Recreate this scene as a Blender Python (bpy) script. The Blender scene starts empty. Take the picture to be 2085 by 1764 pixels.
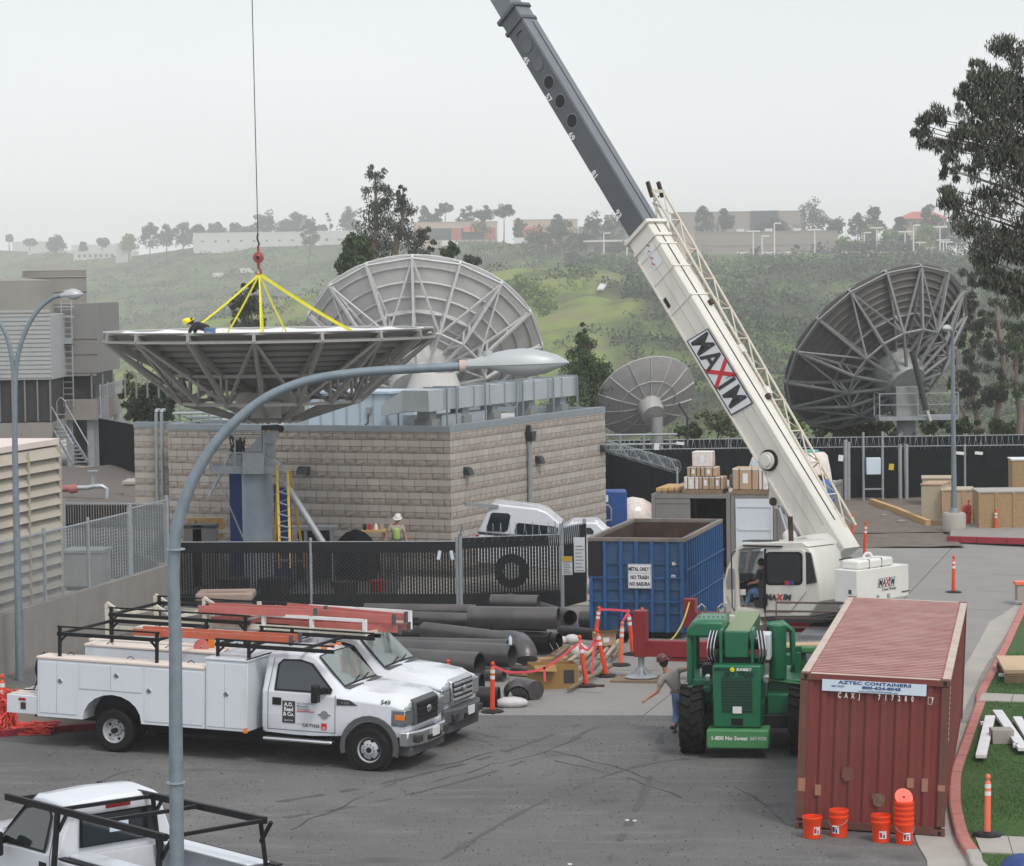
import bpy, bmesh, math, random
import numpy as np
from math import sin, cos, pi, radians, sqrt, atan2
from mathutils import Vector, Matrix
random.seed(7); RNG = np.random.default_rng(7)
C = bpy.context.scene.collection
SC = bpy.context.scene
V = Vector
F, PIT, ROLL, HC = 5621.5, 0.0541, -0.0142, 9.053
cd = bpy.data.cameras.new('camera'); cam = bpy.data.objects.new('camera', cd); C.objects.link(cam)
cd.sensor_fit = 'HORIZONTAL'; cd.sensor_width = 36; cd.lens = 36 * F / 2085.0
cd.clip_start = 0.5; cd.clip_end = 9000
_X = V((1, 0, 0)); _Fw = V((0, cos(PIT), -sin(PIT))); _U = V((0, sin(PIT), cos(PIT)))
_r = _X * cos(ROLL) + _U * sin(ROLL); _u = _U * cos(ROLL) - _X * sin(ROLL)
m = Matrix((( _r.x, _u.x, -_Fw.x, 0), (_r.y, _u.y, -_Fw.y, 0), (_r.z, _u.z, -_Fw.z, HC), (0, 0, 0, 1)))
cam.matrix_world = m; SC.camera = cam
SC.view_settings.view_transform = 'Standard'; SC.view_settings.look = 'None'
SC.view_settings.exposure = 0.0; SC.view_settings.gamma = 1.0
SC.cycles.max_bounces = 6; SC.cycles.diffuse_bounces = 3; SC.cycles.volume_bounces = 2; SC.cycles.transparent_max_bounces = 12
SUN_EL, SUN_AZ = radians(52), radians(150)      # azimuth clockwise from +Y
w = bpy.data.worlds.new('World'); SC.world = w; w.use_nodes = True
nt = w.node_tree; nt.nodes.clear()
sky = nt.nodes.new('ShaderNodeTexSky'); sky.sky_type = 'NISHITA'; sky.sun_disc = False
sky.sun_elevation = SUN_EL; sky.sun_rotation = SUN_AZ; sky.dust_density = 4
bg1 = nt.nodes.new('ShaderNodeBackground'); bg1.inputs[1].default_value = 0.05
nt.links.new(sky.outputs[0], bg1.inputs[0])
tc = nt.nodes.new('ShaderNodeTexCoord'); nz = nt.nodes.new('ShaderNodeTexNoise')
mp = nt.nodes.new('ShaderNodeMapping'); mp.inputs[3].default_value = (1.0, 1.0, 3.2)
nz.inputs['Scale'].default_value = 1.8; nz.inputs['Detail'].default_value = 5; nz.inputs['Roughness'].default_value = 0.5
nt.links.new(tc.outputs['Generated'], mp.inputs[0]); nt.links.new(mp.outputs[0], nz.inputs[0])
cr = nt.nodes.new('ShaderNodeValToRGB')
cr.color_ramp.elements[0].position = 0.3; cr.color_ramp.elements[0].color = (0.755, 0.775, 0.79, 1)
cr.color_ramp.elements[1].position = 0.72; cr.color_ramp.elements[1].color = (0.92, 0.925, 0.925, 1)
nt.links.new(nz.outputs[0], cr.inputs[0])
bg2 = nt.nodes.new('ShaderNodeBackground'); nt.links.new(cr.outputs[0], bg2.inputs[0]); _sx = nt.nodes.new('ShaderNodeSeparateXYZ'); nt.links.new(tc.outputs['Generated'], _sx.inputs[0]); _sr = nt.nodes.new('ShaderNodeValToRGB'); nt.links.new(_sx.outputs[2], _sr.inputs[0]); _e = _sr.color_ramp.elements; _e.new(.17); _e.new(.5)
for _i, (_p, _c) in enumerate(((0, .98), (.17, .56), (.5, .74), (1, .84))): _e[_i].position = _p; _e[_i].color = (_c, _c, _c, 1)
_sm = nt.nodes.new('ShaderNodeMath'); _sm.operation = 'MULTIPLY'; _sm.inputs[1].default_value = 1.22; nt.links.new(_sr.outputs[0], _sm.inputs[0]); nt.links.new(_sm.outputs[0], bg2.inputs[1]); nt.links.new(bg2.outputs[0], bg2.outputs[0]) if 0 else None
ad = nt.nodes.new('ShaderNodeAddShader'); ow = nt.nodes.new('ShaderNodeOutputWorld')
nt.links.new(bg1.outputs[0], ad.inputs[0]); nt.links.new(bg2.outputs[0], ad.inputs[1]); nt.links.new(ad.outputs[0], ow.inputs[0])
sd = bpy.data.lights.new('sun', 'SUN'); sd.energy = 1.45; sd.angle = radians(10); sd.color = (1, 0.96, 0.9)
sun = bpy.data.objects.new('sun', sd); C.objects.link(sun)
sun.rotation_euler = V((sin(SUN_AZ) * cos(SUN_EL), cos(SUN_AZ) * cos(SUN_EL), sin(SUN_EL))).to_track_quat('Z', 'Y').to_euler()

def ray(x, y):
    return _r * ((x - 1042.5) / F) + _u * (-(y - 882) / F) + _Fw
def G(x, y, z=0.0):
    d = ray(x, y); t = (z - HC) / d.z
    return V((d.x * t, d.y * t, z))
def DP(x, y, Y):
    d = ray(x, y); t = Y / d.y
    return V((d.x * t, Y, HC + d.z * t))
CY0 = radians(0); CYAW = 0.1859
def gz(x, y):
    z = 0.027 * min(max(-2.7 - x, 0), 7)
    s = (x - 4.59) * cos(CYAW) - (y - 45.22) * sin(CYAW)
    z -= 0.0435 * min(max(s, 0), 3.0)
    return z
def GG(x, y):
    p = G(x, y, 0)
    for _ in range(4): p = G(x, y, gz(p.x, p.y))
    return p
def HZ(x, y, Y): return DP(x, y, Y).z      # height seen at depth Y

def frame(p, q, up=(0, 0, 1)):
    d = (V(q) - V(p)); L = d.length; d = d / L if L else V((0, 0, 1))
    u = V(up)
    if abs(d.dot(u.normalized())) > 0.999: u = V((1, 0, 0))
    s = d.cross(u).normalized(); t = s.cross(d)
    return d, s, t, L
class MB:
    def __init__(s): s.v = []; s.f = []
    def add(s, vs, fs):
        n = len(s.v); s.v += [tuple(a) for a in vs]; s.f += [tuple(i + n for i in f) for f in fs]; return s
    def box(s, c, d, M=None, tx=0, ty=0):
        x, y, z = d[0] / 2, d[1] / 2, d[2] / 2
        vs = [V((a * (x - (tx if k > 0 else 0)), b * (y - (ty if k > 0 else 0)), k * z)) for k in (-1, 1) for a, b in ((-1, -1), (1, -1), (1, 1), (-1, 1))]
        if M is not None: vs = [M @ a for a in vs]
        c = V(c); return s.add([a + c for a in vs], [(3, 2, 1, 0), (4, 5, 6, 7), (0, 1, 5, 4), (1, 2, 6, 5), (2, 3, 7, 6), (3, 0, 4, 7)])
    def b(s, x0, x1, y0, y1, z0, z1): return s.box(((x0 + x1) / 2, (y0 + y1) / 2, (z0 + z1) / 2), (x1 - x0, y1 - y0, z1 - z0))
    def bar(s, p, q, w=0.05, h=None, up=(0, 0, 1), w2=None, h2=None):
        h = h or w; w2 = w2 or w; h2 = h2 or h
        d, a, t, L = frame(p, q, up); p = V(p); q = V(q)
        vs = [p + a * (i * w / 2) + t * (j * h / 2) for i, j in ((-1, -1), (1, -1), (1, 1), (-1, 1))] + [q + a * (i * w2 / 2) + t * (j * h2 / 2) for i, j in ((-1, -1), (1, -1), (1, 1), (-1, 1))]
        return s.add(vs, [(0, 1, 2, 3), (7, 6, 5, 4), (4, 5, 1, 0), (5, 6, 2, 1), (6, 7, 3, 2), (7, 4, 0, 3)])
    def tube(s, pts, r, n=8, caps=True, closed=False):
        pts = [V(p) for p in pts]; k = len(pts)
        if not hasattr(r, '__len__'): r = [r] * k
        rings = []; a = None
        for i, p in enumerate(pts):
            if closed: d = pts[(i + 1) % k] - pts[i - 1]
            else: d = pts[min(i + 1, k - 1)] - pts[max(i - 1, 0)]
            d = d.normalized() if d.length > 1e-9 else V((0, 0, 1))
            if a is None: a = d.orthogonal().normalized()
            a = (a - d * a.dot(d)); a = a.normalized() if a.length > 1e-6 else d.orthogonal().normalized()
            b = d.cross(a)
            rings.append([p + (a * cos(2 * pi * j / n) + b * sin(2 * pi * j / n)) * r[i] for j in range(n)])
        vs = [q for g in rings for q in g]; fs = []
        for i in range(k if closed else k - 1):
            i2 = (i + 1) % k
            for j in range(n): fs.append((i * n + j, i * n + (j + 1) % n, i2 * n + (j + 1) % n, i2 * n + j))
        if caps and not closed: fs.append(tuple(range(n))[::-1]); fs.append(tuple(range((k - 1) * n, k * n)))
        return s.add(vs, fs)
    def cyl(s, p, q, r, r2=None, n=16, caps=True): return s.tube([p, q], [r, r if r2 is None else r2], n, caps)
    def lathe(s, prof, n=24, o=(0, 0, 0), M=None, a0=0, a1=2 * pi):
        full = abs(a1 - a0 - 2 * pi) < 1e-6; m_ = n if full else n + 1; vs = []; fs = []
        for r, z in prof:
            for j in range(m_):
                a = a0 + (a1 - a0) * j / n; vs.append(V((r * cos(a), r * sin(a), z)))
        if M is not None: vs = [M @ a for a in vs]
        o = V(o); vs = [a + o for a in vs]
        for i in range(len(prof) - 1):
            for j in range(n):
                j2 = (j + 1) % m_; fs.append((i * m_ + j, i * m_ + j2, (i + 1) * m_ + j2, (i + 1) * m_ + j))
        return s.add(vs, fs)
    def prism(s, poly, t0, t1, fn=None):
        # poly: 2D outline (a,b); fn(a,b,t)->point ; default x,z outline extruded along y
        fn = fn or (lambda a, b, t: (a, t, b)); n = len(poly)
        vs = [fn(a, b, t0) for a, b in poly] + [fn(a, b, t1) for a, b in poly]
        return s.add(vs, [tuple(range(n)), tuple(range(2 * n - 1, n - 1, -1))] + [(i, i + n, (i + 1) % n + n, (i + 1) % n) for i in range(n)])
    def sph(s, c, r, n=12, m_=8, sc=(1, 1, 1)):
        prof = [(max(1e-4, sin(pi * i / m_)) * r, -cos(pi * i / m_) * r) for i in range(m_ + 1)]
        k = len(s.v); s.lathe(prof, n)
        for i in range(k, len(s.v)): a = s.v[i]; s.v[i] = (a[0] * sc[0] + c[0], a[1] * sc[1] + c[1], a[2] * sc[2] + c[2])
        return s
    def xf(s, M, k=0):
        for i in range(k, len(s.v)): s.v[i] = tuple(M @ V(s.v[i]))
        return s
    def mesh(s, name, mat, smooth=None):
        me = bpy.data.meshes.new(name); me.from_pydata([tuple(a) for a in s.v], [], s.f); me.update()
        bm = bmesh.new(); bm.from_mesh(me); bmesh.ops.recalc_face_normals(bm, faces=bm.faces); bm.to_mesh(me); bm.free()
        if mat: me.materials.append(mat)
        if smooth is not None:
            me.shade_smooth(); me.set_sharp_from_angle(angle=radians(smooth))
        return me
    def build(s, name, mat, parent=None, smooth=None, bevel=0, **kw):
        return link(name, s.mesh(name, mat, smooth), parent, bevel, **kw)
def link(name, data, parent=None, bevel=0, loc=None, rot=None, **kw):
    o = bpy.data.objects.new(name, data); C.objects.link(o)
    if parent: o.parent = parent
    if loc is not None: o.location = loc
    if rot is not None: o.rotation_euler = rot
    if bevel:
        b = o.modifiers.new('bevel', 'BEVEL'); b.width = bevel; b.segments = 2; b.limit_method = 'ANGLE'; b.angle_limit = radians(35)
        if data.polygons and not data.polygons[0].use_smooth: data.shade_smooth(); data.set_sharp_from_angle(angle=radians(30))
    for k, v_ in kw.items(): o[k] = v_
    return o
def npmesh(name, verts, faces, mat, parent=None, smooth=False, **kw):
    me = bpy.data.meshes.new(name); nv, nf = len(verts), len(faces); k = faces.shape[1]
    me.vertices.add(nv); me.vertices.foreach_set('co', verts.astype(np.float32).ravel())
    me.loops.add(nf * k); me.loops.foreach_set('vertex_index', faces.astype(np.int32).ravel())
    me.polygons.add(nf); me.polygons.foreach_set('loop_start', np.arange(0, nf * k, k, dtype=np.int32)); me.polygons.foreach_set('loop_total', np.full(nf, k, np.int32))
    me.update(calc_edges=True); me.materials.append(mat)
    if smooth: me.shade_smooth()
    return link(name, me, parent, 0, **kw)
def thing(name, label, cat, loc=(0, 0, 0), rz=0, group=None, rot=None):
    o = bpy.data.objects.new(name, None); C.objects.link(o); o.empty_display_size = 0.1
    o.location = loc; o.rotation_euler = rot if rot is not None else (0, 0, rz)
    o['label'] = label; o['category'] = cat
    if group: o['group'] = group
    return o
def tag(o, label, cat, group=None):
    o['label'] = label; o['category'] = cat
    if group: o['group'] = group
    return o
def kids(o): return [c for c in bpy.data.objects if c.parent == o]
def copytree(o, label, loc=None, rz=None, rot=None, group=None):
    r = o.copy(); C.objects.link(r); r['label'] = label
    if group: r['group'] = group
    if loc is not None: r.location = loc
    if rz is not None: r.rotation_euler = (0, 0, rz)
    if rot is not None: r.rotation_euler = rot
    for c in kids(o):
        d = c.copy(); C.objects.link(d); d.parent = r
        for g in kids(c):
            h = g.copy(); C.objects.link(h); h.parent = d
    return r
def text(s, size, mat, parent, loc, rot, name='lettering', bold=0.0, shear=0, ext=0.002, sx=1.0, align='CENTER', sp=1.0):
    cu = bpy.data.curves.new(name, 'FONT'); cu.body = s; cu.size = size; cu.extrude = ext; cu.offset = bold; cu.shear = shear
    cu.align_x = align; cu.align_y = 'CENTER'; cu.space_character = sp; cu.materials.append(mat); cu.resolution_u = 2
    t = bpy.data.objects.new('t', cu); me = bpy.data.meshes.new_from_object(t); bpy.data.objects.remove(t)
    o = link(name, me, parent, 0, loc, rot); o.scale = (sx, 1, 1); return o

MATS = {}
def M_(name, col, rough=0.6, metal=0.0, var=0.12, scale=3.0, dirt=0.0, dirtcol=(0.16, 0.12, 0.09), bump=0.0, bscale=40, spec=0.5, coat=0.0, streak=False, isl=0.0, dscale=1.4, dth=0.5, rnd=0.0, wpos=False):
    m = bpy.data.materials.new(name); m.use_nodes = True; t = m.node_tree; N = t.nodes; L = t.links
    b = N['Principled BSDF']; b.inputs['Roughness'].default_value = rough; b.inputs['Metallic'].default_value = metal
    b.inputs['Specular IOR Level'].default_value = spec
    if coat: b.inputs['Coat Weight'].default_value = coat; b.inputs['Coat Roughness'].default_value = 0.08
    c4 = (*col, 1); tc = N.new('ShaderNodeTexCoord'); src = None
    co = N.new('ShaderNodeNewGeometry').outputs['Position'] if wpos else tc.outputs['Object']
    if streak:
        mp = N.new('ShaderNodeMapping'); mp.inputs[3].default_value = (1, 1, 0.12); L.new(co, mp.inputs[0]); sco = mp.outputs[0]
    else: sco = co
    n1 = N.new('ShaderNodeTexNoise'); n1.inputs['Scale'].default_value = scale; n1.inputs['Detail'].default_value = 6; L.new(co, n1.inputs[0])
    mx = N.new('ShaderNodeMix'); mx.data_type = 'RGBA'; L.new(n1.outputs[0], mx.inputs[0])
    mx.inputs[6].default_value = (*[max(0, k * (1 - var * 1.8)) for k in col], 1); mx.inputs[7].default_value = (*[min(1, k * (1 + var * 1.8)) for k in col], 1)
    out = mx.outputs[2]
    if dirt:
        n2 = N.new('ShaderNodeTexNoise'); n2.inputs['Scale'].default_value = dscale; n2.inputs['Detail'].default_value = 8; n2.inputs['Roughness'].default_value = 0.7; L.new(sco, n2.inputs[0])
        r = N.new('ShaderNodeMapRange'); r.inputs[1].default_value = dth; r.inputs[2].default_value = dth + 0.22; r.inputs[3].default_value = 0; r.inputs[4].default_value = dirt; L.new(n2.outputs[0], r.inputs[0])
        m2 = N.new('ShaderNodeMix'); m2.data_type = 'RGBA'; L.new(r.outputs[0], m2.inputs[0]); L.new(out, m2.inputs[6]); m2.inputs[7].default_value = (*dirtcol, 1); out = m2.outputs[2]
    if isl:
        g = N.new('ShaderNodeNewGeometry'); r2 = N.new('ShaderNodeMapRange'); r2.inputs[3].default_value = 1 - isl; r2.inputs[4].default_value = 1 + isl; L.new(g.outputs['Random Per Island'], r2.inputs[0])
        h = N.new('ShaderNodeHueSaturation'); L.new(out, h.inputs['Color']); L.new(r2.outputs[0], h.inputs['Value']); out = h.outputs[0]
    if rnd:
        g = N.new('ShaderNodeObjectInfo'); r2 = N.new('ShaderNodeMapRange'); r2.inputs[3].default_value = 1 - rnd; r2.inputs[4].default_value = 1 + rnd; L.new(g.outputs['Random'], r2.inputs[0])
        h = N.new('ShaderNodeHueSaturation'); L.new(out, h.inputs['Color']); L.new(r2.outputs[0], h.inputs['Value']); out = h.outputs[0]
    L.new(out, b.inputs['Base Color'])
    rr = N.new('ShaderNodeMapRange'); rr.inputs[3].default_value = max(0.02, rough - 0.1); rr.inputs[4].default_value = min(1, rough + 0.12); L.new(n1.outputs[0], rr.inputs[0]); L.new(rr.outputs[0], b.inputs['Roughness'])
    if bump:
        n3 = N.new('ShaderNodeTexNoise'); n3.inputs['Scale'].default_value = bscale; n3.inputs['Detail'].default_value = 4; L.new(co, n3.inputs[0])
        bp = N.new('ShaderNodeBump'); bp.inputs['Strength'].default_value = bump; bp.inputs['Distance'].default_value = 0.02; L.new(n3.outputs[0], bp.inputs['Height']); L.new(bp.outputs[0], b.inputs['Normal'])
    MATS[name] = m; return m
STEEL = M_('galvanised_steel', (0.33, 0.36, 0.385), 0.5, 0.35, 0.14, 6, dirt=0.3, dirtcol=(0.24, 0.25, 0.25))
POLE = M_('galvanised_pole', (0.19, 0.235, 0.27), 0.5, 0.3, 0.16, 9, dirt=0.35, dirtcol=(0.3, 0.33, 0.35), dscale=7)
LAMPM = M_('lamp_housing', (0.42, 0.45, 0.46), 0.45, 0.2, 0.06, 5, dirt=0.4, dirtcol=(0.3, 0.31, 0.31), dscale=5)
WIRE = M_('fence_wire', (0.34, 0.38, 0.4), 0.5, 0.5)
DISHW = M_('dish_pale_paint', (0.53, 0.535, 0.525), 0.6, 0, 0.06, 2, dirt=0.35, dirtcol=(0.36, 0.35, 0.32), streak=True)
DISHS = M_('dish_face', (0.72, 0.74, 0.75), 0.5, 0, 0.03)
TRUSSW = M_('dish_pale_truss', (0.56, 0.57, 0.57), 0.5, 0.1, 0.08, 4, dirt=0.3, dirtcol=(0.35, 0.34, 0.31))
DISHG = M_('dish_grey_panel', (0.14, 0.136, 0.13), 0.6, 0.1, 0.1, 3, dirt=0.4, dirtcol=(0.12, 0.115, 0.105))
TRUSSG = M_('dish_grey_truss', (0.27, 0.285, 0.28), 0.55, 0.2, 0.12, 5, dirt=0.4, dirtcol=(0.19, 0.19, 0.17))
TRUSS1 = M_('dish_first_truss', (0.33, 0.325, 0.31), 0.55, 0.2, 0.12, 5, dirt=0.4, dirtcol=(0.25, 0.235, 0.21))
PAN1 = M_('dish_first_panel_back', (0.18, 0.178, 0.172), 0.5, 0.2, 0.1, 4, dirt=0.4, dirtcol=(0.18, 0.17, 0.16))
ALU = M_('aluminium_dish', (0.42, 0.42, 0.42), 0.5, 0.2, 0.12, 1.5, dirt=0.5, dirtcol=(0.24, 0.22, 0.2))
CRW = M_('crane_off_white_paint', (0.68, 0.665, 0.61), 0.4, 0, 0.05, 2, dirt=0.35, dirtcol=(0.42, 0.36, 0.27), streak=True, coat=0.15, dth=0.54)
CRW2 = M_('counterweight_white_paint', (0.72, 0.72, 0.69), 0.45, 0, 0.04, 2, dirt=0.2, dirtcol=(0.5, 0.46, 0.4), dth=0.56)
BOOMG = M_('boom_dark_grey_steel', (0.085, 0.095, 0.105), 0.5, 0.1, 0.12, 3, dirt=0.25, dirtcol=(0.14, 0.14, 0.14))
BOOMT = M_('boom_edge_grey', (0.17, 0.185, 0.205), 0.45, 0.2, 0.1, 3)
BLK = M_('black_paint', (0.009, 0.009, 0.01), 0.5, 0, 0.2, spec=.3)
PLASB = M_('black_plastic', (0.03, 0.031, 0.033), 0.6, 0, 0.2)
PLASG = M_('dark_grey_plastic', (0.075, 0.078, 0.085), 0.65, 0, 0.1)
RUB = M_('rubber', (0.012, 0.012, 0.012), 0.9, 0, 0.25, 6, dirt=0.4, dirtcol=(0.035, 0.032, 0.03), bump=0.3, spec=.25)
GRN = M_('green_machine_paint', (0.004, 0.125, 0.056), 0.42, 0, 0.1, 2, dirt=0.3, dirtcol=(0.03, 0.09, 0.05), coat=0.2)
GRN2 = M_('worn_green_paint', (0.055, 0.23, 0.085), 0.55, 0, 0.12, 4, dirt=0.5, dirtcol=(0.13, 0.16, 0.07), dscale=4)
GRND = M_('dark_green_mesh', (0.004, 0.055, 0.032), 0.6, 0, 0.1, 4, bump=0.6, bscale=120)
GTOP = M_('boom_top_olive_paint', (0.18, 0.24, 0.12), 0.5, 0, 0.15, 3)
RED = M_('red_outrigger_paint', (0.21, 0.012, 0.016), 0.45, 0, 0.12, 3, dirt=0.4, dirtcol=(0.12, 0.03, 0.03), dscale=3)
CONT = M_('container_red_paint', (0.17, 0.034, 0.029), 0.55, 0, 0.14, 1.6, dirt=0.7, dirtcol=(0.125, 0.045, 0.035), streak=True, dscale=2.2)
CONTT = M_('container_roof_faded', (0.24, 0.075, 0.068), 0.5, 0, 0.14, 1.1, dirt=0.6, dirtcol=(0.36, 0.2, 0.18), dscale=1.1, dth=0.45)
CONTE = M_('container_edge_faded', (0.5, 0.42, 0.36), 0.6, 0, 0.12, 3, dirt=0.5, dirtcol=(0.3, 0.15, 0.11))
CONTR = M_('container_rail_rust', (0.13, 0.05, 0.035), 0.7, 0, 0.2, 5, dirt=0.6, dirtcol=(0.07, 0.045, 0.035), dscale=4)
BLUE = M_('dumpster_blue_paint', (0.016, 0.062, 0.15), 0.55, 0, 0.25, 2.5, dirt=0.7, dirtcol=(0.05, 0.1, 0.17), dscale=2.6, dth=.44)
BLUER = M_('dumpster_blue_rib', (0.015, 0.085, 0.24), 0.5, 0, 0.2, 3, dirt=0.5, dirtcol=(0.04, 0.12, 0.25), dscale=4)
RUST = M_('rusty_steel', (0.055, 0.032, 0.024), 0.85, 0, 0.35, 3, dirt=0.6, dirtcol=(0.12, 0.06, 0.035), dscale=3)
RIMB = M_('worn_rim_steel', (0.2, 0.17, 0.15), 0.7, 0, 0.2, 3, dirt=0.8, dirtcol=(0.035, 0.06, 0.12), dscale=2.5)
TRW = M_('truck_white_paint', (0.65, 0.68, 0.73), 0.25, 0, 0.015, 1.5, coat=0.5, dirt=.2, dirtcol=(.47, .46, .44), dth=.54)
BODW = M_('service_body_white_paint', (0.62, 0.66, 0.71), 0.38, 0, 0.03, 1.5, coat=0.25, dirt=0.3, dirtcol=(0.44, 0.43, 0.40), streak=True, dth=0.52, dscale=2.5)
CREAM = M_('sun_faded_lid', (0.68, 0.6, 0.54), 0.6, 0, 0.05, 3)
CHR = M_('chrome', (0.62, 0.64, 0.66), 0.16, 0.95, 0.05)
RIM = M_('wheel_steel_paint', (0.46, 0.48, 0.5), 0.4, 0.3, 0.1, 6)
LENS = M_('headlight_lens', (0.34, 0.37, 0.4), 0.1, 0.8, 0.4, 18)
AMB = M_('amber_lens', (0.75, 0.2, 0.02), 0.25)
REDL = M_('red_lens', (0.35, 0.01, 0.01), 0.25)
PIPEM = M_('mill_scale_pipe', (0.095, 0.092, 0.092), 0.36, 0.5, 0.22, 3, dirt=0.5, dirtcol=(0.15, 0.125, 0.115), dscale=2.2)
PIPEB = M_('black_coated_pipe', (0.014, 0.014, 0.015), 0.35, 0.2, 0.2, 3, dirt=0.25, dirtcol=(0.08, 0.07, 0.07))
WOOD = M_('weathered_timber', (0.2, 0.14, 0.09), 0.8, 0, 0.25, 5, bump=0.3)
WOODY = M_('fresh_lumber', (0.5, 0.32, 0.14), 0.7, 0, 0.14, 6, bump=0.2)
PLY = M_('plywood', (0.52, 0.38, 0.24), 0.7, 0, 0.1, 5)
OSB = M_('strand_board', (0.34, 0.23, 0.12), 0.75, 0, 0.3, 16, bump=0.4)
CRATE = M_('pale_crate_board', (0.42, 0.36, 0.26), 0.7, 0, 0.08, 3)
CARD = M_('cardboard', (0.42, 0.29, 0.19), 0.7, 0, 0.08, 4)
CARDY = M_('waxed_carton_brown', (0.27, 0.16, 0.045), 0.6, 0, 0.12, 4)
WRAP = M_('stretch_wrap', (0.68, 0.6, 0.56), 0.2, 0, 0.2, 7, spec=0.8)
ORG = M_('orange_plastic', (0.72, 0.07, 0.02), 0.45, 0, 0.08, 5)
ORGP = M_('faded_orange_plastic', (0.78, 0.17, 0.09), 0.5, 0, 0.06, 5)
BUCK = M_('orange_bucket_plastic', (0.78, 0.055, 0.01), 0.4, 0, 0.04, 5)
REFL = M_('reflective_sheeting', (0.72, 0.7, 0.68), 0.4, 0, 0.05)
TAPE = M_('pink_flagging_tape', (0.8, 0.08, 0.12), 0.5)
SLING = M_('yellow_sling_webbing', (0.72, 0.66, 0.02), 0.6, 0, 0.08)
HOOKR = M_('red_hook_paint', (0.26, 0.03, 0.03), 0.45, 0, 0.15, 4, dirt=0.3)
CABLE = M_('wire_rope', (0.04, 0.04, 0.045), 0.6, 0.4)
LADR = M_('faded_red_fibreglass', (0.5, 0.14, 0.12), 0.6, 0, 0.12, 4, dirt=0.3, dirtcol=(0.4, 0.25, 0.22))
LADO = M_('orange_fibreglass', (0.5, 0.115, 0.06), 0.55, 0, 0.1, 4, dirt=0.3, dirtcol=(0.45, 0.3, 0.25))
LADY = M_('yellow_fibreglass', (0.62, 0.4, 0.04), 0.55, 0, 0.1)
RACKY = M_('rusty_cream_rack', (0.58, 0.55, 0.47), 0.6, 0, 0.08, 5, dirt=0.7, dirtcol=(0.36, 0.16, 0.06), dscale=5, dth=0.52)
CONCR = M_('cast_concrete', (0.25, 0.235, 0.22), 0.85, 0, 0.1, 2, dirt=0.4, dirtcol=(0.17, 0.16, 0.15), bump=0.3, streak=True)
CONCL = M_('pale_concrete', (0.36, 0.34, 0.31), 0.85, 0, 0.1, 1.5, dirt=0.4, dirtcol=(0.27, 0.25, 0.23), bump=0.2)
BSM = M_('smooth_block', (0.40, 0.37, 0.335), 0.85, 0, 0.09, 1.2, dirt=.35, dirtcol=(.27, .25, .225), streak=True, dscale=.9, bump=0.25, bscale=60, rnd=0.07, isl=.06, wpos=True)
BRG = M_('split_face_block', (0.295, 0.26, 0.23), 0.92, 0, 0.2, 7, bump=.7, bscale=26, rnd=0.1, isl=.08, wpos=True)
MORT = M_('mortar', (0.2, 0.182, 0.165), 0.95)
COPE = M_('parapet_cap_metal', (0.24, 0.28, 0.31), 0.5, 0.3)
ROOFM = M_('flat_roof_membrane', (0.42, 0.43, 0.43), 0.8, 0, 0.1)
DUCT = M_('duct_sheet_metal', (0.42, 0.46, 0.48), 0.42, 0.5, 0.08, 2)
DUCTB = M_('pale_blue_enclosure', (0.47, 0.57, 0.66), 0.45, 0.1, 0.04)
BRZ = M_('dark_bronze_lamp', (0.02, 0.025, 0.028), 0.5)
GAL = M_('grey_green_pipe', (0.23, 0.25, 0.26), 0.6)
SCR = M_('black_screen_fabric', (0.008, 0.011, 0.012), 0.95, 0, 0.35, 2, dirt=0.4, dirtcol=(0.018, 0.026, 0.025), spec=.15)
SLAT = M_('black_privacy_slat', (0.011, 0.013, 0.014), 0.65, 0, 0.3, isl=.3, spec=.25)
LOUV = M_('beige_louvre', (0.42, 0.385, 0.32), 0.6, 0, 0.08, 2, dirt=0.3, dirtcol=(0.3, 0.27, 0.22))
TOWER = M_('cooling_tower_panel', (0.2, 0.2, 0.192), 0.7, 0, 0.1, 1, dirt=0.4, dirtcol=(0.19, 0.18, 0.165))
FRP = M_('fluted_grey_sheet', (0.36, 0.38, 0.38), 0.6, 0, 0.08)
TAN = M_('tan_fan_stack', (0.25, 0.24, 0.22), 0.7, 0, 0.08, 1, dirt=0.3, dirtcol=(0.22, 0.21, 0.19))
CGREY = M_('grey_container_paint', (0.19, 0.185, 0.175), 0.6, 0, 0.1, 2, dirt=0.4, dirtcol=(0.13, 0.125, 0.12))
CTOP = M_('grey_container_roof', (0.36, 0.35, 0.32), 0.7, 0, 0.1)
DOORW = M_('white_door_paint', (0.56, 0.61, 0.66), 0.45, 0, 0.04, 2, dirt=0.3, dirtcol=(0.42, 0.46, 0.5), streak=True)
PINKB = M_('pink_rough_band', (0.25, 0.2, 0.16), 0.9, 0, 0.15)
SKIN = M_('skin', (0.42, 0.2, 0.15), 0.55, 0, 0.06)
JEAN = M_('blue_denim', (0.12, 0.21, 0.36), 0.85, 0, 0.22, 9)
TEE = M_('grey_tee_shirt', (0.33, 0.30, 0.275), 0.85, 0, 0.08, 6)
DKS = M_('black_shirt', (0.012, 0.013, 0.018), 0.85)
CRM = M_('cream_shirt', (0.4, 0.35, 0.29), 0.85)
LIME = M_('lime_vest', (0.36, 0.5, 0.16), 0.7, 0, 0.15, 8)
HATW = M_('white_hard_hat', (0.72, 0.7, 0.68), 0.35)
HATY = M_('yellow_hard_hat', (0.82, 0.68, 0.0), 0.35)
HATM = M_('maroon_hard_hat', (0.1, 0.03, 0.03), 0.3)
HAIR = M_('dark_hair', (0.03, 0.02, 0.015), 0.8)
SHOE = M_('work_boot', (0.06, 0.05, 0.045), 0.7)
TEALB = M_('royal_blue_panel', (0.012, 0.04, 0.17), 0.5, 0, 0.1)
TARP = M_('blue_tarp', (0.02, 0.10, 0.36), 0.5, 0, 0.2, 5)
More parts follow.
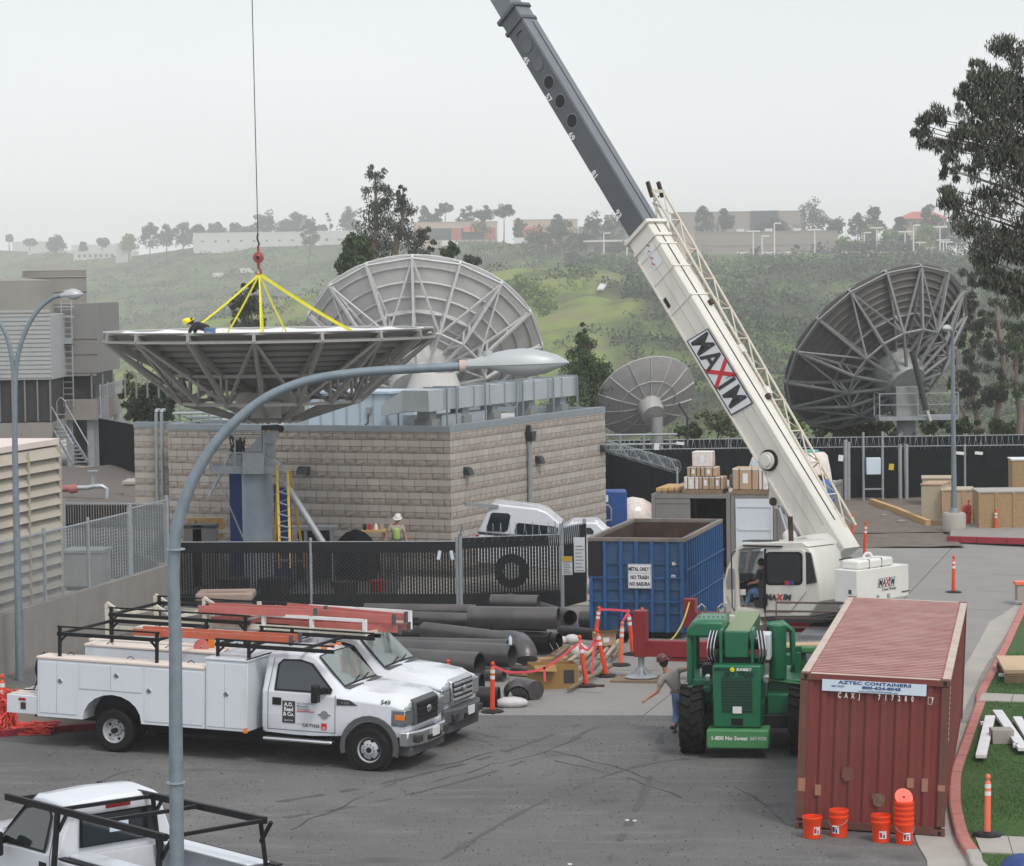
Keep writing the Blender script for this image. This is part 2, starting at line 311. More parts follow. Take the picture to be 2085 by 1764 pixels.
STUC = M_('planter_pink_concrete', (0.34, 0.26, 0.22), 0.85, 0, 0.1)
CURBR = M_('faded_red_kerb_paint', (0.42, 0.16, 0.14), 0.8, 0, 0.12, 3, dirt=0.4, dirtcol=(0.4, 0.3, 0.26), dscale=3)
CURBD = M_('deep_red_kerb_paint', (0.3, 0.025, 0.045), 0.7, 0, 0.12)
WHITEP = M_('white_painted_board', (0.7, 0.71, 0.74), 0.45)
SIGNW = M_('sign_white', (0.7, 0.72, 0.74), 0.5, 0, 0.03)
SIGNP = M_('sign_pale_blue', (0.56, 0.66, 0.76), 0.4, 0, 0.03)
INK = M_('sign_black_ink', (0.03, 0.035, 0.04), 0.6)
NAVY = M_('sign_navy_ink', (0.03, 0.06, 0.2), 0.6)
LOGOR = M_('logo_red', (0.55, 0.02, 0.03), 0.5)
WHT = M_('white_lettering', (0.75, 0.75, 0.75), 0.5)
YELL = M_('yellow_hose', (0.5, 0.4, 0.08), 0.6)
TEAL = M_('teal_lid', (0.1, 0.4, 0.42), 0.5)
def glass(name, col, rough=0.04, alpha=1.0):
    m = M_(name, col, rough, 0, 0.1, spec=0.9, coat=0.4)
    if alpha < 1: m.node_tree.nodes['Principled BSDF'].inputs['Alpha'].default_value = alpha
    return m
GLS = glass('tinted_window_glass', (0.015, 0.022, 0.026))
GLW = glass('windscreen_glass', (0.16, 0.2, 0.19), 0.05)
GLC = glass('clear_cab_glass', (0.12, 0.17, 0.165), 0.03, 0.45)
YR = 0.245
RR = V((cos(YR), -sin(YR), 0)); FF = V((sin(YR), cos(YR), 0))
ASPH = M_('asphalt', (0.128, 0.127, 0.125), 0.86, 0, 0.16, 0.3, dirt=0.7, dirtcol=(0.075, 0.074, 0.073), dscale=0.16, dth=0.42, bump=0.6, bscale=45)
_t = ASPH.node_tree; _b = _t.nodes['Principled BSDF']          # pale scuffs and polished tracks in the asphalt
_n = _t.nodes.new('ShaderNodeTexNoise'); _n.inputs['Scale'].default_value = 1.3; _n.inputs['Detail'].default_value = 9; _n.inputs['Roughness'].default_value = 0.75
_mp = _t.nodes.new('ShaderNodeMapping'); _mp.inputs[2].default_value = (0, 0, 0.5); _mp.inputs[3].default_value = (0.35, 1.6, 1)
_tc = _t.nodes.new('ShaderNodeTexCoord'); _t.links.new(_tc.outputs['Object'], _mp.inputs[0]); _t.links.new(_mp.outputs[0], _n.inputs[0])
_mr = _t.nodes.new('ShaderNodeMapRange'); _mr.inputs[1].default_value = 0.52; _mr.inputs[2].default_value = 0.75; _mr.inputs[4].default_value = 0.75; _t.links.new(_n.outputs[0], _mr.inputs[0])
_mx = _t.nodes.new('ShaderNodeMix'); _mx.data_type = 'RGBA'; _l = _b.inputs['Base Color'].links[0].from_socket
_t.links.new(_mr.outputs[0], _mx.inputs[0]); _t.links.new(_l, _mx.inputs[6]); _mx.inputs[7].default_value = (0.2, 0.198, 0.193, 1); 
_g = _t.nodes.new('ShaderNodeTexNoise'); _g.inputs['Scale'].default_value = 22; _g.inputs['Detail'].default_value = 3; _g.inputs['Roughness'].default_value = .8; _t.links.new(_tc.outputs['Object'], _g.inputs[0])
_gr = _t.nodes.new('ShaderNodeMapRange'); _gr.inputs[1].default_value = .3; _gr.inputs[2].default_value = .7; _gr.inputs[3].default_value = .72; _gr.inputs[4].default_value = 1.28; _t.links.new(_g.outputs[0], _gr.inputs[0])
_o = _t.nodes.new('ShaderNodeTexVoronoi'); _o.inputs['Scale'].default_value = .55; _t.links.new(_tc.outputs['Object'], _o.inputs[0])
_or = _t.nodes.new('ShaderNodeMapRange'); _or.inputs[1].default_value = .05; _or.inputs[2].default_value = .22; _or.inputs[3].default_value = .72; _or.inputs[4].default_value = 1; _t.links.new(_o.outputs[0], _or.inputs[0])
_mm = _t.nodes.new('ShaderNodeMath'); _mm.operation = 'MULTIPLY'; _t.links.new(_gr.outputs[0], _mm.inputs[0]); _t.links.new(_or.outputs[0], _mm.inputs[1])
_h = _t.nodes.new('ShaderNodeHueSaturation'); _t.links.new(_mx.outputs[2], _h.inputs['Color']); _t.links.new(_mm.outputs[0], _h.inputs['Value']); _t.links.new(_h.outputs[0], _b.inputs['Base Color'])
SLABM = M_('road_concrete', (0.235, 0.23, 0.22), 0.85, 0, 0.09, 0.5, dirt=0.5, dirtcol=(0.175, 0.17, 0.16), dscale=0.6, bump=0.3, bscale=60)
DIRT = M_('bare_dirt', (0.14, 0.115, 0.095), 0.95, 0, 0.25, 1.5, dirt=0.5, dirtcol=(0.09, 0.075, 0.06), bump=0.9, bscale=9)
GRAV = M_('gravel_bank', (0.13, 0.115, 0.105), 0.95, 0, 0.3, 9, dirt=0.4, dirtcol=(0.08, 0.07, 0.06), bump=1.0, bscale=14)
LAWN = M_('lawn_soil_green', (0.035, 0.085, 0.015), 0.95, 0, 0.2, 2, dirt=0.5, dirtcol=(0.022, 0.055, 0.012), dscale=0.7)
GRASS = M_('grass_blade', (0.055, 0.135, 0.022), 0.7, 0, 0.3, 1.3, isl=0.3)
def sheet(name, x0, x1, y0, y1, st, zf, mat, parent=None, **kw):
    nx, ny = int((x1 - x0) / st) + 1, int((y1 - y0) / st) + 1
    xs = np.linspace(x0, x1, nx); ys = np.linspace(y0, y1, ny)
    vs = np.array([(x, y, zf(x, y)) for y in ys for x in xs]); idx = np.arange(nx * ny).reshape(ny, nx)
    f = np.stack([idx[:-1, :-1], idx[:-1, 1:], idx[1:, 1:], idx[1:, :-1]], -1).reshape(-1, 4)
    return npmesh(name, vs, f, mat, parent, True, **kw)
def gzs(x, y):
    s = x * cos(YR) - y * sin(YR); return gz(x, y) - (.05 if y > 59 and y < 96 and -17.3 < s < 1.5 and x < 20 and y * .186 > x - 99 else 0)
ground = sheet('ground', -90, 90, -5, 152, 1.0, gzs, ASPH, kind='structure')
def flat(name, pts, z, mat, parent=None, th=0.0, **kw):
    mb = MB(); n = len(pts)
    mb.add([(p[0], p[1], z) for p in pts] + [(p[0], p[1], z - th) for p in pts], [tuple(range(n))] + ([tuple(range(2 * n - 1, n - 1, -1))] + [(i, i + n, (i + 1) % n + n, (i + 1) % n) for i in range(n)] if th else []))
    return mb.build(name, mat, parent, **kw)
# concrete road slabs, each its own piece
pave = thing('concrete_pavement', 'x', 'x'); del pave['label']; del pave['category']; pave['kind'] = 'structure'
bx0, by0 = 1.0, 57.35
def bline(x): return by0 - 0.12 * (x - bx0)
S_ = [-23.9 + 3.15 * i for i in range(13)]; T_ = [40 + 4.55 * j for j in range(0, 16)]
P_ = lambda s, t: RR * s + FF * t
for i in range(len(S_) - 1):
    for j in range(len(T_) - 1):
        g = 0.014; s0, s1, t0, t1 = S_[i] + g, S_[i + 1] - g, T_[j] + g, T_[j + 1] - g
        q = [P_(s0, t0), P_(s1, t0), P_(s1, t1), P_(s0, t1)]
        if min(p.y for p in q[2:]) < bline(q[2].x): continue
        c = P_((s0 + s1) / 2, (t0 + t1) / 2)
        if c.y > 98 or c.x > 22 or (c.x < -5.2) or (c.x < 0 and c.y > 73): continue
        for k, l in ((0, 3), (1, 2)):
            if q[k].y < bline(q[k].x):      # cut along the joint with the asphalt
                for _ in range(40):
                    if q[k].y >= bline(q[k].x): break
                    q[k] = q[k] + FF * 0.12
        dz = random.uniform(0.006, 0.011); mb = MB()
        mb.add([(p.x, p.y, gz(p.x, p.y) + dz) for p in q] + [(p.x, p.y, gz(p.x, p.y) - 0.06) for p in q], [(0, 1, 2, 3), (0, 4, 5, 1), (1, 5, 6, 2), (2, 6, 7, 3), (3, 7, 4, 0)])
        mb.build('slab', SLABM, pave)
CRK = M_('crack_filler', (0.03, 0.03, 0.032), 0.7)
cc = lambda x, y: ((1200 + x / 2.606) / 1.3875, (1600 + y / 2.606) / 1.3875)
cl = [[(340, 1215), (500, 1250), (660, 1292)], [(0, 1185), (250, 1250), (620, 1345)], [(60, 1590), (300, 1525), (500, 1465), (830, 1382), (1040, 1310), (1232, 1232)], [(600, 1345), (330, 1420), (0, 1500)],
      [(950, 1358), (1250, 1440), (1680, 1570), (1900, 1620)], [(970, 1430), (1200, 1490), (1480, 1560), (1700, 1640), (2000, 1740)]]
cracks = [[GG(*cc(*p)) for p in c] for c in cl] + [[GG(x, y) for x, y in c] for c in (
    [(590, 1690), (700, 1640), (820, 1585)], [(180, 1600), (250, 1572), (330, 1560)], [(1500, 1605), (1560, 1640), (1600, 1690)])]
for c in cracks:
    mb = MB(); pts = []
    for a, b in zip(c[:-1], c[1:]):
        n = max(2, int((b - a).length / 0.4))
        for k in range(n):
            p = a.lerp(b, k / n) + V((random.uniform(-.07, .07), random.uniform(-.07, .07), 0)); pts.append(p)
    for k in range(len(pts) - 1):
        a, b = pts[k], pts[k + 1]; n = (b - a).cross(V((0, 0, 1))).normalized() * random.uniform(.004, .02)
        za, zb = gz(a.x, a.y) + .005, gz(b.x, b.y) + .005
        mb.add([(a.x - n.x, a.y - n.y, za), (a.x + n.x, a.y + n.y, za), (b.x + n.x, b.y + n.y, zb), (b.x - n.x, b.y - n.y, zb)], [(0, 1, 2, 3)])
    mb.build('crack', CRK, ground)
# kerb and lawns on the right
c4 = lambda x, y: ((2650 + x / 3.218) / 1.3875, (1900 + y / 3.218) / 1.3875)
kin = [c4(*p) for p in ((460, 1764), (390, 1640), (280, 1470), (215, 1230), (205, 1100), (215, 900), (280, 700), (375, 420), (430, 265))] + [(2009, 1405), (2032, 1362), (2058, 1310), (2085, 1250), (2120, 1180), (2160, 1110)]
kin = [G(x, y, 0.02) for x, y in kin]
kin = [V((p.x + .35, p.y - 2.6, 0.02)) for p in kin[:1]] + kin
def offp(pts, d):
    o = []
    for i, p in enumerate(pts):
        t = (pts[min(i + 1, len(pts) - 1)] - pts[max(i - 1, 0)]).normalized(); o.append(p + V((-t.y, t.x, 0)) * d)
    return o
def smoothp(pts, k=6):
    o = []
    for i in range(len(pts) - 1):
        p0, p1, p2, p3 = pts[max(i - 1, 0)], pts[i], pts[i + 1], pts[min(i + 2, len(pts) - 1)]
        for j in range(k):
            t = j / k; o.append(0.5 * ((2 * p1) + (p2 - p0) * t + (2 * p0 - 5 * p1 + 4 * p2 - p3) * t * t + (3 * p1 - p0 - 3 * p2 + p3) * t ** 3))
    return o + [pts[-1]]
kin = smoothp(kin, 4); kout = offp(kin, 0.17); gut = offp(kin, 0.85)
kerb = thing('kerb', 'x', 'x'); del kerb['label']; del kerb['category']; kerb['kind'] = 'structure'
seg = 3
for i in range(0, len(kin) - 1, seg):
    j = min(i + seg, len(kin) - 1)
    if j <= i: break
    a = kin[i:j + 1]; b = kout[i:j + 1]; mb = MB(); n = len(a)
    sh = lambda p, q, t: p.lerp(q, t)
    if n > 1: a = [sh(a[0], a[1], .03)] + a[1:-1] + [sh(a[-1], a[-2], .03)]; b = [sh(b[0], b[1], .03)] + b[1:-1] + [sh(b[-1], b[-2], .03)]
    vs = []
    for p, q in zip(a, b):
        q2 = q + (q - p).normalized() * .03
        vs += [(p.x, p.y, -.25), (p.x, p.y, .02), (q.x, q.y, .02), (q2.x, q2.y, 0.0), (q2.x, q2.y, -.25)]
    fs = [(k * 5 + l, k * 5 + l + 1, k * 5 + 6 + l, k * 5 + 5 + l) for k in range(n - 1) for l in range(4)]
    fs += [(0, 1, 2, 3, 4), tuple((n - 1) * 5 + k for k in (4, 3, 2, 1, 0))]
    mb.add(vs, fs).build('kerbstone', CONCL if (i // seg) in (1, 2) else CURBR, kerb)
mb = MB(); n = len(kout)
mb.add([(p.x, p.y, gz(p.x, p.y) + .008) for p in offp(kin, .2)] + [(p.x, p.y, gz(p.x, p.y) + .016) for p in gut], [(i, i + n, i + n + 1, i + 1) for i in range(n - 1)])
mb.build('gutter', CONCL, kerb)
# lawn (behind kerb) and two walkways across it
lawn = thing('lawn', 'x', 'x'); del lawn['label']; del lawn['category']; lawn['kind'] = 'structure'
far = [V((p.x + 14, p.y - 3.0, 0)) for p in kin]
mb = MB(); mb.add([(p.x, p.y, .0) for p in kin] + [(p.x, p.y, .0) for p in far], [(i, i + 1, i + n + 1, i + n) for i in range(n - 1)]); mb.build('turf', LAWN, lawn)
def strip(y0a, y0b, y1a, y1b, nm):
    a0, a1 = G(c4(200, y0a)[0], c4(0, y0a)[1], .012), G(c4(1200, y0b)[0], c4(0, y0b)[1], .012)
    b0, b1 = G(c4(200, y1a)[0], c4(0, y1a)[1], .012), G(c4(1200, y1b)[0], c4(0, y1b)[1], .012)
    return [a0, a1, b1, b0]
walks = []
for k, (xl, ya, yb, yc, yd) in enumerate(((400, 190, 215, 262, 262), (300, 1482, 1510, 1640, 1660))):
    X0, X1 = c4(xl if k == 0 else 330, 0)[0], 2260
    q = [G(X0, c4(0, ya)[1], .012), G(X1, c4(0, yb)[1] + 6, .012), G(X1, c4(0, yd)[1] + 6, .012), G(c4(xl - (30 if k == 0 else -90), 0)[0], c4(0, yc)[1], .012)]
    walks.append(q)
    w_ = thing('walkway', 'x', 'x'); del w_['label']; del w_['category']; w_['kind'] = 'structure'
    for i in range(4):
        a, b = i / 4 + .003, (i + 1) / 4 - .003
        qq = [q[0].lerp(q[1], a), q[0].lerp(q[1], b), q[3].lerp(q[2], b), q[3].lerp(q[2], a)]
        flat('slab', qq, .026, CONCL, w_, .05)
# grass blades
def inpoly(p, poly):
    r = False; j = len(poly) - 1
    for i in range(len(poly)):
        a, b = poly[i], poly[j]
        if (a.y > p[1]) != (b.y > p[1]) and p[0] < (b.x - a.x) * (p[1] - a.y) / (b.y - a.y) + a.x: r = not r
        j = i
    return r
lp = kin + far[::-1]; gv = []
kx = np.array([p.x for p in kin]); ky = np.array([p.y for p in kin])
N = 150000; yy = RNG.uniform(42, 66, N); xx = RNG.uniform(7, 17, N)
o_ = np.argsort(ky); ke = np.interp(yy, ky[o_], kx[o_]); ok = (xx > ke + .03) & (xx < yy * .2)
for q in walks:
    inside = np.ones(N, bool)
    for i in range(4):
        a, b = q[i], q[(i + 1) % 4]; inside &= ((b.x - a.x) * (yy - a.y) - (b.y - a.y) * (xx - a.x)) < 0
    ok &= ~inside
xx, yy = xx[ok], yy[ok]; n = len(xx); an = RNG.uniform(0, 2 * pi, n); hh = RNG.uniform(.02, .05, n) * (0.8 + .5 * np.sin(xx * 2.1) * np.sin(yy * 1.3)); ln = RNG.normal(0, .02, (n, 2)); wd = .008
v = np.stack([np.stack([xx - np.cos(an) * wd, yy - np.sin(an) * wd, np.zeros(n)], 1), np.stack([xx + np.cos(an) * wd, yy + np.sin(an) * wd, np.zeros(n)], 1), np.stack([xx + ln[:, 0], yy + ln[:, 1], hh], 1)], 1).reshape(-1, 3)
npmesh('grass', v, np.arange(3 * n).reshape(-1, 3), GRASS, None, False, kind='stuff')
# raised terrace on the left with its retaining wall
TZ = 1.1
RW0, RW1 = G(0, 1293, TZ), G(335, 1187, TZ)
WDV = (RW1 - RW0).normalized(); WNV = V((WDV.y, -WDV.x, 0))
mb = MB(); RA = RW0 - WDV * 6; RB = RW1; A, B = RA, RB
ter = [A, B, V((-10.8, 78.5, 0)), V((-11.6, 90, 0)), V((-12.2, 150, 0)), V((-90, 150, 0)), V((-90, 50, 0)), V((A.x - 10, A.y, 0))]
flat('terrace', ter, TZ - .004, CONCL, None, 1.6, kind='structure')
rw = thing('retaining_wall', 'cast concrete retaining wall under the chain link fence behind the white trucks', 'wall', (0, 0, 0))
L_ = (B - A).length; k = 5
for i in range(k):
    a = A + WDV * (L_ * i / k + .006); b = A + WDV * (L_ * (i + 1) / k - .006)
    MB().bar(a + WNV * .12 + V((0, 0, -.5)), b + WNV * .12 + V((0, 0, -.5)), .2, 1.2 + .8).build('panel', CONCR, rw)
MB().bar(B + WNV * .0 + V((0.0, .1, -.5)), V((-10.9, 78.5, TZ - .5)), .2, 2.0).build('return_wall', CONCR, rw)
gb = [V((-12.0, 96, 0)), V((-12.0, 117, 0)), V((-27, 117, 0)), V((-27, 96, 0))]
sheet('gravel', -30, -11.9, 92, 118.5, .6, lambda x, y: TZ + .1 + .06 * sin(x * 3.1 + y) + (.25 * max(0, (y - 108) / 10)), GRAV, kind='structure')
dirt = sheet('dirt_verge', 8.6, 40, 97.5, 120, .5, lambda x, y: .05 + .03 * sin(x * 2.3) * sin(y * 1.9), DIRT, kind='structure')
sheet('dirt_strip', 11.6, 15.2, 92.5, 99, .5, lambda x, y: .026 + .014 * sin(x * 3.3 + y * 2), DIRT, dirt)
rk = thing('red_kerb', 'deep red painted kerb in front of the plywood crates', 'kerb'); del rk['category']; del rk['label']; rk['kind'] = 'structure'
a, b = G(1929, 1103, 0), G(2240, 1112, 0)
for i in range(5):
    MB().bar(a.lerp(b, i / 5 + .002) + V((0, 0, .09)), a.lerp(b, (i + 1) / 5 - .002) + V((0, 0, .09)), .2, .2).build('kerbstone', CURBD, rk)
flat('kerb_island', [a + V((.1, .1, 0)), b + V((0, .1, 0)), b + V((0, 6.5, 0)), a + V((1.2, 6.5, 0))], .14, CONCR, rk, .2)
ck = GG(285, 1479); ck2 = GG(0, 1500)
kl = thing('red_kerb', 'x', 'x'); del kl['label']; del kl['category']; kl['kind'] = 'structure'
for i in range(3):
    MB().bar(ck2.lerp(ck, -.5 + i / 2 + .004) + V((0, 0, .05)), ck2.lerp(ck, i / 2 - .004) + V((0, 0, .05)), .16, .16).build('kerbstone', CURBD, kl)
flat('planting_strip', [ck2 + V((-3, 0, 0)), ck + V((0, .1, 0)), ck + V((-.6, 6, 0)), ck2 + V((-3, 6, 0))], gz(ck2.x, ck2.y) + .02, DIRT, kl)

TX = [-900, 0, 280, 400, 600, 700, 850, 1000, 1150, 1200, 1400, 1600, 3200]
TD = [2700, 2400, 2000, 1900, 1800, 1700, 1500, 1350, 1250, 1150, 1100, 1050, 1000]
TY = [504, 508, 520, 503, 500, 496, 492, 490, 506, 514, 516, 518, 519]
def vn(x, y, s, seed=0):                     # cheap smooth value noise
    x = x / s + seed * 17.3; y = y / s + seed * 9.1; xi, yi = np.floor(x), np.floor(y); fx, fy = x - xi, y - yi
    fx = fx * fx * (3 - 2 * fx); fy = fy * fy * (3 - 2 * fy)
    h = lambda a, b: np.modf(np.abs(np.sin(a * 127.1 + b * 311.7 + seed) * 43758.5453))[0]
    return (h(xi, yi) * (1 - fx) + h(xi + 1, yi) * fx) * (1 - fy) + (h(xi, yi + 1) * (1 - fx) + h(xi + 1, yi + 1) * fx) * fy
SA = DP(1075, 538, 800); SB = DP(1235, 640, 640); SB2 = DP(1345, 800, 520)
def zfar(x, y, spur=False):
    x = np.asarray(x, float); y = np.asarray(y, float)
    X = 1042.5 + F * x / np.maximum(y, 1); De = np.interp(X, TX, TD); Ye = np.interp(X, TX, TY)
    ze = HC + (576 - .0142 * (X - 1042) - Ye) * De / F
    zb = np.interp(X, [0, 600, 1000, 1300, 2200], [-70, -66, -50, -34, -30]); Db = De * np.interp(X, [0, 1000, 1400], [.40, .40, .36])
    t = np.clip((y - Db) / (De - Db), 0, 1); tt = t ** .85
    z = zb + (ze - zb) * tt
    env = np.sin(np.clip(t, 0, 1) * pi) ** .8
    g = np.abs(vn(x + y * .15, y * .22, 95, 1) - .5) * 2
    z = z - env * (18 * (1 - g) ** 2) * np.clip(De / 1500, .5, 1.2) + env * (vn(x, y, 60, 2) - .5) * 14 + (vn(x, y, 17, 3) - .5) * 4 * np.clip(env * 3, 0, 1) + 5 * env
    z = np.where(y > De, ze + (y - De) * .006, z)
    # grassy spur
    def ridge(a, b, w, top):
        ab = np.array([b.x - a.x, b.y - a.y]); L2 = (ab ** 2).sum(); s = np.clip(((x - a.x) * ab[0] + (y - a.y) * ab[1]) / L2, 0, 1)
        d = np.hypot(x - a.x - s * ab[0], y - a.y - s * ab[1]); return a.z + (b.z - a.z) * s - (np.sqrt(d * d + 700) - 26) * w + (vn(x, y, 38, 8) - .5) * 9 + (vn(x, y, 13, 9) - .5) * 3.5
    sp_ = np.maximum(ridge(SA, SB, .27, 0), ridge(SB, SB2, .27, 0))
    if spur: return sp_ - z
    z = np.maximum(z, sp_)
    # near bank falling away from the yard
    k = np.clip((y - 140) / 60, 0, 1); z = -.12 + (z + .12) * k * k * (3 - 2 * k)
    return z
nA, nR = 420, 330
ang = np.tan(np.linspace(-.42, .42, nA)); Ds = 139 * (4200 / 139) ** (np.linspace(0, 1, nR))
XX = ang[None, :] * Ds[:, None]; YY = np.repeat(Ds[:, None], nA, 1); ZZ = zfar(XX, YY)
idx = np.arange(nA * nR).reshape(nR, nA); fc = np.stack([idx[:-1, :-1], idx[:-1, 1:], idx[1:, 1:], idx[1:, :-1]], -1).reshape(-1, 4)
HILL = bpy.data.materials.new('chaparral_ground'); HILL.use_nodes = True; t = HILL.node_tree; b = t.nodes['Principled BSDF']; b.inputs['Roughness'].default_value = .95
tc = t.nodes.new('ShaderNodeTexCoord')
def hn(s, d=6, r=.6):
    n = t.nodes.new('ShaderNodeTexNoise'); n.inputs['Scale'].default_value = s; n.inputs['Detail'].default_value = d; n.inputs['Roughness'].default_value = r; t.links.new(tc.outputs['Object'], n.inputs[0]); return n
def ramp(src, els):
    r = t.nodes.new('ShaderNodeValToRGB'); t.links.new(src, r.inputs[0]); e = r.color_ramp.elements
    while len(e) < len(els): e.new(.5)
    for i, (p, c) in enumerate(els): e[i].position = p; e[i].color = (*c, 1)
    return r
r1 = ramp(hn(.018, 8).outputs[0], [(.32, (.02, .028, .012)), (.45, (.045, .055, .02)), (.53, (.095, .145, .024)), (.6, (.11, .09, .045)), (.7, (.15, .11, .065))])
r2 = ramp(hn(.11, 8, .7).outputs[0], [(.38, (.3, .3, .3)), (.6, (1, 1, 1))])
mx = t.nodes.new('ShaderNodeMix'); mx.data_type = 'RGBA'; mx.blend_type = 'MULTIPLY'; mx.inputs[0].default_value = .55
t.links.new(r1.outputs[0], mx.inputs[6]); t.links.new(r2.outputs[0], mx.inputs[7]); t.links.new(mx.outputs[2], b.inputs['Base Color'])
hl_ = npmesh('hills', np.stack([XX, YY, ZZ], -1).reshape(-1, 3), fc, HILL, None, True, kind='structure')
at = hl_.data.attributes.new('grassy', 'FLOAT', 'POINT'); gm = np.clip(zfar(XX, YY, True) / 5 + (vn(XX, YY, 22, 6) - .5) * 1.2, 0, 1) * np.clip((1290 + (vn(XX, YY, 30, 4) - .5) * 90 - (1042.5 + F * XX / YY)) / 40, 0, 1) * (YY > 300)
at.data.foreach_set('value', gm.astype(np.float32).ravel()); an_ = t.nodes.new('ShaderNodeAttribute'); an_.attribute_name = 'grassy'
r3 = ramp(hn(.035, 8, .65).outputs[0], [(.36, (.045, .06, .02)), (.47, (.085, .11, .024)), (.56, (.16, .21, .03)), (.66, (.17, .14, .075))])
m3 = t.nodes.new('ShaderNodeMix'); m3.data_type = 'RGBA'; t.links.new(an_.outputs['Fac'], m3.inputs[0]); t.links.new(mx.outputs[2], m3.inputs[6]); t.links.new(r3.outputs[0], m3.inputs[7]); t.links.new(m3.outputs[2], b.inputs['Base Color'])
def leafmat(name, col, isl=.35, tr=.0):
    m = M_(name, col, .65, 0, .2, .8, isl=isl); return m
def leaves(cent, rad, npc, ln, wd, droop=.6, seed=1, squash=.8):
    r = np.random.default_rng(seed); cent = np.asarray(cent, float); rad = np.asarray(rad, float); k = len(cent)
    c = np.repeat(cent, npc, 0); rr = np.repeat(rad, npc); n = len(c)
    d = r.normal(0, 1, (n, 3)); d /= np.linalg.norm(d, axis=1)[:, None]; p = c + d * (rr * r.uniform(.15, 1, n) ** .55)[:, None] * np.array([1, 1, squash])
    ax = r.normal(0, 1, (n, 3)); ax[:, 2] -= droop * 2; ax /= np.linalg.norm(ax, axis=1)[:, None]
    sd_ = np.cross(ax, r.normal(0, 1, (n, 3))); sd_ /= np.linalg.norm(sd_, axis=1)[:, None] + 1e-9
    L = (ln * r.uniform(.6, 1.3, n))[:, None]; W = (wd * r.uniform(.6, 1.3, n))[:, None]
    v = np.stack([p - ax * L / 2, p + sd_ * W / 2, p + ax * L / 2, p - sd_ * W / 2], 1).reshape(-1, 3)
    return v, np.arange(4 * n).reshape(-1, 4)
SHR = [leafmat('sage_shrub_leaf', (.05, .074, .03)), leafmat('dark_shrub_leaf', (.026, .046, .016)), leafmat('bright_shrub_leaf', (.075, .14, .024)), leafmat('dry_shrub_leaf', (.10, .085, .047))]
def scatter(n, seed, lo, hi, thr, ns, smin, smax, mat, name, x0=-300, x1=2400, sub=1, leafy=0):
    r = np.random.default_rng(seed); X = r.uniform(x0, x1, n); D = lo * (hi / lo) ** r.uniform(0, 1, n)
    x = (X - 1042.5) / F * D; k = (vn(x, D, ns, seed) * .6 + vn(x, D, ns / 3.1, seed + 3) * .4) > thr; k &= D < np.interp(X, TX, TD) - 14; k &= (zfar(x, D, True) < 0) | (X > 1285) | ((vn(x0_ := (X - 1042.5) / F * D, D, 26, 5) > .5) & (r.uniform(0, 1, n) < .6)); x, D = x[k], D[k]
    z = zfar(x, D); n = len(x); s = r.uniform(smin, smax, n) * np.clip(D / 700, .45, 1.8)
    p = np.stack([x, D, z + s * .25], 1)
    if leafy:
        v, f = leaves(p + [0, 0, 0], s * 1.1, leafy, .9, .45, .0, seed, .6); sc_ = 1
        return npmesh(name, v, f, mat, None, False, kind='stuff')
    v, f = leaves(p, s * 1.05, 18, .85, .6, .0, seed, .6)
    k_ = np.repeat(s / s.mean(), 72)[:, None]; c_ = np.repeat(v.reshape(-1, 4, 3).mean(1), 4, 0); v = c_ + (v - c_) * k_
    return npmesh(name, v, f, mat, None, False, kind='stuff')
scatter(15000, 1, 420, 2300, .45, 60, .8, 2.6, SHR[0], 'sage_scrub')
scatter(17000, 2, 420, 1900, .46, 45, .9, 3.2, SHR[1], 'dark_scrub')
scatter(9000, 3, 450, 1500, .56, 70, .8, 2.0, SHR[2], 'bright_scrub')
scatter(5000, 4, 450, 1700, .56, 50, .6, 1.5, SHR[3], 'dry_scrub')
scatter(9000, 5, 420, 1050, .42, 38, 1.4, 4.2, SHR[1], 'dark_thicket', 1150, 2300)
scatter(5200, 6, 420, 1050, .5, 30, 1.2, 3.4, SHR[2], 'bright_thicket', 1150, 2300)

TYM = M_('tyre_mark', (.075, .074, .073), .8, 0, .2, 3)
for c in ([(520, 1640), (760, 1600), (1000, 1540), (1180, 1475)], [(560, 1668), (800, 1626), (1040, 1560), (1215, 1480)], [(1240, 1750), (1300, 1640), (1330, 1560), (1350, 1480)], [(900, 1750), (1090, 1640), (1300, 1560), (1480, 1540)]):
    pts = smoothp([GG(x, y) for x, y in c], 8) if 'smoothp' in globals() else []; mb = MB()
    for k in range(len(pts) - 1):
        if random.random() < .3: continue
        a, b = pts[k], pts[k + 1]; n = (b - a).cross(V((0, 0, 1))).normalized() * random.uniform(.03, .09); za, zb_ = gz(a.x, a.y) + .004, gz(b.x, b.y) + .004
        mb.add([(a.x - n.x, a.y - n.y, za), (a.x + n.x, a.y + n.y, za), (b.x + n.x, b.y + n.y, zb_), (b.x - n.x, b.y - n.y, zb_)], [(0, 1, 2, 3)])
    mb.build('tyre_mark', TYM, ground, kind='stuff')
n = 5000; gx, gy_ = RNG.uniform(-9, 6, n), RNG.uniform(35, 58, n); gp_ = np.array([(a, b, gz(a, b) + .006) for a, b in zip(gx, gy_)]); v, f = leaves(gp_, np.full(n, .01), 1, .035, .03, 0, 3, .2)
npmesh('loose_grit', v, f, M_('grit', (.15, .145, .14), .9, 0, .3, 3, isl=.5), None, kind='stuff')
HZM = bpy.data.materials.new('hazy_air'); HZM.use_nodes = True; t = HZM.node_tree; t.nodes.clear()
pv = t.nodes.new('ShaderNodeVolumePrincipled'); pv.inputs['Density'].default_value = 0.00038; pv.inputs['Color'].default_value = (.975, .985, .995, 1); pv.inputs['Anisotropy'].default_value = 0.2
mo = t.nodes.new('ShaderNodeOutputMaterial'); t.links.new(pv.outputs[0], mo.inputs['Volume'])
MB().b(-1400, 1400, -60, 2750, -92, 78).build('haze', HZM, None, kind='stuff')

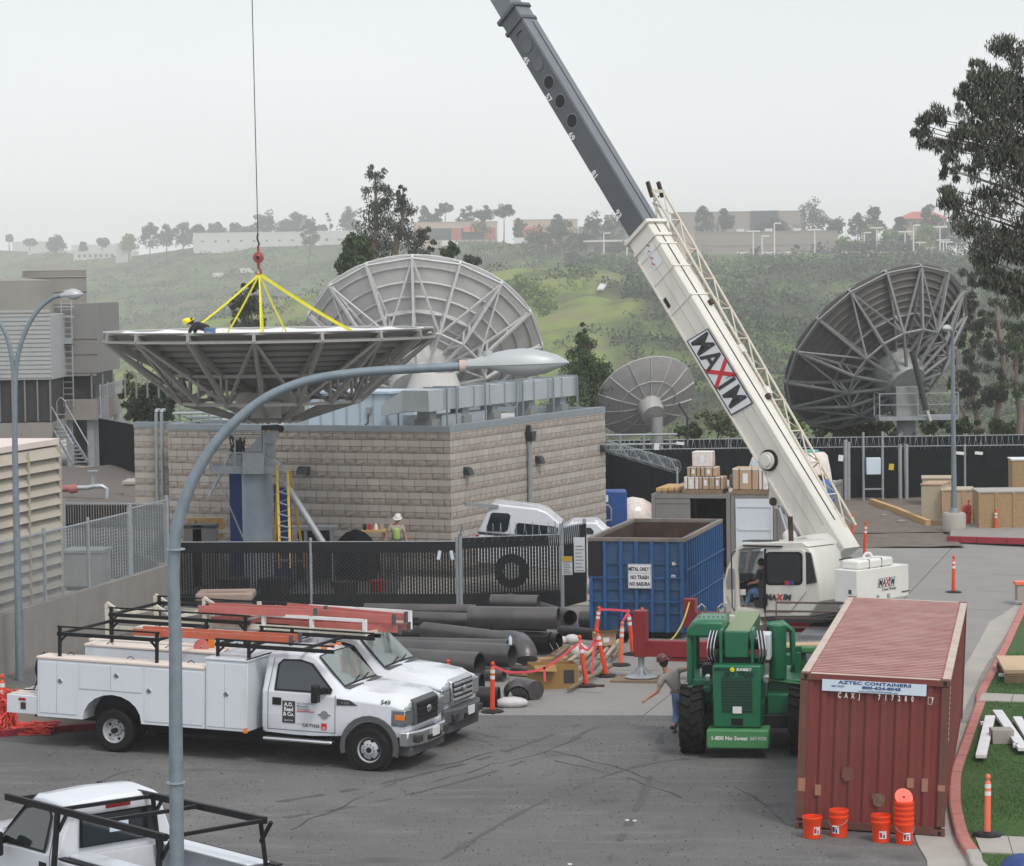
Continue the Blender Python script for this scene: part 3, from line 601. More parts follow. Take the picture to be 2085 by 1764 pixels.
LEAFS = dict(euc=leafmat('eucalyptus_leaf', (.055, .066, .046)), eucg=leafmat('green_eucalyptus_leaf', (.05, .082, .03)), dark=leafmat('near_eucalyptus_leaf', (.075, .083, .062)),
             pine=leafmat('dark_pine_leaf', (.025, .045, .02)), olive=leafmat('olive_shrub_leaf', (.12, .14, .065)), far=leafmat('far_tree_leaf', (.028, .04, .022)), bright=leafmat('bright_tree_leaf', (.13, .2, .03)), hedge=leafmat('fence_bush_leaf', (.06, .085, .03)))
BARK = M_('eucalyptus_bark', (.22, .18, .15), .85, 0, .25, 3, dirt=.5, dirtcol=(.12, .09, .07)); BARKD = M_('dark_bark', (.07, .055, .045), .9)
def tree(name, label, D, base, blobs, npc=60, ln=.3, wd=.1, mat='euc', trunkr=.2, seed=1, droop=.6, bark=None, stems=None, group=None, cat='tree', jit=1.0, limbs=True, rmin=.35, rmax=.9):
    r = random.Random(seed); cs = []; rs = []
    for (x, y, rx, ry, n) in blobs:
        for _ in range(n):
            a = r.uniform(0, 2 * pi); q = sqrt(r.random()); rxm = rx * D / F
            cs.append(DP(x + cos(a) * q * rx, y + sin(a) * q * ry, D + r.uniform(-1, 1) * rxm * jit)); rs.append(rxm * r.uniform(rmin, rmax) if n > 1 else rxm)
    root = thing(name, label, cat, base, 0, group); org = V(base)
    stems = stems or [None]
    tb = MB(); lb = MB(); top = max(c.z for c in cs); mid = V((sum(c.x for c in cs) / len(cs), sum(c.y for c in cs) / len(cs), top))
    paths = []
    for st in stems:
        if st is None: pts = [org, org.lerp(mid, .35) + V((r.uniform(-.3, .3), 0, 0)), org.lerp(mid, .7) + V((r.uniform(-.4, .4), 0, 0)), mid - V((0, 0, (top - org.z) * .05))]
        else: pts = [org + V((r.uniform(-.2, .2), r.uniform(-.2, .2), 0))] + [DP(x, y, D + dd) for x, y, dd in st]
        h = max(1, len(pts) - 1); tb.tube([p - org for p in smoothp(pts, 4)], [max(.03, trunkr * (1 - .85 * k / (h * 4))) for k in range(h * 4 + 1)], 7); paths.append(smoothp(pts, 4))
    tb.build('trunk', bark or BARKD, root, 60)
    if limbs:
        pp = [p for pa in paths for p in pa[2:]]
        for c in cs[::4] if len(cs) > 60 else cs:
            lo = [p for p in pp if p.z < c.z - .4 * sqrt((p.x - c.x) ** 2 + (p.y - c.y) ** 2)] or pp[:3]; p = min(lo, key=lambda p: (p - c).length + abs(c.z - p.z) * .4)
            m_ = p.lerp(c, .5) + V((0, 0, (c - p).length * .12)); rr = min(trunkr * .12, .012 + (c - p).length * .006)
            lb.tube([p - org, m_ - org, c - org], [rr, rr * .7, rr * .3], 4, False)
        lb.build('limbs', bark or BARKD, root, 60)
    v, f = leaves([tuple(c - org) for c in cs], rs, npc, ln, wd, droop, seed)
    npmesh('crown', v, f, LEAFS[mat], root)
    return root
def zb(x, y): return float(zfar(x, y))
def gb_(x, D, dz=-.3):
    p = DP(x, 600, D); return V((p.x, D, zb(p.x, D) + dz))
# skyline trees: (x, y of base, y of top, width, depth, leaf, label)
SK = [
 (19, 492, 477, 12, 2450, 'far', 'lone small tree far left on the hazy skyline'),
 (60, 497, 487, 22, 2450, 'far', 'low flat tree beside the lone tree at the far left'),
 (114, 510, 480, 36, 2100, 'far', 'spreading bush above the left end of the flat roofed sheds'),
 (170, 512, 492, 16, 2080, 'far', 'small rounded tree behind the flat roofed sheds'),
 (208, 500, 485, 26, 2150, 'far', 'dark round topped tree above the right end of the sheds'),
 (262, 508, 478, 38, 1960, 'bright', 'pale green tree at the left foot of the skyline grove'),
 (305, 500, 453, 36, 1880, 'far', 'first tall hazy tree of the skyline grove left of the long white building'),
 (339, 500, 455, 26, 1880, 'far', 'slim second tree of the skyline grove left of the long white building'),
 (372, 500, 450, 40, 1880, 'far', 'broad third tree of the skyline grove touching the long white building'),
 (404, 486, 458, 30, 1860, 'far', 'low crown just above the left corner of the long white building'),
 (438, 484, 452, 40, 1860, 'far', 'domed tree behind the left half of the long white building'),
 (478, 482, 452, 26, 1860, 'far', 'wispy tree behind the long white building left of the crane cable'),
 (508, 482, 458, 34, 1850, 'far', 'low wide tree behind the long white building by the crane cable'),
 (540, 482, 425, 46, 1840, 'far', 'tallest skyline tree just right of the crane cable'),
 (580, 478, 444, 34, 1830, 'far', 'small tree between the two tall trees behind the long white building'),
 (606, 476, 428, 40, 1820, 'far', 'tall rounded tree behind the right half of the long white building'),
 (630, 502, 444, 38, 1640, 'far', 'bushy tree in front of the long white building'),
 (656, 478, 456, 20, 1800, 'far', 'small tree behind the right end of the long white building'),
 (671, 470, 436, 14, 1800, 'far', 'sparse leaning tree standing on the skyline by the white building end'),
 (711, 478, 420, 40, 1780, 'far', 'broad skyline tree left of the big eucalyptus'),
 (864, 466, 414, 26, 1500, 'far', 'tree on the skyline just right of the big eucalyptus'),
 (886, 468, 424, 26, 1490, 'far', 'short tree above the left end of the peach building'),
 (906, 470, 407, 34, 1480, 'far', 'umbrella shaped tree with thin trunk above the peach building'),
 (949, 478, 416, 36, 1440, 'far', 'wide dark tree over the middle of the peach building'),
 (984, 484, 410, 40, 1400, 'far', 'large dark tree right of the middle of the peach building'),
 (1026, 488, 411, 46, 1380, 'far', 'big open crowned tree with bare trunk left of the red awning'),
 (1060, 492, 440, 26, 1370, 'far', 'small tree at the right of the open crowned tree'),
 (1096, 528, 452, 62, 1180, 'far', 'large round tree on the canyon rim in front of the red awning'),
 (1149, 528, 438, 56, 1180, 'far', 'tall bushy tree on the canyon rim left of the crane boom'),
 (1133, 478, 432, 30, 1350, 'far', 'tree behind the peach building roof left of the boom'),
 (1207, 500, 428, 40, 1280, 'far', 'spiky topped tree close to the left edge of the boom'),
 (1246, 505, 432, 46, 1270, 'far', 'rounded tree partly hidden by the crane boom'),
 (1185, 512, 470, 46, 1200, 'far', 'low dark tree below the spiky topped tree by the boom'),
 (1167, 532, 512, 26, 1100, 'far', 'small dark bush on the rim of the grassy slope'),
 (1432, 470, 419, 36, 1330, 'far', 'left one of two trees in front of the upper office building'),
 (1477, 470, 421, 32, 1330, 'far', 'right one of two trees in front of the upper office building'),
 (1575, 476, 448, 70, 1300, 'far', 'low spreading trees at the right foot of the upper office building'),
 (1655, 480, 405, 62, 1280, 'far', 'biggest round tree on the right skyline beside the office building'),
 (1700, 484, 440, 40, 1290, 'far', 'low dark tree right of the biggest round skyline tree'),
 (1746, 480, 430, 34, 1290, 'far', 'dark skyline tree between the big round tree and the red tiled house'),
 (1781, 480, 414, 44, 1280, 'far', 'tall dark tree left of the red tiled house'),
 (1831, 478, 437, 22, 1260, 'far', 'pointed small tree in front of the red tiled house'),
 (1892, 480, 416, 40, 1260, 'far', 'pointed dark tree at the right end of the red tiled house'),
 (1720, 512, 482, 40, 1120, 'bright', 'bright green low tree at the right end of the tan hall'),
 (1773, 500, 457, 40, 1180, 'bright', 'bright green rounded tree behind the car park lamps'),
 (1815, 508, 466, 44, 1130, 'bright', 'vivid green tree left of the dark tree in the car park'),
 (1840, 510, 474, 34, 1110, 'far', 'dark rounded tree in the car park between vivid green trees'),
 (1882, 508, 452, 46, 1150, 'bright', 'vivid green tree right of the dark tree in the car park'),
 (1745, 512, 492, 34, 1110, 'bright', 'low yellow green tree behind the parked cars'),
 (1925, 510, 462, 50, 1130, 'far', 'grey green tree behind the right end of the car park'),
 (1975, 512, 450, 60, 1140, 'far', 'large hazy tree mostly behind the near hanging foliage'),
 (1950, 490, 425, 40, 1250, 'far', 'hazy tree right of the red tiled house')]
for i, (x, yb, yt, wd_, D, mt, lab) in enumerate(SK):
    if 'behind' in lab and x < 760: D += 110
    h = yb - yt; hw = wd_ / 2; rr = random.Random(i)
    bl = [(x, yt + h * .28, hw * .55, h * .2, 7), (x - hw * .4, yt + h * .5, hw * .5, h * .3, 8), (x + hw * .45, yt + h * .52, hw * .5, h * .3, 8), (x, yt + h * .78, hw * .9, h * .18, 8)]
    if 'umbrella' in lab or 'bare trunk' in lab: bl = bl[:1] + [(x - hw * .5, yt + h * .3, hw * .45, h * .15, 5), (x + hw * .5, yt + h * .28, hw * .45, h * .15, 5)]
    if 'sparse' in lab: bl = [(x - 5, yt + 4, 3, 4, 2), (x, yt + 14, 3, 5, 2), (x + 5, yt + 25, 4, 6, 3)]
    p = DP(x, yb, D); zz = min(zb(p.x, D) - .5, p.z + 2)
    tree('tree', lab, D, (p.x, D, zz), bl, 60, D * .0008, D * .0005, mt, D * .00028, i + 50, .1, limbs=False, group='trees along the far skyline', rmin=.5, rmax=.95)
# nearer trees
tree('eucalyptus_tree', 'tall twin crowned eucalyptus standing behind the big pale dish', 152, gb_(775, 152), [(765, 352, 16, 18, 8), (768, 400, 26, 34, 26), (770, 455, 36, 34, 34), (765, 505, 44, 28, 36), (820, 395, 12, 16, 7), (824, 430, 22, 24, 18), (830, 475, 32, 26, 24), (850, 510, 22, 16, 10), (862, 478, 12, 22, 6), (878, 500, 9, 12, 5)],
     48, .22, .065, 'euc', .3, 11, .8, BARK, stems=[[(762, 560, 0), (766, 470, 0), (764, 360, 0)], [(800, 560, 0), (818, 470, 0), (821, 390, 0)]], rmin=.38, rmax=.7)
tree('eucalyptus_tree', 'greener low eucalyptus at the left side of the twin crowned one', 146, gb_(715, 146), [(722, 492, 20, 12, 8), (712, 518, 20, 16, 10), (740, 510, 18, 24, 10), (702, 545, 16, 16, 8), (735, 545, 22, 18, 8)], 90, .34, .11, 'eucg', .18, 12, .7, BARK, rmin=.4, rmax=.7)
tree('eucalyptus_tree', 'small pointed tree top rising just right of the pale dish crest', 170, gb_(918, 170), [(918, 500, 8, 10, 5), (916, 515, 14, 10, 8)], 90, .34, .1, 'eucg', .15, 13, .5, rmin=.5, rmax=.8)
tree('eucalyptus_tree', 'tiny bush top peeping over the pale dish rim at right', 175, gb_(963, 175), [(963, 528, 14, 7, 6)], 90, .34, .1, 'euc', .12, 14, .3, rmin=.5, rmax=.8)
tree('eucalyptus_tree', 'slim eucalyptus behind the yellow slings above the first dish', 128, gb_(510, 128), [(512, 590, 18, 18, 9), (500, 615, 30, 18, 14), (485, 640, 18, 22, 9), (520, 640, 28, 24, 14), (505, 680, 34, 30, 12)], 90, .17, .05, 'euc', .16, 15, .8, BARK, rmin=.32, rmax=.55)
tree('eucalyptus_tree', 'dense pointed tree behind the far corner of the block building', 118, gb_(1195, 118), [(1186, 672, 8, 20, 7), (1188, 705, 20, 22, 14), (1180, 745, 34, 28, 24), (1205, 750, 32, 28, 20), (1195, 800, 46, 34, 34), (1225, 790, 18, 30, 8)], 70, .17, .055, 'eucg', .2, 16, .6, BARKD, rmin=.4, rmax=.7)
tree('pine_tree', 'dark green tree below the left edge of the first dish', 126, gb_(315, 126), [(312, 800, 24, 18, 10), (305, 830, 34, 20, 14), (330, 835, 34, 22, 14), (345, 815, 12, 16, 5)], 140, .22, .09, 'pine', .2, 17, .0, rmin=.4, rmax=.7)
tree('shrub', 'pale olive shrub to the left of the dark green tree', 128, gb_(272, 128), [(268, 780, 14, 18, 7), (262, 810, 16, 20, 8), (285, 800, 18, 20, 8), (275, 840, 18, 20, 6)], 120, .2, .08, 'olive', .1, 18, .2, cat='shrub', rmin=.4, rmax=.7)
# big near tree whose trunk stands outside the frame on the right
big = [(1878, 250, 18, 24, 6), (1868, 268, 12, 12, 3), (1905, 240, 26, 22, 8), (1895, 285, 22, 16, 6), (1925, 310, 18, 24, 7), (1935, 345, 20, 26, 8), (1975, 180, 22, 30, 8), (1960, 200, 18, 22, 6), (1990, 150, 18, 26, 8), (1950, 285, 26, 22, 8), (1975, 330, 26, 34, 12), (1925, 400, 22, 18, 7), (1950, 420, 30, 22, 9),
       (1985, 250, 34, 40, 20), (2020, 180, 34, 44, 22), (2050, 120, 34, 44, 20), (2060, 210, 44, 54, 34), (2030, 290, 44, 44, 28), (2070, 340, 44, 60, 34), (2020, 400, 34, 34, 14), (1985, 460, 34, 26, 12), (2030, 500, 44, 34, 22), (2070, 480, 34, 60, 22), (2020, 560, 30, 34, 14), (2065, 590, 36, 44, 20), (2010, 520, 28, 24, 8),
       (2110, 200, 60, 90, 34), (2130, 400, 70, 120, 40), (2110, 580, 50, 60, 16), (2120, 90, 50, 40, 14)]
tree('eucalyptus_tree', 'large dark eucalyptus hanging into the picture from the right edge', 58, G(2290, 1440, .0), big, 58, .17, .03, 'dark', .38, 21, 1.1, BARKD, stems=[[(2270, 1000, 0), (2230, 600, 0), (2160, 300, 0), (2100, 100, 0)]], rmin=.4, rmax=.75, jit=.8)
# eucalyptus stand behind the right dish
tree('eucalyptus_tree', 'eucalyptus with bare leaning trunk right behind the dark dish', 134, gb_(2000, 134), [(1975, 560, 22, 30, 9), (1965, 620, 24, 30, 9), (1985, 690, 34, 40, 13), (1975, 760, 28, 34, 10), (1995, 810, 34, 26, 9)], 150, .2, .05, 'euc', .22, 31, .9, BARK, stems=[[(1990, 850, 0), (1975, 780, 0), (1985, 650, 0), (1975, 560, 0)], [(1965, 850, 1), (1950, 820, 1)]], rmin=.28, rmax=.5)
tree('eucalyptus_tree', 'middle eucalyptus of the stand at the right edge', 131, gb_(2035, 131), [(2030, 580, 26, 40, 10), (2020, 660, 30, 40, 11), (2040, 740, 36, 40, 12), (2025, 800, 34, 28, 8)], 150, .2, .05, 'euc', .24, 32, .9, BARK, stems=[[(2030, 850, 0), (2045, 760, 0), (2030, 650, 0), (2035, 560, 0)]], rmin=.28, rmax=.5)
tree('eucalyptus_tree', 'rightmost eucalyptus of the stand, its trunk forking low', 128, gb_(2075, 128), [(2075, 600, 30, 50, 11), (2090, 700, 40, 60, 14), (2070, 790, 34, 40, 9), (2120, 640, 40, 100, 12)], 150, .2, .05, 'eucg', .25, 33, .9, BARK, stems=[[(2078, 850, 0), (2068, 780, 0), (2080, 650, 0)], [(2090, 860, 0), (2110, 780, 0), (2120, 600, 0)]], rmin=.28, rmax=.5)
tree('eucalyptus_tree', 'thin young eucalyptus at the left of the stand beside the dish', 140, gb_(1960, 140), [(1955, 600, 14, 30, 5), (1950, 700, 16, 40, 6), (1955, 790, 20, 30, 7)], 100, .28, .07, 'eucg', .12, 34, .8, BARK, rmin=.3, rmax=.55)
# bushes behind the black fence
for i, (x, y, rx, ry, mt, lab) in enumerate(((1460, 862, 46, 24, 'olive', 'yellow green bush behind the fence left of the crane boom'), (1545, 868, 30, 18, 'hedge', 'green bush behind the fence under the crane boom'), (1680, 872, 34, 20, 'eucg', 'dark bush behind the fence under the left part of the dark dish'),
        (1745, 880, 40, 14, 'hedge', 'low leafy bush behind the fence below the dark dish'), (1800, 876, 30, 18, 'olive', 'pale bush behind the fence left of the dish pillar'), (1905, 868, 34, 24, 'eucg', 'green bush behind the fence right of the dish pillar'), (1970, 872, 30, 20, 'hedge', 'bush at the foot of the leaning eucalyptus'), (1400, 878, 24, 14, 'hedge', 'small bush behind the fence beside the small grey dish'), (2050, 876, 46, 20, 'hedge', 'bushes at the foot of the eucalyptus stand by the right edge'), (1620, 850, 20, 26, 'bright', 'bright sprig of bush seen between boom lattice and dark dish'))):
    tree('bush', lab, 129 + i % 3, gb_(x, 130, -.1), [(x, y, rx, ry, 20), (x - rx * .5, y - ry * .5, rx * .4, ry * .5, 6)], 90, .2, .09, mt, .08, 70 + i, .1, group='bushes behind the black fence', cat='bush', rmin=.18, rmax=.4)
tree('shrub', 'rounded pale green shrub on the grassy spur', 640, (SA.x - 6, 640, zb(SA.x - 6, 640)), [(1085, 600, 34, 22, 18), (1065, 580, 26, 16, 10), (1110, 628, 22, 18, 10)], 60, .9, .5, 'bright', .3, 90, 0, cat='shrub', limbs=False)

FW1 = M_('far_white_wall', (.6, .6, .6), .8, 0, .04, .1); FTAN = M_('far_tan_wall', (.3, .265, .24), .8, 0, .05, .1); FPCH = M_('far_peach_wall', (.5, .4, .33), .8, 0, .05, .1)
FGL = M_('far_dark_glass', (.045, .06, .075), .3); FRED = M_('far_red_roof', (.42, .13, .09), .8, 0, .08, .2); FGR = M_('far_grey_wall', (.22, .21, .2), .8, 0, .05, .1); FROOF = M_('far_pale_roof', (.7, .7, .68), .8)
def building(label, x0, x1, yt, D, dep, mat, yaw=0.0, group=None):
    a = DP(x0, yt, D); b = DP(x1, yt, D); W_ = b.x - a.x; top = (a.z + b.z) / 2; zb_ = zb((a.x + b.x) / 2, D) - 3
    r = thing('building', label, 'building', (a.x, D, zb_), yaw, group); H_ = top - zb_
    MB().b(0, W_, 0, dep, 0, H_).build('wall', mat, r)
    MB().b(-.2, W_ + .2, -.2, dep + .2, H_ + .003, H_ + .35).build('roof_edge', FROOF if mat is FW1 else mat, r)
    return r, W_, H_
def wins(r, W_, zs, n, w, h, mat=FGL, x0=2, y=-.08):
    for z in zs:
        for i in range(n):
            x = x0 + (W_ - 2 * x0) * (i + .5) / n; MB().b(x - w / 2, x + w / 2, y, .05, z, z + h).build('window', mat, r)
r, W_, H_ = building('long white flat roofed warehouse on the left ridge', 393, 640, 474, 1830, 40, FW1, .05); wins(r, W_, (H_ - 6,), 9, 1.6, 1.2)
r, W_, H_ = building('right hand white warehouse half hidden by the big eucalyptus', 646, 760, 471, 1750, 40, FW1, 0); wins(r, W_, (H_ - 6,), 4, 2, 1.5)
r, W_, H_ = building('low white shed with flat roof at the far left', 57, 148, 512, 2260, 25, FW1); wins(r, W_, (H_ - 4,), 8, 2, 2.4)
r, W_, H_ = building('longer low white shed right of the far left one', 150, 273, 513, 2050, 25, FW1); wins(r, W_, (H_ - 4,), 10, 2, 2.4)
r, W_, H_ = building('pale block behind the low white sheds', 145, 243, 499, 2290, 30, FW1)
r, W_, H_ = building('distant pale warehouse on the hazy skyline at far left', 25, 110, 493, 2480, 40, FW1)
r, W_, H_ = building('small white house at the left of the skyline grove', 235, 262, 496, 1960, 14, FW1)
r, W_, H_ = building('peach building with red panels right of the eucalyptus', 840, 1012, 453, 1420, 30, FPCH)
for i in range(7): MB().b(W_ * (.06 + .13 * i), W_ * (.06 + .13 * i) + 6, -.1, .05, H_ - 9, H_ - 3).build('window', FGL if i % 3 else FRED, r)
MB().prism([(-1.5, H_ - 5), (.2, H_ - 2), (.2, H_ - 5)], W_ * .6, W_ * .82, lambda a, b, t: (t, a, b)).build('awning', FRED, r)
r, W_, H_ = building('peach building with broad red awning left of the boom', 1046, 1176, 448, 1400, 30, FPCH)
MB().prism([(-3, H_ - 8), (.2, H_ - 3), (.2, H_ - 8)], W_ * .05, W_ * .45, lambda a, b, t: (t, a, b)).build('awning', FRED, r); wins(r, W_, (H_ - 13,), 6, 2.5, 3)
r, W_, H_ = building('small tan building under a thin white canopy left of the boom', 1197, 1300, 490, 1180, 20, FTAN); MB().b(-2, W_ + 2, -3, 2, H_ - .6, H_ + .1).build('canopy', FW1, r); wins(r, W_, (H_ - 5,), 4, 3, 2.4)
r, W_, H_ = building('upper office building with dark glazed middle behind the tan hall', 1376, 1640, 432, 1400, 40, FTAN, 0)
MB().b(W_ * .575, W_ * .79, -.4, .1, H_ - 14, H_ + .5).build('glazing', FGL, r); wins(r, W_ * .56, (H_ - 11.5,), 5, 1.3, 6, FGL, W_ * .38)
r, W_, H_ = building('long tan windowless hall behind the car park', 1416, 1706, 473, 1140, 60, FTAN)
MB().b(W_ * .05, W_ * .85, -.15, .05, 7.0, 7.35).build('trim_band', FGR, r)
for q in ((.04, 3.0), (.04, 5.2), (.07, 5.2), (.04, 7), (.07, 7), (.1, 7)): MB().b(W_ * q[0], W_ * q[0] + 1.2, -.12, .05, H_ - q[1] - .5, H_ - q[1] + .5).build('wall_ornament', FGR, r)
for i in range(3): MB().b(W_ * (.3 + .2 * i), W_ * (.3 + .2 * i) + 3, 6, 9, H_, H_ + 1.6).build('roof_unit', FW1, r)
r, W_, H_ = building('peach entrance block at the left end of the tan hall', 1378, 1415.5, 477, 1139, 30, FPCH)
r, W_, H_ = building('grey low building behind the trees left of the boom', 1180, 1330, 462, 1400, 20, FGR)
a = DP(1832, 446, 1270); b = DP(1935, 446, 1270); zz = zb(a.x, 1270) - 3; r = thing('house', 'house with red tiled hip roof on the right skyline', 'house', (a.x, 1270, zz)); W_ = b.x - a.x; h = a.z - zz
MB().b(1.5, W_ - 1.5, 1.5, 16, 0, h).build('wall', FPCH, r)
tz = DP(1880, 430, 1270).z - zz; MB().add([(0, 0, h), (W_, 0, h), (W_, 18, h), (0, 18, h), (W_ * .3, 9, tz), (W_ * .7, 9, tz)], [(0, 1, 5, 4), (1, 2, 5), (2, 3, 4, 5), (3, 0, 4), (0, 3, 2, 1)]).build('roof', FRED, r); wins(r, W_, (h - 3.2,), 6, 1.4, 1.5, y=1.4)
# car park lamps and cars
LPF = M_('far_lamp_white', (.75, .75, .75), .6)
for x, yt, yb, D, k, lab in ((1230, 475, 528, 1120, 1, 'white lamp on the canyon rim left of the boom'), (1277, 487, 525, 1120, 1, 'shorter white lamp against the left edge of the boom'), (1534, 471, 516, 1075, 2, 'double headed lamp in front of the left part of the tan hall'), (1552, 481, 516, 1080, 1, 'short single lamp right of the first double headed one'), (1577, 455, 516, 1070, 1, 'tallest lamp in front of the tan hall'), (1659, 468, 514, 1075, 2, 'double headed lamp before the right end of the tan hall'),
      (1739, 489, 512, 1110, 2, 'small distant double lamp at the left of the vivid green trees'), (1760, 474, 512, 1075, 1, 'single lamp in front of the rounded bright green tree'), (1785, 464, 512, 1080, 2, 'tall double lamp left of the vivid green tree'), (1843, 472, 512, 1080, 2, 'double lamp in front of the dark car park tree'), (1860, 459, 515, 1060, 1, 'tall single lamp right of the dark car park tree'), (1872, 494, 512, 1110, 2, 'low double lamp right of the tall single lamp'),
      (1914, 462, 513, 1070, 2, 'tall double lamp near the red tiled house end'), (1921, 489, 512, 1110, 2, 'low double lamp just right of the tall one'), (1927, 493, 512, 1120, 2, 'lowest distant double lamp of the rightmost three')):
    p = DP(x, yb, D); zz = zb(p.x, D) - .5; q = DP(x, yt, D); r = thing('street_lamp', lab, 'street lamp', (p.x, D, zz), 0, 'lamps of the far car park')
    h = q.z - zz; MB().cyl((0, 0, 0), (0, 0, h), .3, .22, 6).build('pole', LPF, r)
    mb = MB(); [mb.box((s * 1.4, 0, h), (2.6, .7, .5)) for s in ((1, -1) if k == 2 else (1,))]; mb.build('lamp_head', LPF, r)
CARC = [M_('far_car_' + n, c, .4, coat=.3) for n, c in (('white', (.7, .7, .7)), ('silver', (.4, .41, .42)), ('dark', (.05, .05, .06)), ('blue', (.03, .07, .2)), ('tan', (.3, .26, .2)))]
def carmeshes():
    b = MB().prism([(-2.2, .35), (2.2, .35), (2.3, .7), (2.1, .9), (1.0, 1.0), (-2.1, 1.02), (-2.3, .7)], -.88, .88)
    c = MB().prism([(-1.7, 1.0), (1.0, 1.0), (.35, 1.45), (-1.3, 1.48)], -.78, .78); t_ = MB().prism([(-1.28, 1.485), (.33, 1.455), (.33, 1.5), (-1.28, 1.53)], -.74, .74)
    w_ = MB(); [w_.cyl((x, s * .75, .33), (x, s * .92, .33), .33, n=12) for x in (-1.4, 1.4) for s in (1, -1)]
    return [b.mesh('body', CARC[0], 30), c.mesh('cabin_glass', FGL), t_.mesh('roof', CARC[0]), w_.mesh('wheels', RUB)]
CM = carmeshes()
cx = [(1512, 0, 'white sedan parked left of the others in front of the tan hall'), (1566, 0, 'white car half hidden by brush below the tallest lamp'), (1586, 1, 'silver car below the tallest lamp'), (1606, 0, 'white car behind the dark bush before the hall'), (1640, 4, 'tan car in front of the right half of the tan hall'), (1648, 2, 'dark car left of the blue vehicle'), (1681, 3, 'blue vehicle left of the double lamp by the hall end'), (1703, 2, 'dark vehicle at the right end of the tan hall'), (1722, 0, 'white car just right of the hall end'), (1741, 1, 'silver car beneath the small distant double lamp'), (1757, 0, 'white car beside the single lamp'), (1775, 4, 'tan car between the two lamps left of the green trees'), (1793, 0, 'white car right of the tall double lamp'), (1812, 1, 'silver car in front of the vivid green tree'), (1829, 0, 'white car left of the dark car park tree'), (1846, 4, 'tan car under the dark car park tree'), (1866, 0, 'white car beside the tall single lamp'),
      (1884, 1, 'silver car in front of the right vivid green tree'), (1901, 4, 'tan van left of the rightmost lamps'), (1918, 0, 'white car beneath the rightmost lamps'), (1938, 2, 'dark car right of the rightmost lamps'), (1957, 0, 'white car left of the hanging foliage'), (1975, 1, 'silver car partly behind the hanging foliage'), (1993, 0, 'white car seen through the hanging foliage'), (2010, 2, 'last dark car seen through the foliage')]
for i, (x, k, lab) in enumerate(cx):
    D = 1064 + (i * 7) % 18; p = DP(x, 515, D); r = thing('parked_car', lab, 'car', (p.x, D, max(zb(p.x, D), p.z - .6)), [0, pi, .25, pi / 2 * .9][i % 4], 'cars in the far car park')
    r.scale = (1, 1, 1)
    for me in CM:
        if me.materials[0] == CARC[0] and k: me = me.copy(); me.materials[0] = CARC[k]
        link(me.name.split('.')[0], me, r)
p = DP(1236, 558, 700); q = DP(1222, 582, 670); p.z = zb(p.x, 700) + 2; q.z = zb(q.x, 670) + 1.6
tag(MB().bar(p, q, 1.6, .4).build('drain_chute', FW1, None), 'white concrete drain chute on the brushy slope left of the boom', 'drain chute')
for i, (x, D, lab) in enumerate(((1063, 1330, 'white truck parked below the red awning building'), (915, 1400, 'white van parked before the peach building'), (500, 1690, 'white trailer parked before the long white warehouse'), (445, 1700, 'second white trailer left before the long warehouse'))):
    p = DP(x, 500, D); r = thing('parked_truck', lab, 'truck', (p.x, D, zb(p.x, D)), .2 * i); MB().b(-4, 2.5, -1.2, 1.2, .8, 3.6).build('cargo_box', CARC[0], r); MB().b(2.6, 4.4, -1.1, 1.1, .8, 2.6).build('cab', CARC[0], r); MB().b(-3.8, 4.2, -1, 1, .2, .79).build('wheels', RUB, r)

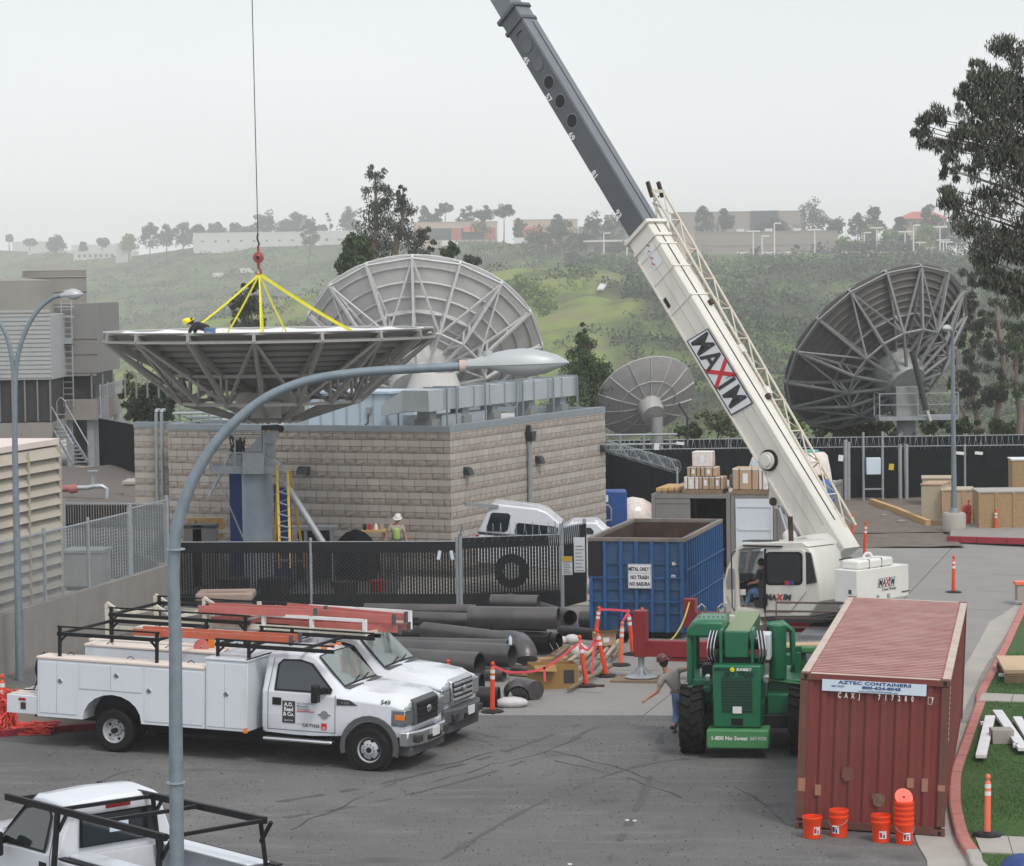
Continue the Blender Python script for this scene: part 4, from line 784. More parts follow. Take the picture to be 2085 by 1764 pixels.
r_ = np.random.default_rng(5); X_ = r_.uniform(-60, 2150, 900); D_ = np.interp(X_, TX, TD) + r_.uniform(20, 120, 900); x_ = (X_ - 1042.5) / F * D_
k_ = (vn(x_, D_ * 0, 60, 3) > .42) & ((X_ < 1380) | (X_ > 1710) | (r_.uniform(0, 1, 900) < .1)) & ~((X_ > 393) & (X_ < 760)) & ~((X_ > 50) & (X_ < 275)); X_, D_, x_ = X_[k_], D_[k_], x_[k_]
s_ = r_.uniform(1.6, 4.6, len(X_)); v_, f_ = leaves(np.stack([x_, D_, zfar(x_, D_) + s_ * .8], 1), s_, 46, 1.5, 1.0, .0, 4, .75); npmesh('far_treeline', v_, f_, LEAFS['far'], None, kind='stuff')
def dirrot(n):
    return V(n).to_track_quat('Z', 'Y')
def dish(label, c, n, R, dep, pm, tm, fm, ns=9, spin=0.0, node=(.55, -.434), hub=(.14, -.553), NR=16, truss=True, postend=.055):
    n = V(n).normalized(); z = n; up = V((0, 0, 1)); x = up.cross(z)
    x = x.normalized() if x.length > 1e-4 else V((1, 0, 0)); y = z.cross(x)
    M = Matrix((x, y, z)).transposed().to_4x4() @ Matrix.Rotation(spin, 4, 'Z')
    root = thing('dish_antenna', label, 'dish antenna', c, 0, 'big dish antennas'); root.rotation_euler = M.to_euler()
    da = 2 * pi / NR; zf = lambda r: -dep + dep * (r / R) ** 2
    K = 8; rs = [R * (.1 + .9 * k / K) for k in range(K + 1)]; A = 4
    def petal(off, th):
        mb = MB(); vs = []; g = .006
        for r in rs:
            for a in range(A + 1):
                t_ = -da / 2 + da * a / A; t_ *= (1 - g); vs.append((r * cos(t_), r * sin(t_), zf(r) + off))
        m_ = len(vs); vs += [(v[0], v[1], v[2] - th) for v in vs[:m_]]
        q = [(i * (A + 1) + j, i * (A + 1) + j + 1, (i + 1) * (A + 1) + j + 1, (i + 1) * (A + 1) + j) for i in range(K) for j in range(A)]
        e = [(i * (A + 1), (i + 1) * (A + 1)) for i in range(K)] + [(i * (A + 1) + A, (i + 1) * (A + 1) + A) for i in range(K)] + [(j, j + 1) for j in range(A)] + [(K * (A + 1) + j, K * (A + 1) + j + 1) for j in range(A)]
        mb.add(vs, q + [tuple(i + m_ for i in f[::-1]) for f in q] + [(a, b, b + m_, a + m_) for a, b in e]); return mb
    pme = petal(0, .035).mesh('panel', pm, 40); fme = petal(.012, .008).mesh('reflector_face', fm, 40)
    sm = []
    for k in range(ns):
        r = R * (.2 + .78 * (k + .5) / ns); mb = MB(); pts = [(r * cos(-da / 2 * .96 + da * .96 * a / 3), r * sin(-da / 2 * .96 + da * .96 * a / 3), zf(r) - .075) for a in range(4)]
        for a, b in zip(pts[:-1], pts[1:]): mb.bar(a, b, .05, .1)
        sm.append(mb.mesh('stiffener', pm))
    P = lambda r, z, a=0: V((r * cos(a), r * sin(a), z)); bars = []
    def br(nm, p, q, w, h=None): bars.append((nm, MB().bar(p, q, w, h).mesh(nm, tm)))
    if truss:
        nr, nz_ = node[0] * R, node[1] * R; hr, hz = hub[0] * R, hub[1] * R; rim = P(R + .02, -postend * R)
        br('rim_post', P(R - .02, -.03), rim, .09, .12)
        for k in range(5):
            r0, r1 = R * (.99 - .17 * k), R * (.99 - .17 * (k + 1)); br('radial_rib', P(r0, zf(r0) - .17), P(r1, zf(r1) - .17), .08, .16)
        br('outer_chord', rim, P(nr, nz_), .1, .12); br('inner_chord', P(nr, nz_), P(hr * 1.2, hz), .1, .12)
        for f in (.62, .8): br('strut', P(R * f, zf(R * f) - .2), P(R * f, -postend * R + (nz_ + postend * R) * (1 - (f * R - nr) / (R - nr))), .06)
        br('strut', P(nr, zf(nr) - .2), P(nr, nz_), .07); br('strut', P(nr * .62, zf(nr * .62) - .15), P(nr, nz_), .07)
        br('node_ring', P(nr, nz_), P(nr, nz_, da), .09); br('rim_ring', rim, P(R + .02, -postend * R, da), .1, .07)
        br('rim_edge', P(R, -.03), P(R, -.03, da), .04, .07); br('mid_ring', P(R * .6, zf(R * .6) - .22), P(R * .6, zf(R * .6) - .22, da), .07, .09)
        bars.append(('odd', [MB().bar(rim, P(nr, nz_, s * da), .075).mesh('diagonal', tm) for s in (1, -1)]))
    for i in range(NR):
        a = i * da
        p = link('panel', pme, root); p.rotation_euler = (0, 0, a + da / 2); f = link('reflector_face', fme, p)
        for s in sm: link('stiffener', s, p)
        for nm, me in bars:
            if nm == 'odd':
                if i % 2 == 0:
                    for d_ in me: o = link('diagonal', d_, root); o.rotation_euler = (0, 0, a)
            else: o = link(nm, me, root); o.rotation_euler = (0, 0, a)
    return root
d1 = V((DP(548, 677, 80).x, 80, 7.815))
D1 = dish('grey steel dish facing straight up under the yellow slings, worker kneeling inside', d1, (0, 0, 1), 4.77, 1.62, PAN1, TRUSS1, DISHS, 12, pi / 2)
MB().lathe([(.02, -1.6), (.98, -1.6), (1.0, -2.66), (.02, -2.66)], 24).build('hub', TRUSS1, D1, 40)
MB().box((0, 0, -2.25), (3.0, .9, .5)).build('hub_frame', TRUSS1, D1, bevel=.02)
c2 = DP(862, 700, 114); D2 = dish('large pale dish tilted away behind the block building', c2, (.06, cos(.733), sin(.733)), 4.9, 1.65, DISHW, TRUSSW, DISHS, 7, 0)
MB().lathe([(.02, -1.55), (1.5, -1.5), (1.1, -2.9), (.02, -2.9)], 24).build('hub', DISHW, D2, 40)
c3 = DP(1781, 704, 126); D3 = dish('dark grey ribbed dish on a pillar in front of the eucalyptus stand', c3, (-.43, .65, .626), 4.75, 1.55, DISHG, TRUSSG, DISHG, 13, .0)
MB().lathe([(.02, -1.4), (1.15, -1.4), (1.15, -2.3), (.95, -2.75), (.02, -2.75)], 24).build('hub', TRUSSG, D3, 40)
c4_ = DP(1313, 806, 118); D4 = dish('small bare aluminium dish seen from behind between block building and crane boom', c4_, (-.25, .72, .62), 2.22, .62, ALU, ALU, ALU, 0, .1, NR=14, truss=False)
_z4 = lambda r: -.62 + .62 * (r / 2.22) ** 2 - .06
rb = [(lambda mb: [mb.bar((a, 0, _z4(a)), (b, 0, _z4(b)), .03, .05) for a, b in ((.5, 1.1), (1.1, 1.7), (1.7, 2.2))] and mb)(MB()).mesh('rib', TRUSSW), MB().bar((1.25, 0, -.5), (1.25 * cos(2 * pi / 14), 1.25 * sin(2 * pi / 14), -.5), .03, .03).mesh('ring_segment', TRUSSW)]
for i in range(14):
    for m_ in rb: o = link(m_.name.split('.')[0], m_, D4); o.rotation_euler = (0, 0, 2 * pi * i / 14)
MB().lathe([(.02, -.55), (.55, -.55), (.5, -1.25), (.02, -1.25)], 24).build('hub', ALU, D4, 40)
# stands
def stand(label, items, loc, mat=STEEL, cat='antenna mount'):
    r = thing('antenna_mount', label, cat, loc)
    return r
q3 = lambda x, y: ((400 + x / 4.17) / 1.3875, (1150 + y / 4.17) / 1.3875)
def Q3(x, y, D=80): return DP(*q3(x, y), D)
b0 = Q3(1372, 1600); b0 = V((b0.x, 80, 0)); pd = thing('antenna_mount', 'galvanised pillar mount with side platform under the upward facing dish', 'antenna mount', b0)
L3 = lambda x, y, D=80: Q3(x, y, D) - b0
PILM = M_('pillar_blue_grey', (.3, .37, .43), .55, .2, .12, 3, dirt=.6, dirtcol=(.33, .32, .31), streak=True)
MB().lathe([(.44, 0), (.44, L3(1372, 770).z), (.02, L3(1372, 770).z)], 28).build('pillar', PILM, pd, 40)
MB().bar(L3(1205, 655, 79.6), L3(1455, 655, 79.6), .9, .62).build('cross_box', STEEL, pd, bevel=.01)
MB().prism([(L3(1455, 560).x, L3(0, 560).z), (L3(1640, 700).x, L3(0, 700).z), (L3(1640, 740).x, L3(0, 745).z), (L3(1455, 745).x, L3(0, 745).z)], -.45, .3).build('gusset', STEEL, pd)
MB().prism([(L3(1250, 530).x, L3(0, 530).z), (L3(1430, 320).x, L3(0, 320).z), (L3(1430, 540).x, L3(0, 540).z)], -.35, -.25).build('gusset', STEEL, pd)
MB().bar(L3(1490, 600), L3(1490, 250), .28, .4).build('neck', STEEL, pd, bevel=.01)
MB().prism([(L3(1440, 240).x, L3(0, 240).z), (L3(1600, 230).x, L3(0, 230).z), (L3(1640, 290).x, L3(0, 290).z), (L3(1580, 450).x, L3(0, 450).z), (L3(1450, 440).x, L3(0, 440).z)], -.3, .1).build('pivot_plate', STEEL, pd)
MB().box(L3(1520, 245, 79.8), (.5, .5, .12)).build('pivot_block', PLASB, pd); MB().bar(L3(1480, 300, 79.6), L3(1530, 240, 79.6), .05, .05).build('warning_strap', SLING, pd)
MB().cyl(L3(1640, 260, 79.7), L3(1640, 260, 80.1), .1).build('bolt', RUST, pd)
MB().bar(L3(820, 740, 79.4), L3(1640, 740, 79.4), .12, .22).build('platform_beam', STEEL, pd); MB().bar(L3(830, 700, 80.5), L3(1400, 700, 80.5), .1, .14).build('platform_beam', STEEL, pd)
for x in (820, 1060, 1200): MB().bar(L3(x, 740, 79.4), L3(x, 700, 80.5), .08, .12).build('cross_beam', STEEL, pd)
for y in (285, 325, 540, 495): MB().bar(L3(800, y, 79.4 if y in (285, 540) else 80.5), L3(1440, y, 79.4 if y in (285, 540) else 80.5), .035, .035).build('rail', STEEL, pd)
for x in (805, 1100, 1440): MB().bar(L3(x, 280, 79.4), L3(x, 740, 79.4), .045).build('post', STEEL, pd)
MB().box(L3(1125, 640, 79.7), (.34, .4, .55)).build('motor_box', STEEL, pd, bevel=.02)
mb = MB(); rr = random.Random(3)
for _ in range(26): p = L3(1125, 420, 79.6); mb.tube([p, p + V((rr.uniform(-.25, .25), rr.uniform(-.1, .1), rr.uniform(-.22, .22))), p + V((rr.uniform(-.2, .2), rr.uniform(-.1, .1), -.35))], .022, 4)
mb.build('cable_bundle', PLASB, pd, kind='stuff')
MB().cyl(L3(1640, 820, 79.5), L3(2160, 1640, 79.0), .1).build('diagonal_strut', STEEL, pd, 40); MB().box(L3(1690, 860, 79.5), (.35, .3, .42)).build('strut_bracket', STEEL, pd, bevel=.03)
MB().cyl(L3(1040, 560, 79.5), L3(790, 1070, 79.3), .045).build('loose_pipe', STEEL, pd); MB().bar(L3(870, 790, 79.5), L3(1230, 1620, 79.5), .08, .03).build('angle_brace', STEEL, pd)
for x0, x1, y0, y1, lab in ((1037, 1205, 770, 1640, 'tall dark blue panel to the left of the dish pillar'), (1560, 1765, 900, 1640, 'royal blue panel behind the yellow ladder')):
    a, b = Q3(x0, y0, 81.6), Q3(x1, y1, 81.6); r = tag(MB().b(a.x, b.x, 81.4, 81.8, 0, a.z).build('blue_hoarding', TEALB, None, bevel=.01), lab, 'hoarding')
# yellow step ladder
lad = thing('step_ladder', 'tall yellow fibreglass step ladder leaning beside the dish pillar', 'ladder', (0, 0, 0))
A0, A1, B0_, B1 = Q3(1600, 890, 79.2), Q3(1632, 1900, 78.2), Q3(1722, 745, 79.2), Q3(1755, 1900, 78.2)
for a, b in ((A0 + V((0, 0, .5)), A1), (B0_, B1), (Q3(1600, 890, 79.3), Q3(1560, 1900, 80.4)), (Q3(1745, 770, 79.3), Q3(1930, 1900, 80.4))): MB().bar(a, b, .07, .03).build('rail', LADY, lad)
for k in range(9):
    t_ = k / 9 + .03; MB().bar((A0 + V((0, 0, .5))).lerp(A1, t_), B0_.lerp(B1, t_), .09, .03).build('step', STEEL, lad)
    MB().bar(Q3(1560, 890, 79.3).lerp(Q3(1560, 1900, 80.4), t_), Q3(1745, 770, 79.3).lerp(Q3(1930, 1900, 80.4), t_), .03, .03).build('brace', STEEL, lad)
# mounts of the other dishes
q = DP(883, 775, 111.5); r = thing('antenna_mount', 'pale conical mount of the large pale dish, mostly behind the roof duct', 'antenna mount', (q.x, 111.5, 0))
MB().lathe([(1.9, 0), (1.7, q.z - 2), (.9, q.z + .3), (.02, q.z + .3)], 24).build('cone', DISHW, r, 40)
MB().cyl((-1.0, -1.2, q.z - 1.6), (-1.0, -1.2, q.z - .6), .09).build('exhaust_cap', PLASB, r)
q = DP(1850, 760, 123.2); r = thing('antenna_mount', 'round grey pillar with railed platform carrying the dark ribbed dish', 'antenna mount', (q.x - .1, 123.4, 0)); zt = DP(1848, 852, 123.4).z
MB().lathe([(.42, 0), (.42, zt), (.02, zt)], 24).build('pillar', M_('pillar_grey', (.22, .235, .24), .6, .2, .1, 2, dirt=.3), r, 40)
MB().b(-.5, .5, -.5, .5, zt, q.z - .6).build('neck', TRUSSG, r, bevel=.02)
MB().b(-1.3, 2.2, -.9, .9, zt - .05, zt + .12).build('platform', STEEL, r)
for z_ in (.65, 1.15):
    for a, b in (((-1.3, -.9), (2.2, -.9)), ((2.2, -.9), (2.2, .9)), ((-1.3, -.9), (-1.3, .9))): MB().bar((*a, zt + z_), (*b, zt + z_), .04).build('rail', STEEL, r)
for x, y in ((-1.3, -.9), (.4, -.9), (2.2, -.9), (2.2, .9), (-1.3, .9)): MB().bar((x, y, zt), (x, y, zt + 1.15), .05).build('post', STEEL, r)
MB().cyl((.15, -1.0, q.z + 1.0), (.75, -1.0, zt + .4), .13).build('jack_screw', PLASB, r); MB().cyl((.75, -1.0, zt + .5), (.95, -1.0, zt - .1), .07).build('jack_rod', DISHW, r)
MB().cyl((-.2, -.3, zt - .6), (-1.5, -.6, 0), .13).build('brace', TRUSSG, r); MB().cyl((.3, .3, zt - .6), (1.6, 1.2, 0), .1).build('brace', TRUSSG, r); MB().cyl((.4, -.3, zt - .6), (1.2, -1.0, 0), .1).build('brace', TRUSSG, r)
q = DP(1338, 850, 116.6); r = thing('antenna_mount', 'pipe frame mount below the small aluminium dish', 'antenna mount', (q.x, 116.6, 0))
MB().cyl((0, 0, 0), (0, .2, q.z), .25).build('pillar', TRUSSG, r)
for x in (-1.6, -.6, .5): MB().cyl((x, -.6, 0), (x, -.6, q.z - .7), .05).build('post', STEEL, r)
for z_ in (q.z - .7, q.z - 1.1): MB().cyl((-2.2, -.6, z_), (.8, -.6, z_), .05).build('rail', STEEL, r)
MB().tube([(.9, -.3, q.z + .6), (1.25, -.4, q.z), (1.25, -.4, q.z - 1), (.9, -.4, q.z - 1.7)], .05).build('hose', PLASB, r)

BY = -.4209; BC = V((-1.931, 85.05, 0)); ex = V((cos(BY), sin(BY), 0)); ey = V((-sin(BY), cos(BY), 0))
bb = thing('block_building', 'low building of alternating smooth and rough tan block bands with metal cap', 'building', BC, BY)
FL, RL, CH = 10.07, 12.7, .2032; WL = 1.9
MB().b(-FL, -.03, .03, RL - .03, -.2, 4.45).build('wall_core', MORT, bb)
MB().b(-FL - WL, -FL, 1.0, RL - .03, -.2, 4.4).build('wall_core', MORT, bb)
MB().b(-FL + .2, -.2, .2, RL - .2, 4.2, 4.46).build('roof', ROOFM, bb)
for a in ((-FL - .03, .03, -.04, .2), (-.2, .03, .2, RL), (-FL - .03, -.2, RL - .2, RL), (-FL - .03, -FL + .2, .2, RL - .2), (-FL - WL, -FL - .035, .96, 1.2)): MB().b(a[0], a[1], a[2], a[3], 4.5, 4.70 + .002 * a[0]).build('parapet_cap', COPE, bb)
def rough_block(w, seed):
    r = random.Random(seed); mb = MB(); vs = []; n_, m_ = 5, 4
    for j in range(m_):
        for i in range(n_):
            e = i in (0, n_ - 1) or j in (0, m_ - 1); vs.append((w * i / (n_ - 1), (0 if e else -r.uniform(.008, .024)) - .004, CH * .965 * j / (m_ - 1)))
    return mb.add(vs, [(j * n_ + i, j * n_ + i + 1, (j + 1) * n_ + i + 1, (j + 1) * n_ + i) for j in range(m_ - 1) for i in range(n_ - 1)])
BW = .4064; rbm = [rough_block(BW - .014, i).mesh('block', BRG) for i in range(5)]; sbm = [MB().b(0, BW - .014, -.016, .03, 0, CH - .012).mesh('block', BSM)]
blocks = []
for k in range(22):
    z = 4.6436 - CH * (k + 1); rough = k % 2 == 1; off = (BW / 2 if (k // 2) % 2 else 0)
    for i in range(-1, 32):
        x0 = i * BW + off
        for side, LL in ((0, FL), (1, RL)):
            if x0 + BW < .02 or x0 > LL - .02: continue
            a, b = max(x0, 0), min(x0 + BW, LL)
            full = abs(b - a - BW) < .01
            blocks.append((side, a, b, z, rough, full))
def bdist(q): return (0 if q[0] == 0 and q[5] and q[3] > .95 and q[2] < 9.5 else 100) + q[1]
blocks.sort(key=bdist); mR, mS = MB(), MB()
for n_, (side, a, b, z, rough, full) in enumerate(blocks):
    if n_ < 292 and side == 0 and full:
        me = random.choice(rbm) if rough else sbm[0]; o = link('block', me, bb); o.location = (-b + .0035, .0, z)
    else:
        t_ = (rough_block(b - a - .014, n_ % 50) if rough else MB().b(0, b - a - .014, -.016, .03, 0, CH - .012))
        if side == 0: t_.v = [(v[0] - b + .0035, v[1], v[2] + z) for v in t_.v]
        else: t_.v = [(-v[1], v[0] + a + .0035, v[2] + z) for v in t_.v]
        (mR if rough else mS).add(t_.v, t_.f)
for k in range(22):                                           # wing at the left, set back
    z = 4.6436 - CH * (k + 1)
    for i in range(5):
        t_ = rough_block(.37, i) if k % 2 else MB().b(0, .373, -.012, .03, 0, CH - .007)
        (mR if k % 2 else mS).add([(v[0] - FL - WL + i * .38, v[1] + 1.0, v[2] + z) for v in t_.v], t_.f)
mR.build('rough_blocks', BRG, bb, kind='stuff'); mS.build('smooth_blocks', BSM, bb, kind='stuff')
def hit(x, y, P, n):
    d = ray(x, y); o = V((0, 0, HC)); t_ = (P - o).dot(n) / d.dot(n); return o + d * t_
toL = lambda p: V(((p - BC).dot(ex), (p - BC).dot(ey), p.z))
q2 = lambda x, y: ((1250 + x / 4.17) / 1.3875, (1150 + y / 4.17) / 1.3875)
for (x, y), lab in (((265, 755), 'first wedge wall lamp on the long side, nearest the building corner'), ((1110, 620), 'wedge wall lamp right of the drain pipe'), ((1868, 488), 'last wedge wall lamp at the far end of the long side')):
    p = hit(*q2(x, y), BC, ex) + ex * .02; r = thing('wall_lamp', lab, 'wall lamp', p, BY)
    MB().prism([(0, .13), (.02, .13), (.16, .08), (.24, -.12), (0, -.12)], -.17, .17, lambda a, b, t: (a, t, b)).build('housing', BRZ, r, bevel=.01); MB().b(.01, .2, -.14, .14, -.135, -.122).build('lens', LENS, r)
p = hit((400 + 1925 / 4.17) / 1.3875, (1150 + 748 / 4.17) / 1.3875, BC, ey) - ey * .02; r = thing('wall_lamp', 'wedge wall lamp on the front wall right of the dish pillar', 'wall lamp', p, BY - pi / 2)
MB().prism([(0, .13), (.02, .13), (.16, .08), (.24, -.12), (0, -.12)], -.19, .19, lambda a, b, t: (a, t, b)).build('housing', BRZ, r, bevel=.01); MB().b(.01, .2, -.14, .14, -.135, -.122).build('lens', LENS, r)
p0 = toL(hit(*q2(990, 330), BC, ex)); dp = thing('drain_pipe', 'grey drain pipe with dark hopper head on the long side of the building', 'drain pipe', BC, BY)
MB().cyl((.1, p0.y, 0), (.1, p0.y, p0.z - .15), .085).build('pipe', GAL, dp, 40)
MB().prism([(-.2, .12), (.2, .12), (.12, -.2), (-.1, -.2)], .0, .26, lambda a, b, t: (t + .01, p0.y + a, p0.z + b)).build('hopper', BRZ, dp); MB().b(.02, .16, p0.y - .1, p0.y + .05, p0.z + .12, p0.z + .32).build('outlet', BRZ, dp)
for k, (x, lab) in enumerate(((178, 'left one of two upright conduits at the left end of the block building'), (240, 'right one of two upright conduits at the left end of the block building'))):
    p = toL(hit(*q3(x, 400), BC - ex * FL + ey * .7, ey)); r = thing('conduit', lab, 'pipe', BC, BY)
    MB().cyl((p.x, .7, 0), (p.x, .7, 5.0), .055).build('pipe', STEEL, r, 40); MB().tube([(p.x, .7, 5.0), (p.x, .75, 5.08), (p.x, .9, 5.08)], .06).build('elbow', STEEL, r)
# roof equipment
du = thing('roof_duct', 'long sheet metal duct on short curbs along the edge of the block building roof', 'duct', BC, BY)
for i in range(9):
    a, b = 1.3 + i * 1.2, 1.3 + (i + 1) * 1.2; MB().b(-1.55, -.85, a, b - .02, 5.12, 5.76).build('duct_section', DUCT, du); MB().b(-1.58, -.82, b - .05, b + .01, 5.09, 5.79).build('flange', STEEL, du)
MB().b(-1.7, -.8, .25, 1.28, 5.1, 5.78).build('elbow', DUCT, du, bevel=.02)
mb = MB(); mb.add([(-1.72, .3, 5.1), (-1.72, 1.2, 5.1), (-1.72, 1.2, 5.78), (-1.72, .3, 5.78), (-2.6, .5, 4.95), (-2.6, 1.0, 4.95), (-2.6, 1.0, 5.3), (-2.6, .5, 5.3)], [(0, 1, 2, 3), (4, 5, 6, 7), (0, 4, 7, 3), (1, 5, 6, 2), (3, 2, 6, 7), (0, 1, 5, 4)]); mb.build('transition', DUCT, du)
for y in (.9, 3.3, 5.6, 8.6, 11.3): MB().b(-1.5, -.9, y - .28, y + .28, 4.46, 4.85).build('curb', M_('curb_grey', (.2, .21, .21), .8) if y == .9 else MATS['curb_grey'], du); MB().b(-1.42, -.98, y - .24, y + .24, 4.85, 5.12).build('collar', GAL, du)
for y in (1.5, 2.2, 4.4, 6.9, 7.4, 10, 12.1): MB().bar((-.78, y, 4.46), (-.78, y, 5.8), .05).build('support_post', COPE, du); MB().bar((-.78, y, 5.81), (-1.6, y, 5.81), .05).build('support_arm', COPE, du)
ru = thing('roof_unit', 'pale blue equipment enclosure on the roof behind the first dish', 'roof unit', BC, BY)
MB().b(-5.6, -2.75, 1.2, 3.2, 4.55, 5.62).build('cabinet', DUCTB, ru, bevel=.02)
for i in range(7): MB().b(-5.6 + i * .47, -5.57 + i * .47, 1.17, 1.2, 4.56, 5.6).build('seam', DUCT, ru)
MB().b(-5.7, -2.6, 1.1, 3.3, 5.625, 5.7).build('lid', DUCTB, ru); MB().b(-5.6, -2.7, 1.25, 3.1, 4.46, 4.54).build('base', PLASG, ru)
MB().b(-3.45, -3.3, 1.12, 1.2, 5.0, 5.2).build('junction_box', STEEL, ru); MB().tube([(-3.38, 1.14, 5.0), (-3.38, 1.12, 4.7), (-3.5, 1.12, 4.62)], .03).build('flexible_conduit', PLASG, ru)
u2 = thing('roof_unit', 'flat pale unit on the roof under the duct transition', 'roof unit', BC, BY); MB().b(-2.4, -1.0, 1.6, 5, 4.47, 4.95).build('cabinet', DUCT, u2, bevel=.02); MB().bar((-2.4, 1.3, 4.46), (-2.4, 1.3, 5.1), .05).build('post', STEEL, u2)
for k in range(3):
    r = thing('roof_pipe', ('upper', 'middle', 'lowest')[k] + ' white roof pipe beneath the left edge of the first dish', 'pipe', BC, BY); z = 4.95 - k * .14
    MB().cyl((-10.6 + k * .4, 1.2 + k * .2, z), (-7.6 - k * .3, 1.8 + k * .3, z + .06), .045 + .01 * k).build('pipe', DUCT, r, 40)
    for j in range(3): x = -10.4 + j * 1.1 + k * .3; MB().bar((x, 1.3 + k * .25, 4.4), (x, 1.3 + k * .25, z + .35 * (j != 1)), .05).build('post', COPE, r)
for k, (x, y, lab) in enumerate(((-9.5, 3, 'low flat equipment cabinet at the left back of the block building roof'), (-7.2, 2.5, 'small roof fan housing behind the first dish hub'))):
    r = tag(MB().b(x, x + 1.3, y, y + 1, 4.47, 4.9 - .1 * k).build('roof_cabinet', DUCT, None, bevel=.02), lab, 'roof unit'); r.location = BC; r.rotation_euler = (0, 0, BY)

def dirc(P, n): return V((n.x, n.y, 0)).normalized()
lo = V((-11.56, 69.9, TZ)); yl = atan2(-WDV.x, WDV.y)        # louvre face runs with the retaining wall
lv = thing('louvred_unit', 'large beige louvred equipment housing behind the chain link fence at left', 'equipment housing', lo, yl)
MB().b(-6, 0, -7.5, 0, -.1, 4.02).build('casing', M_('dark_interior', (.05, .048, .044), .9), lv)
MB().b(-6.05, .06, -7.6, .06, 4.03, 4.2).build('top', CREAM, lv, bevel=.02); MB().b(-.02, .1, -.12, .08, 0, 4.02).build('corner_post', LOUV, lv)
for k in range(13):
    z = .15 + k * .298
    MB().prism([(0, z + .25), (.02, z + .27), (.17, z + .02), (.15, z)], -7.5, -.13).build('louvre', LOUV, lv)
for y in (-2.2, -4.4, -6.6): MB().b(.14, .18, y - .03, y + .03, 0, 4.0).build('mullion', LOUV, lv)
DT = 124
def TP(x, y, D=DT): return DP(x, y, D)
ct = thing('cooling_tower', 'near grey cooling tower with square casing, dark air intake and tan fan stack', 'cooling tower', (TP(203, 900).x, DT, TZ)); o = V(ct.location); LT = lambda x, y, D=DT: TP(x, y, D) - o
X0, X1 = LT(88, 900).x, 0; zt = LT(200, 617).z; zi = LT(200, 760).z; zb1 = LT(200, 812).z
MB().b(X0 - 1, X1, 0, 7, zi, zt).build('casing', TOWER, ct, bevel=.02); MB().b(X0 + .3, X1 - .3, .4, 6.6, zb1, zi - .01).build('intake', PLASB, ct)
for i in range(7): MB().b(X0 + 2.2 + i * .5, X0 + 2.26 + i * .5, .0, .12, zb1, zi - .02).build('intake_post', TOWER, ct)
MB().b(X0 - .5, X1, -.02, 7, zb1 - .95, zb1 - .02).build('basin', CONCR, ct); MB().b(X0, X1 - .1, 0, .3, zi - .12, zi - .012).build('ledge', TOWER, ct)
for z_ in (zt - 1.6, zt - 2.3): MB().b(X0 - 1, .0, -.04, .0, z_, z_ + .06).build('batten', TOWER, ct)
for x in (X0 + 1, X1 - .6): MB().b(x, x + .3, .3, 6, -.1, zb1 - .96).build('leg', STEEL, ct)
sx = LT(86, 600).x; sr = (LT(152, 600).x - LT(20, 600).x) / 2; zs = LT(86, 552).z
MB().lathe([(sr, zt), (sr, zs), (sr * 1.01, zs + .02), (.05, zs + .38)], 32, (sx, 3.4, 0)).build('fan_stack', TAN, ct, 30)
for z_ in (zt + .5, zt + 1.15): MB().lathe([(sr + .01, z_), (sr + .05, z_ + .03), (sr + .01, z_ + .06)], 32, (sx, 3.4, 0)).build('band', TAN, ct)
MB().b(LT(60, 600).x, LT(82, 600).x, -.2, 0, LT(0, 640).z, LT(0, 596).z).build('bracket', DUCTB, ct)
lx = LT(139, 700).x
for s in (-.23, .23): MB().bar((lx + s, -.3, LT(0, 830).z), (lx + s, -.3, zt + .1), .05).build('ladder_rail', DUCT, ct)
for i in range(18): z_ = LT(0, 830).z + .3 + i * .27; MB().bar((lx - .23, -.3, z_), (lx + .23, -.3, z_), .03).build('rung', DUCT, ct)
for z_ in (zt - .15, zt - .6): MB().bar((LT(60, 0).x, -.5, z_), (LT(140, 0).x, -.5, z_), .05).build('rail', DUCT, ct)
MB().b(LT(88, 0).x, LT(135, 0).x, -.5, .1, LT(0, 702).z, LT(0, 690).z).build('walkway', STEEL, ct)
t2 = thing('cooling_tower', 'left cooling tower behind the lamp post with fluted wall sheets', 'cooling tower', (LT(87, 0, 120).x + o.x, 120, TZ)); o2 = V(t2.location); L2 = lambda x, y: DP(x, y, 120) - o2
MB().b(-7, 0, 0, 8, L2(0, 775).z, L2(80, 640).z).build('casing', FRP, t2, bevel=.02)
for i in range(16): z_ = L2(0, 775).z + .1 + i * .19; MB().b(-7, .01, -.035, 0, z_, z_ + .09).build('flute', FRP, t2)
MB().b(-7, -.1, .2, 7, L2(0, 860).z, L2(0, 776).z).build('intake', PLASB, t2); MB().b(-7, -.02, 0, 7, L2(0, 905).z, L2(0, 862).z).build('basin', CONCR, t2)
for i in range(9): MB().b(-.12 - i * .55, -.06 - i * .55, .05, .2, L2(0, 860).z, L2(0, 776).z).build('intake_post', TOWER, t2)
zz0 = L2(0, 640).z; MB().lathe([(1.7, zz0), (1.7, L2(0, 572).z), (.05, L2(0, 565).z)], 28, (L2(-10, 0).x, 3, 0)).build('fan_stack', TAN, t2, 30)
for x in (-.4, -3, -5.6): MB().b(x - .15, x + .15, .3, .6, -.1, L2(0, 906).z).build('leg', STEEL, t2)
st = thing('access_stair', 'steep metal stair with hooped handrails leading up to the cooling towers', 'stairs', (0, 0, 0)); a0, a1 = DP(102, 868, 120.5), DP(150, 946, 119); wv = V((.62, .25, 0))
for s in (0, 1): MB().bar(a0 + wv * s, a1 + wv * s, .05, .16).build('stringer', STEEL, st)
for i in range(10): p = a0.lerp(a1, (i + .4) / 10); MB().box(p + wv / 2, (.6, .28, .035)).build('tread', STEEL, st)
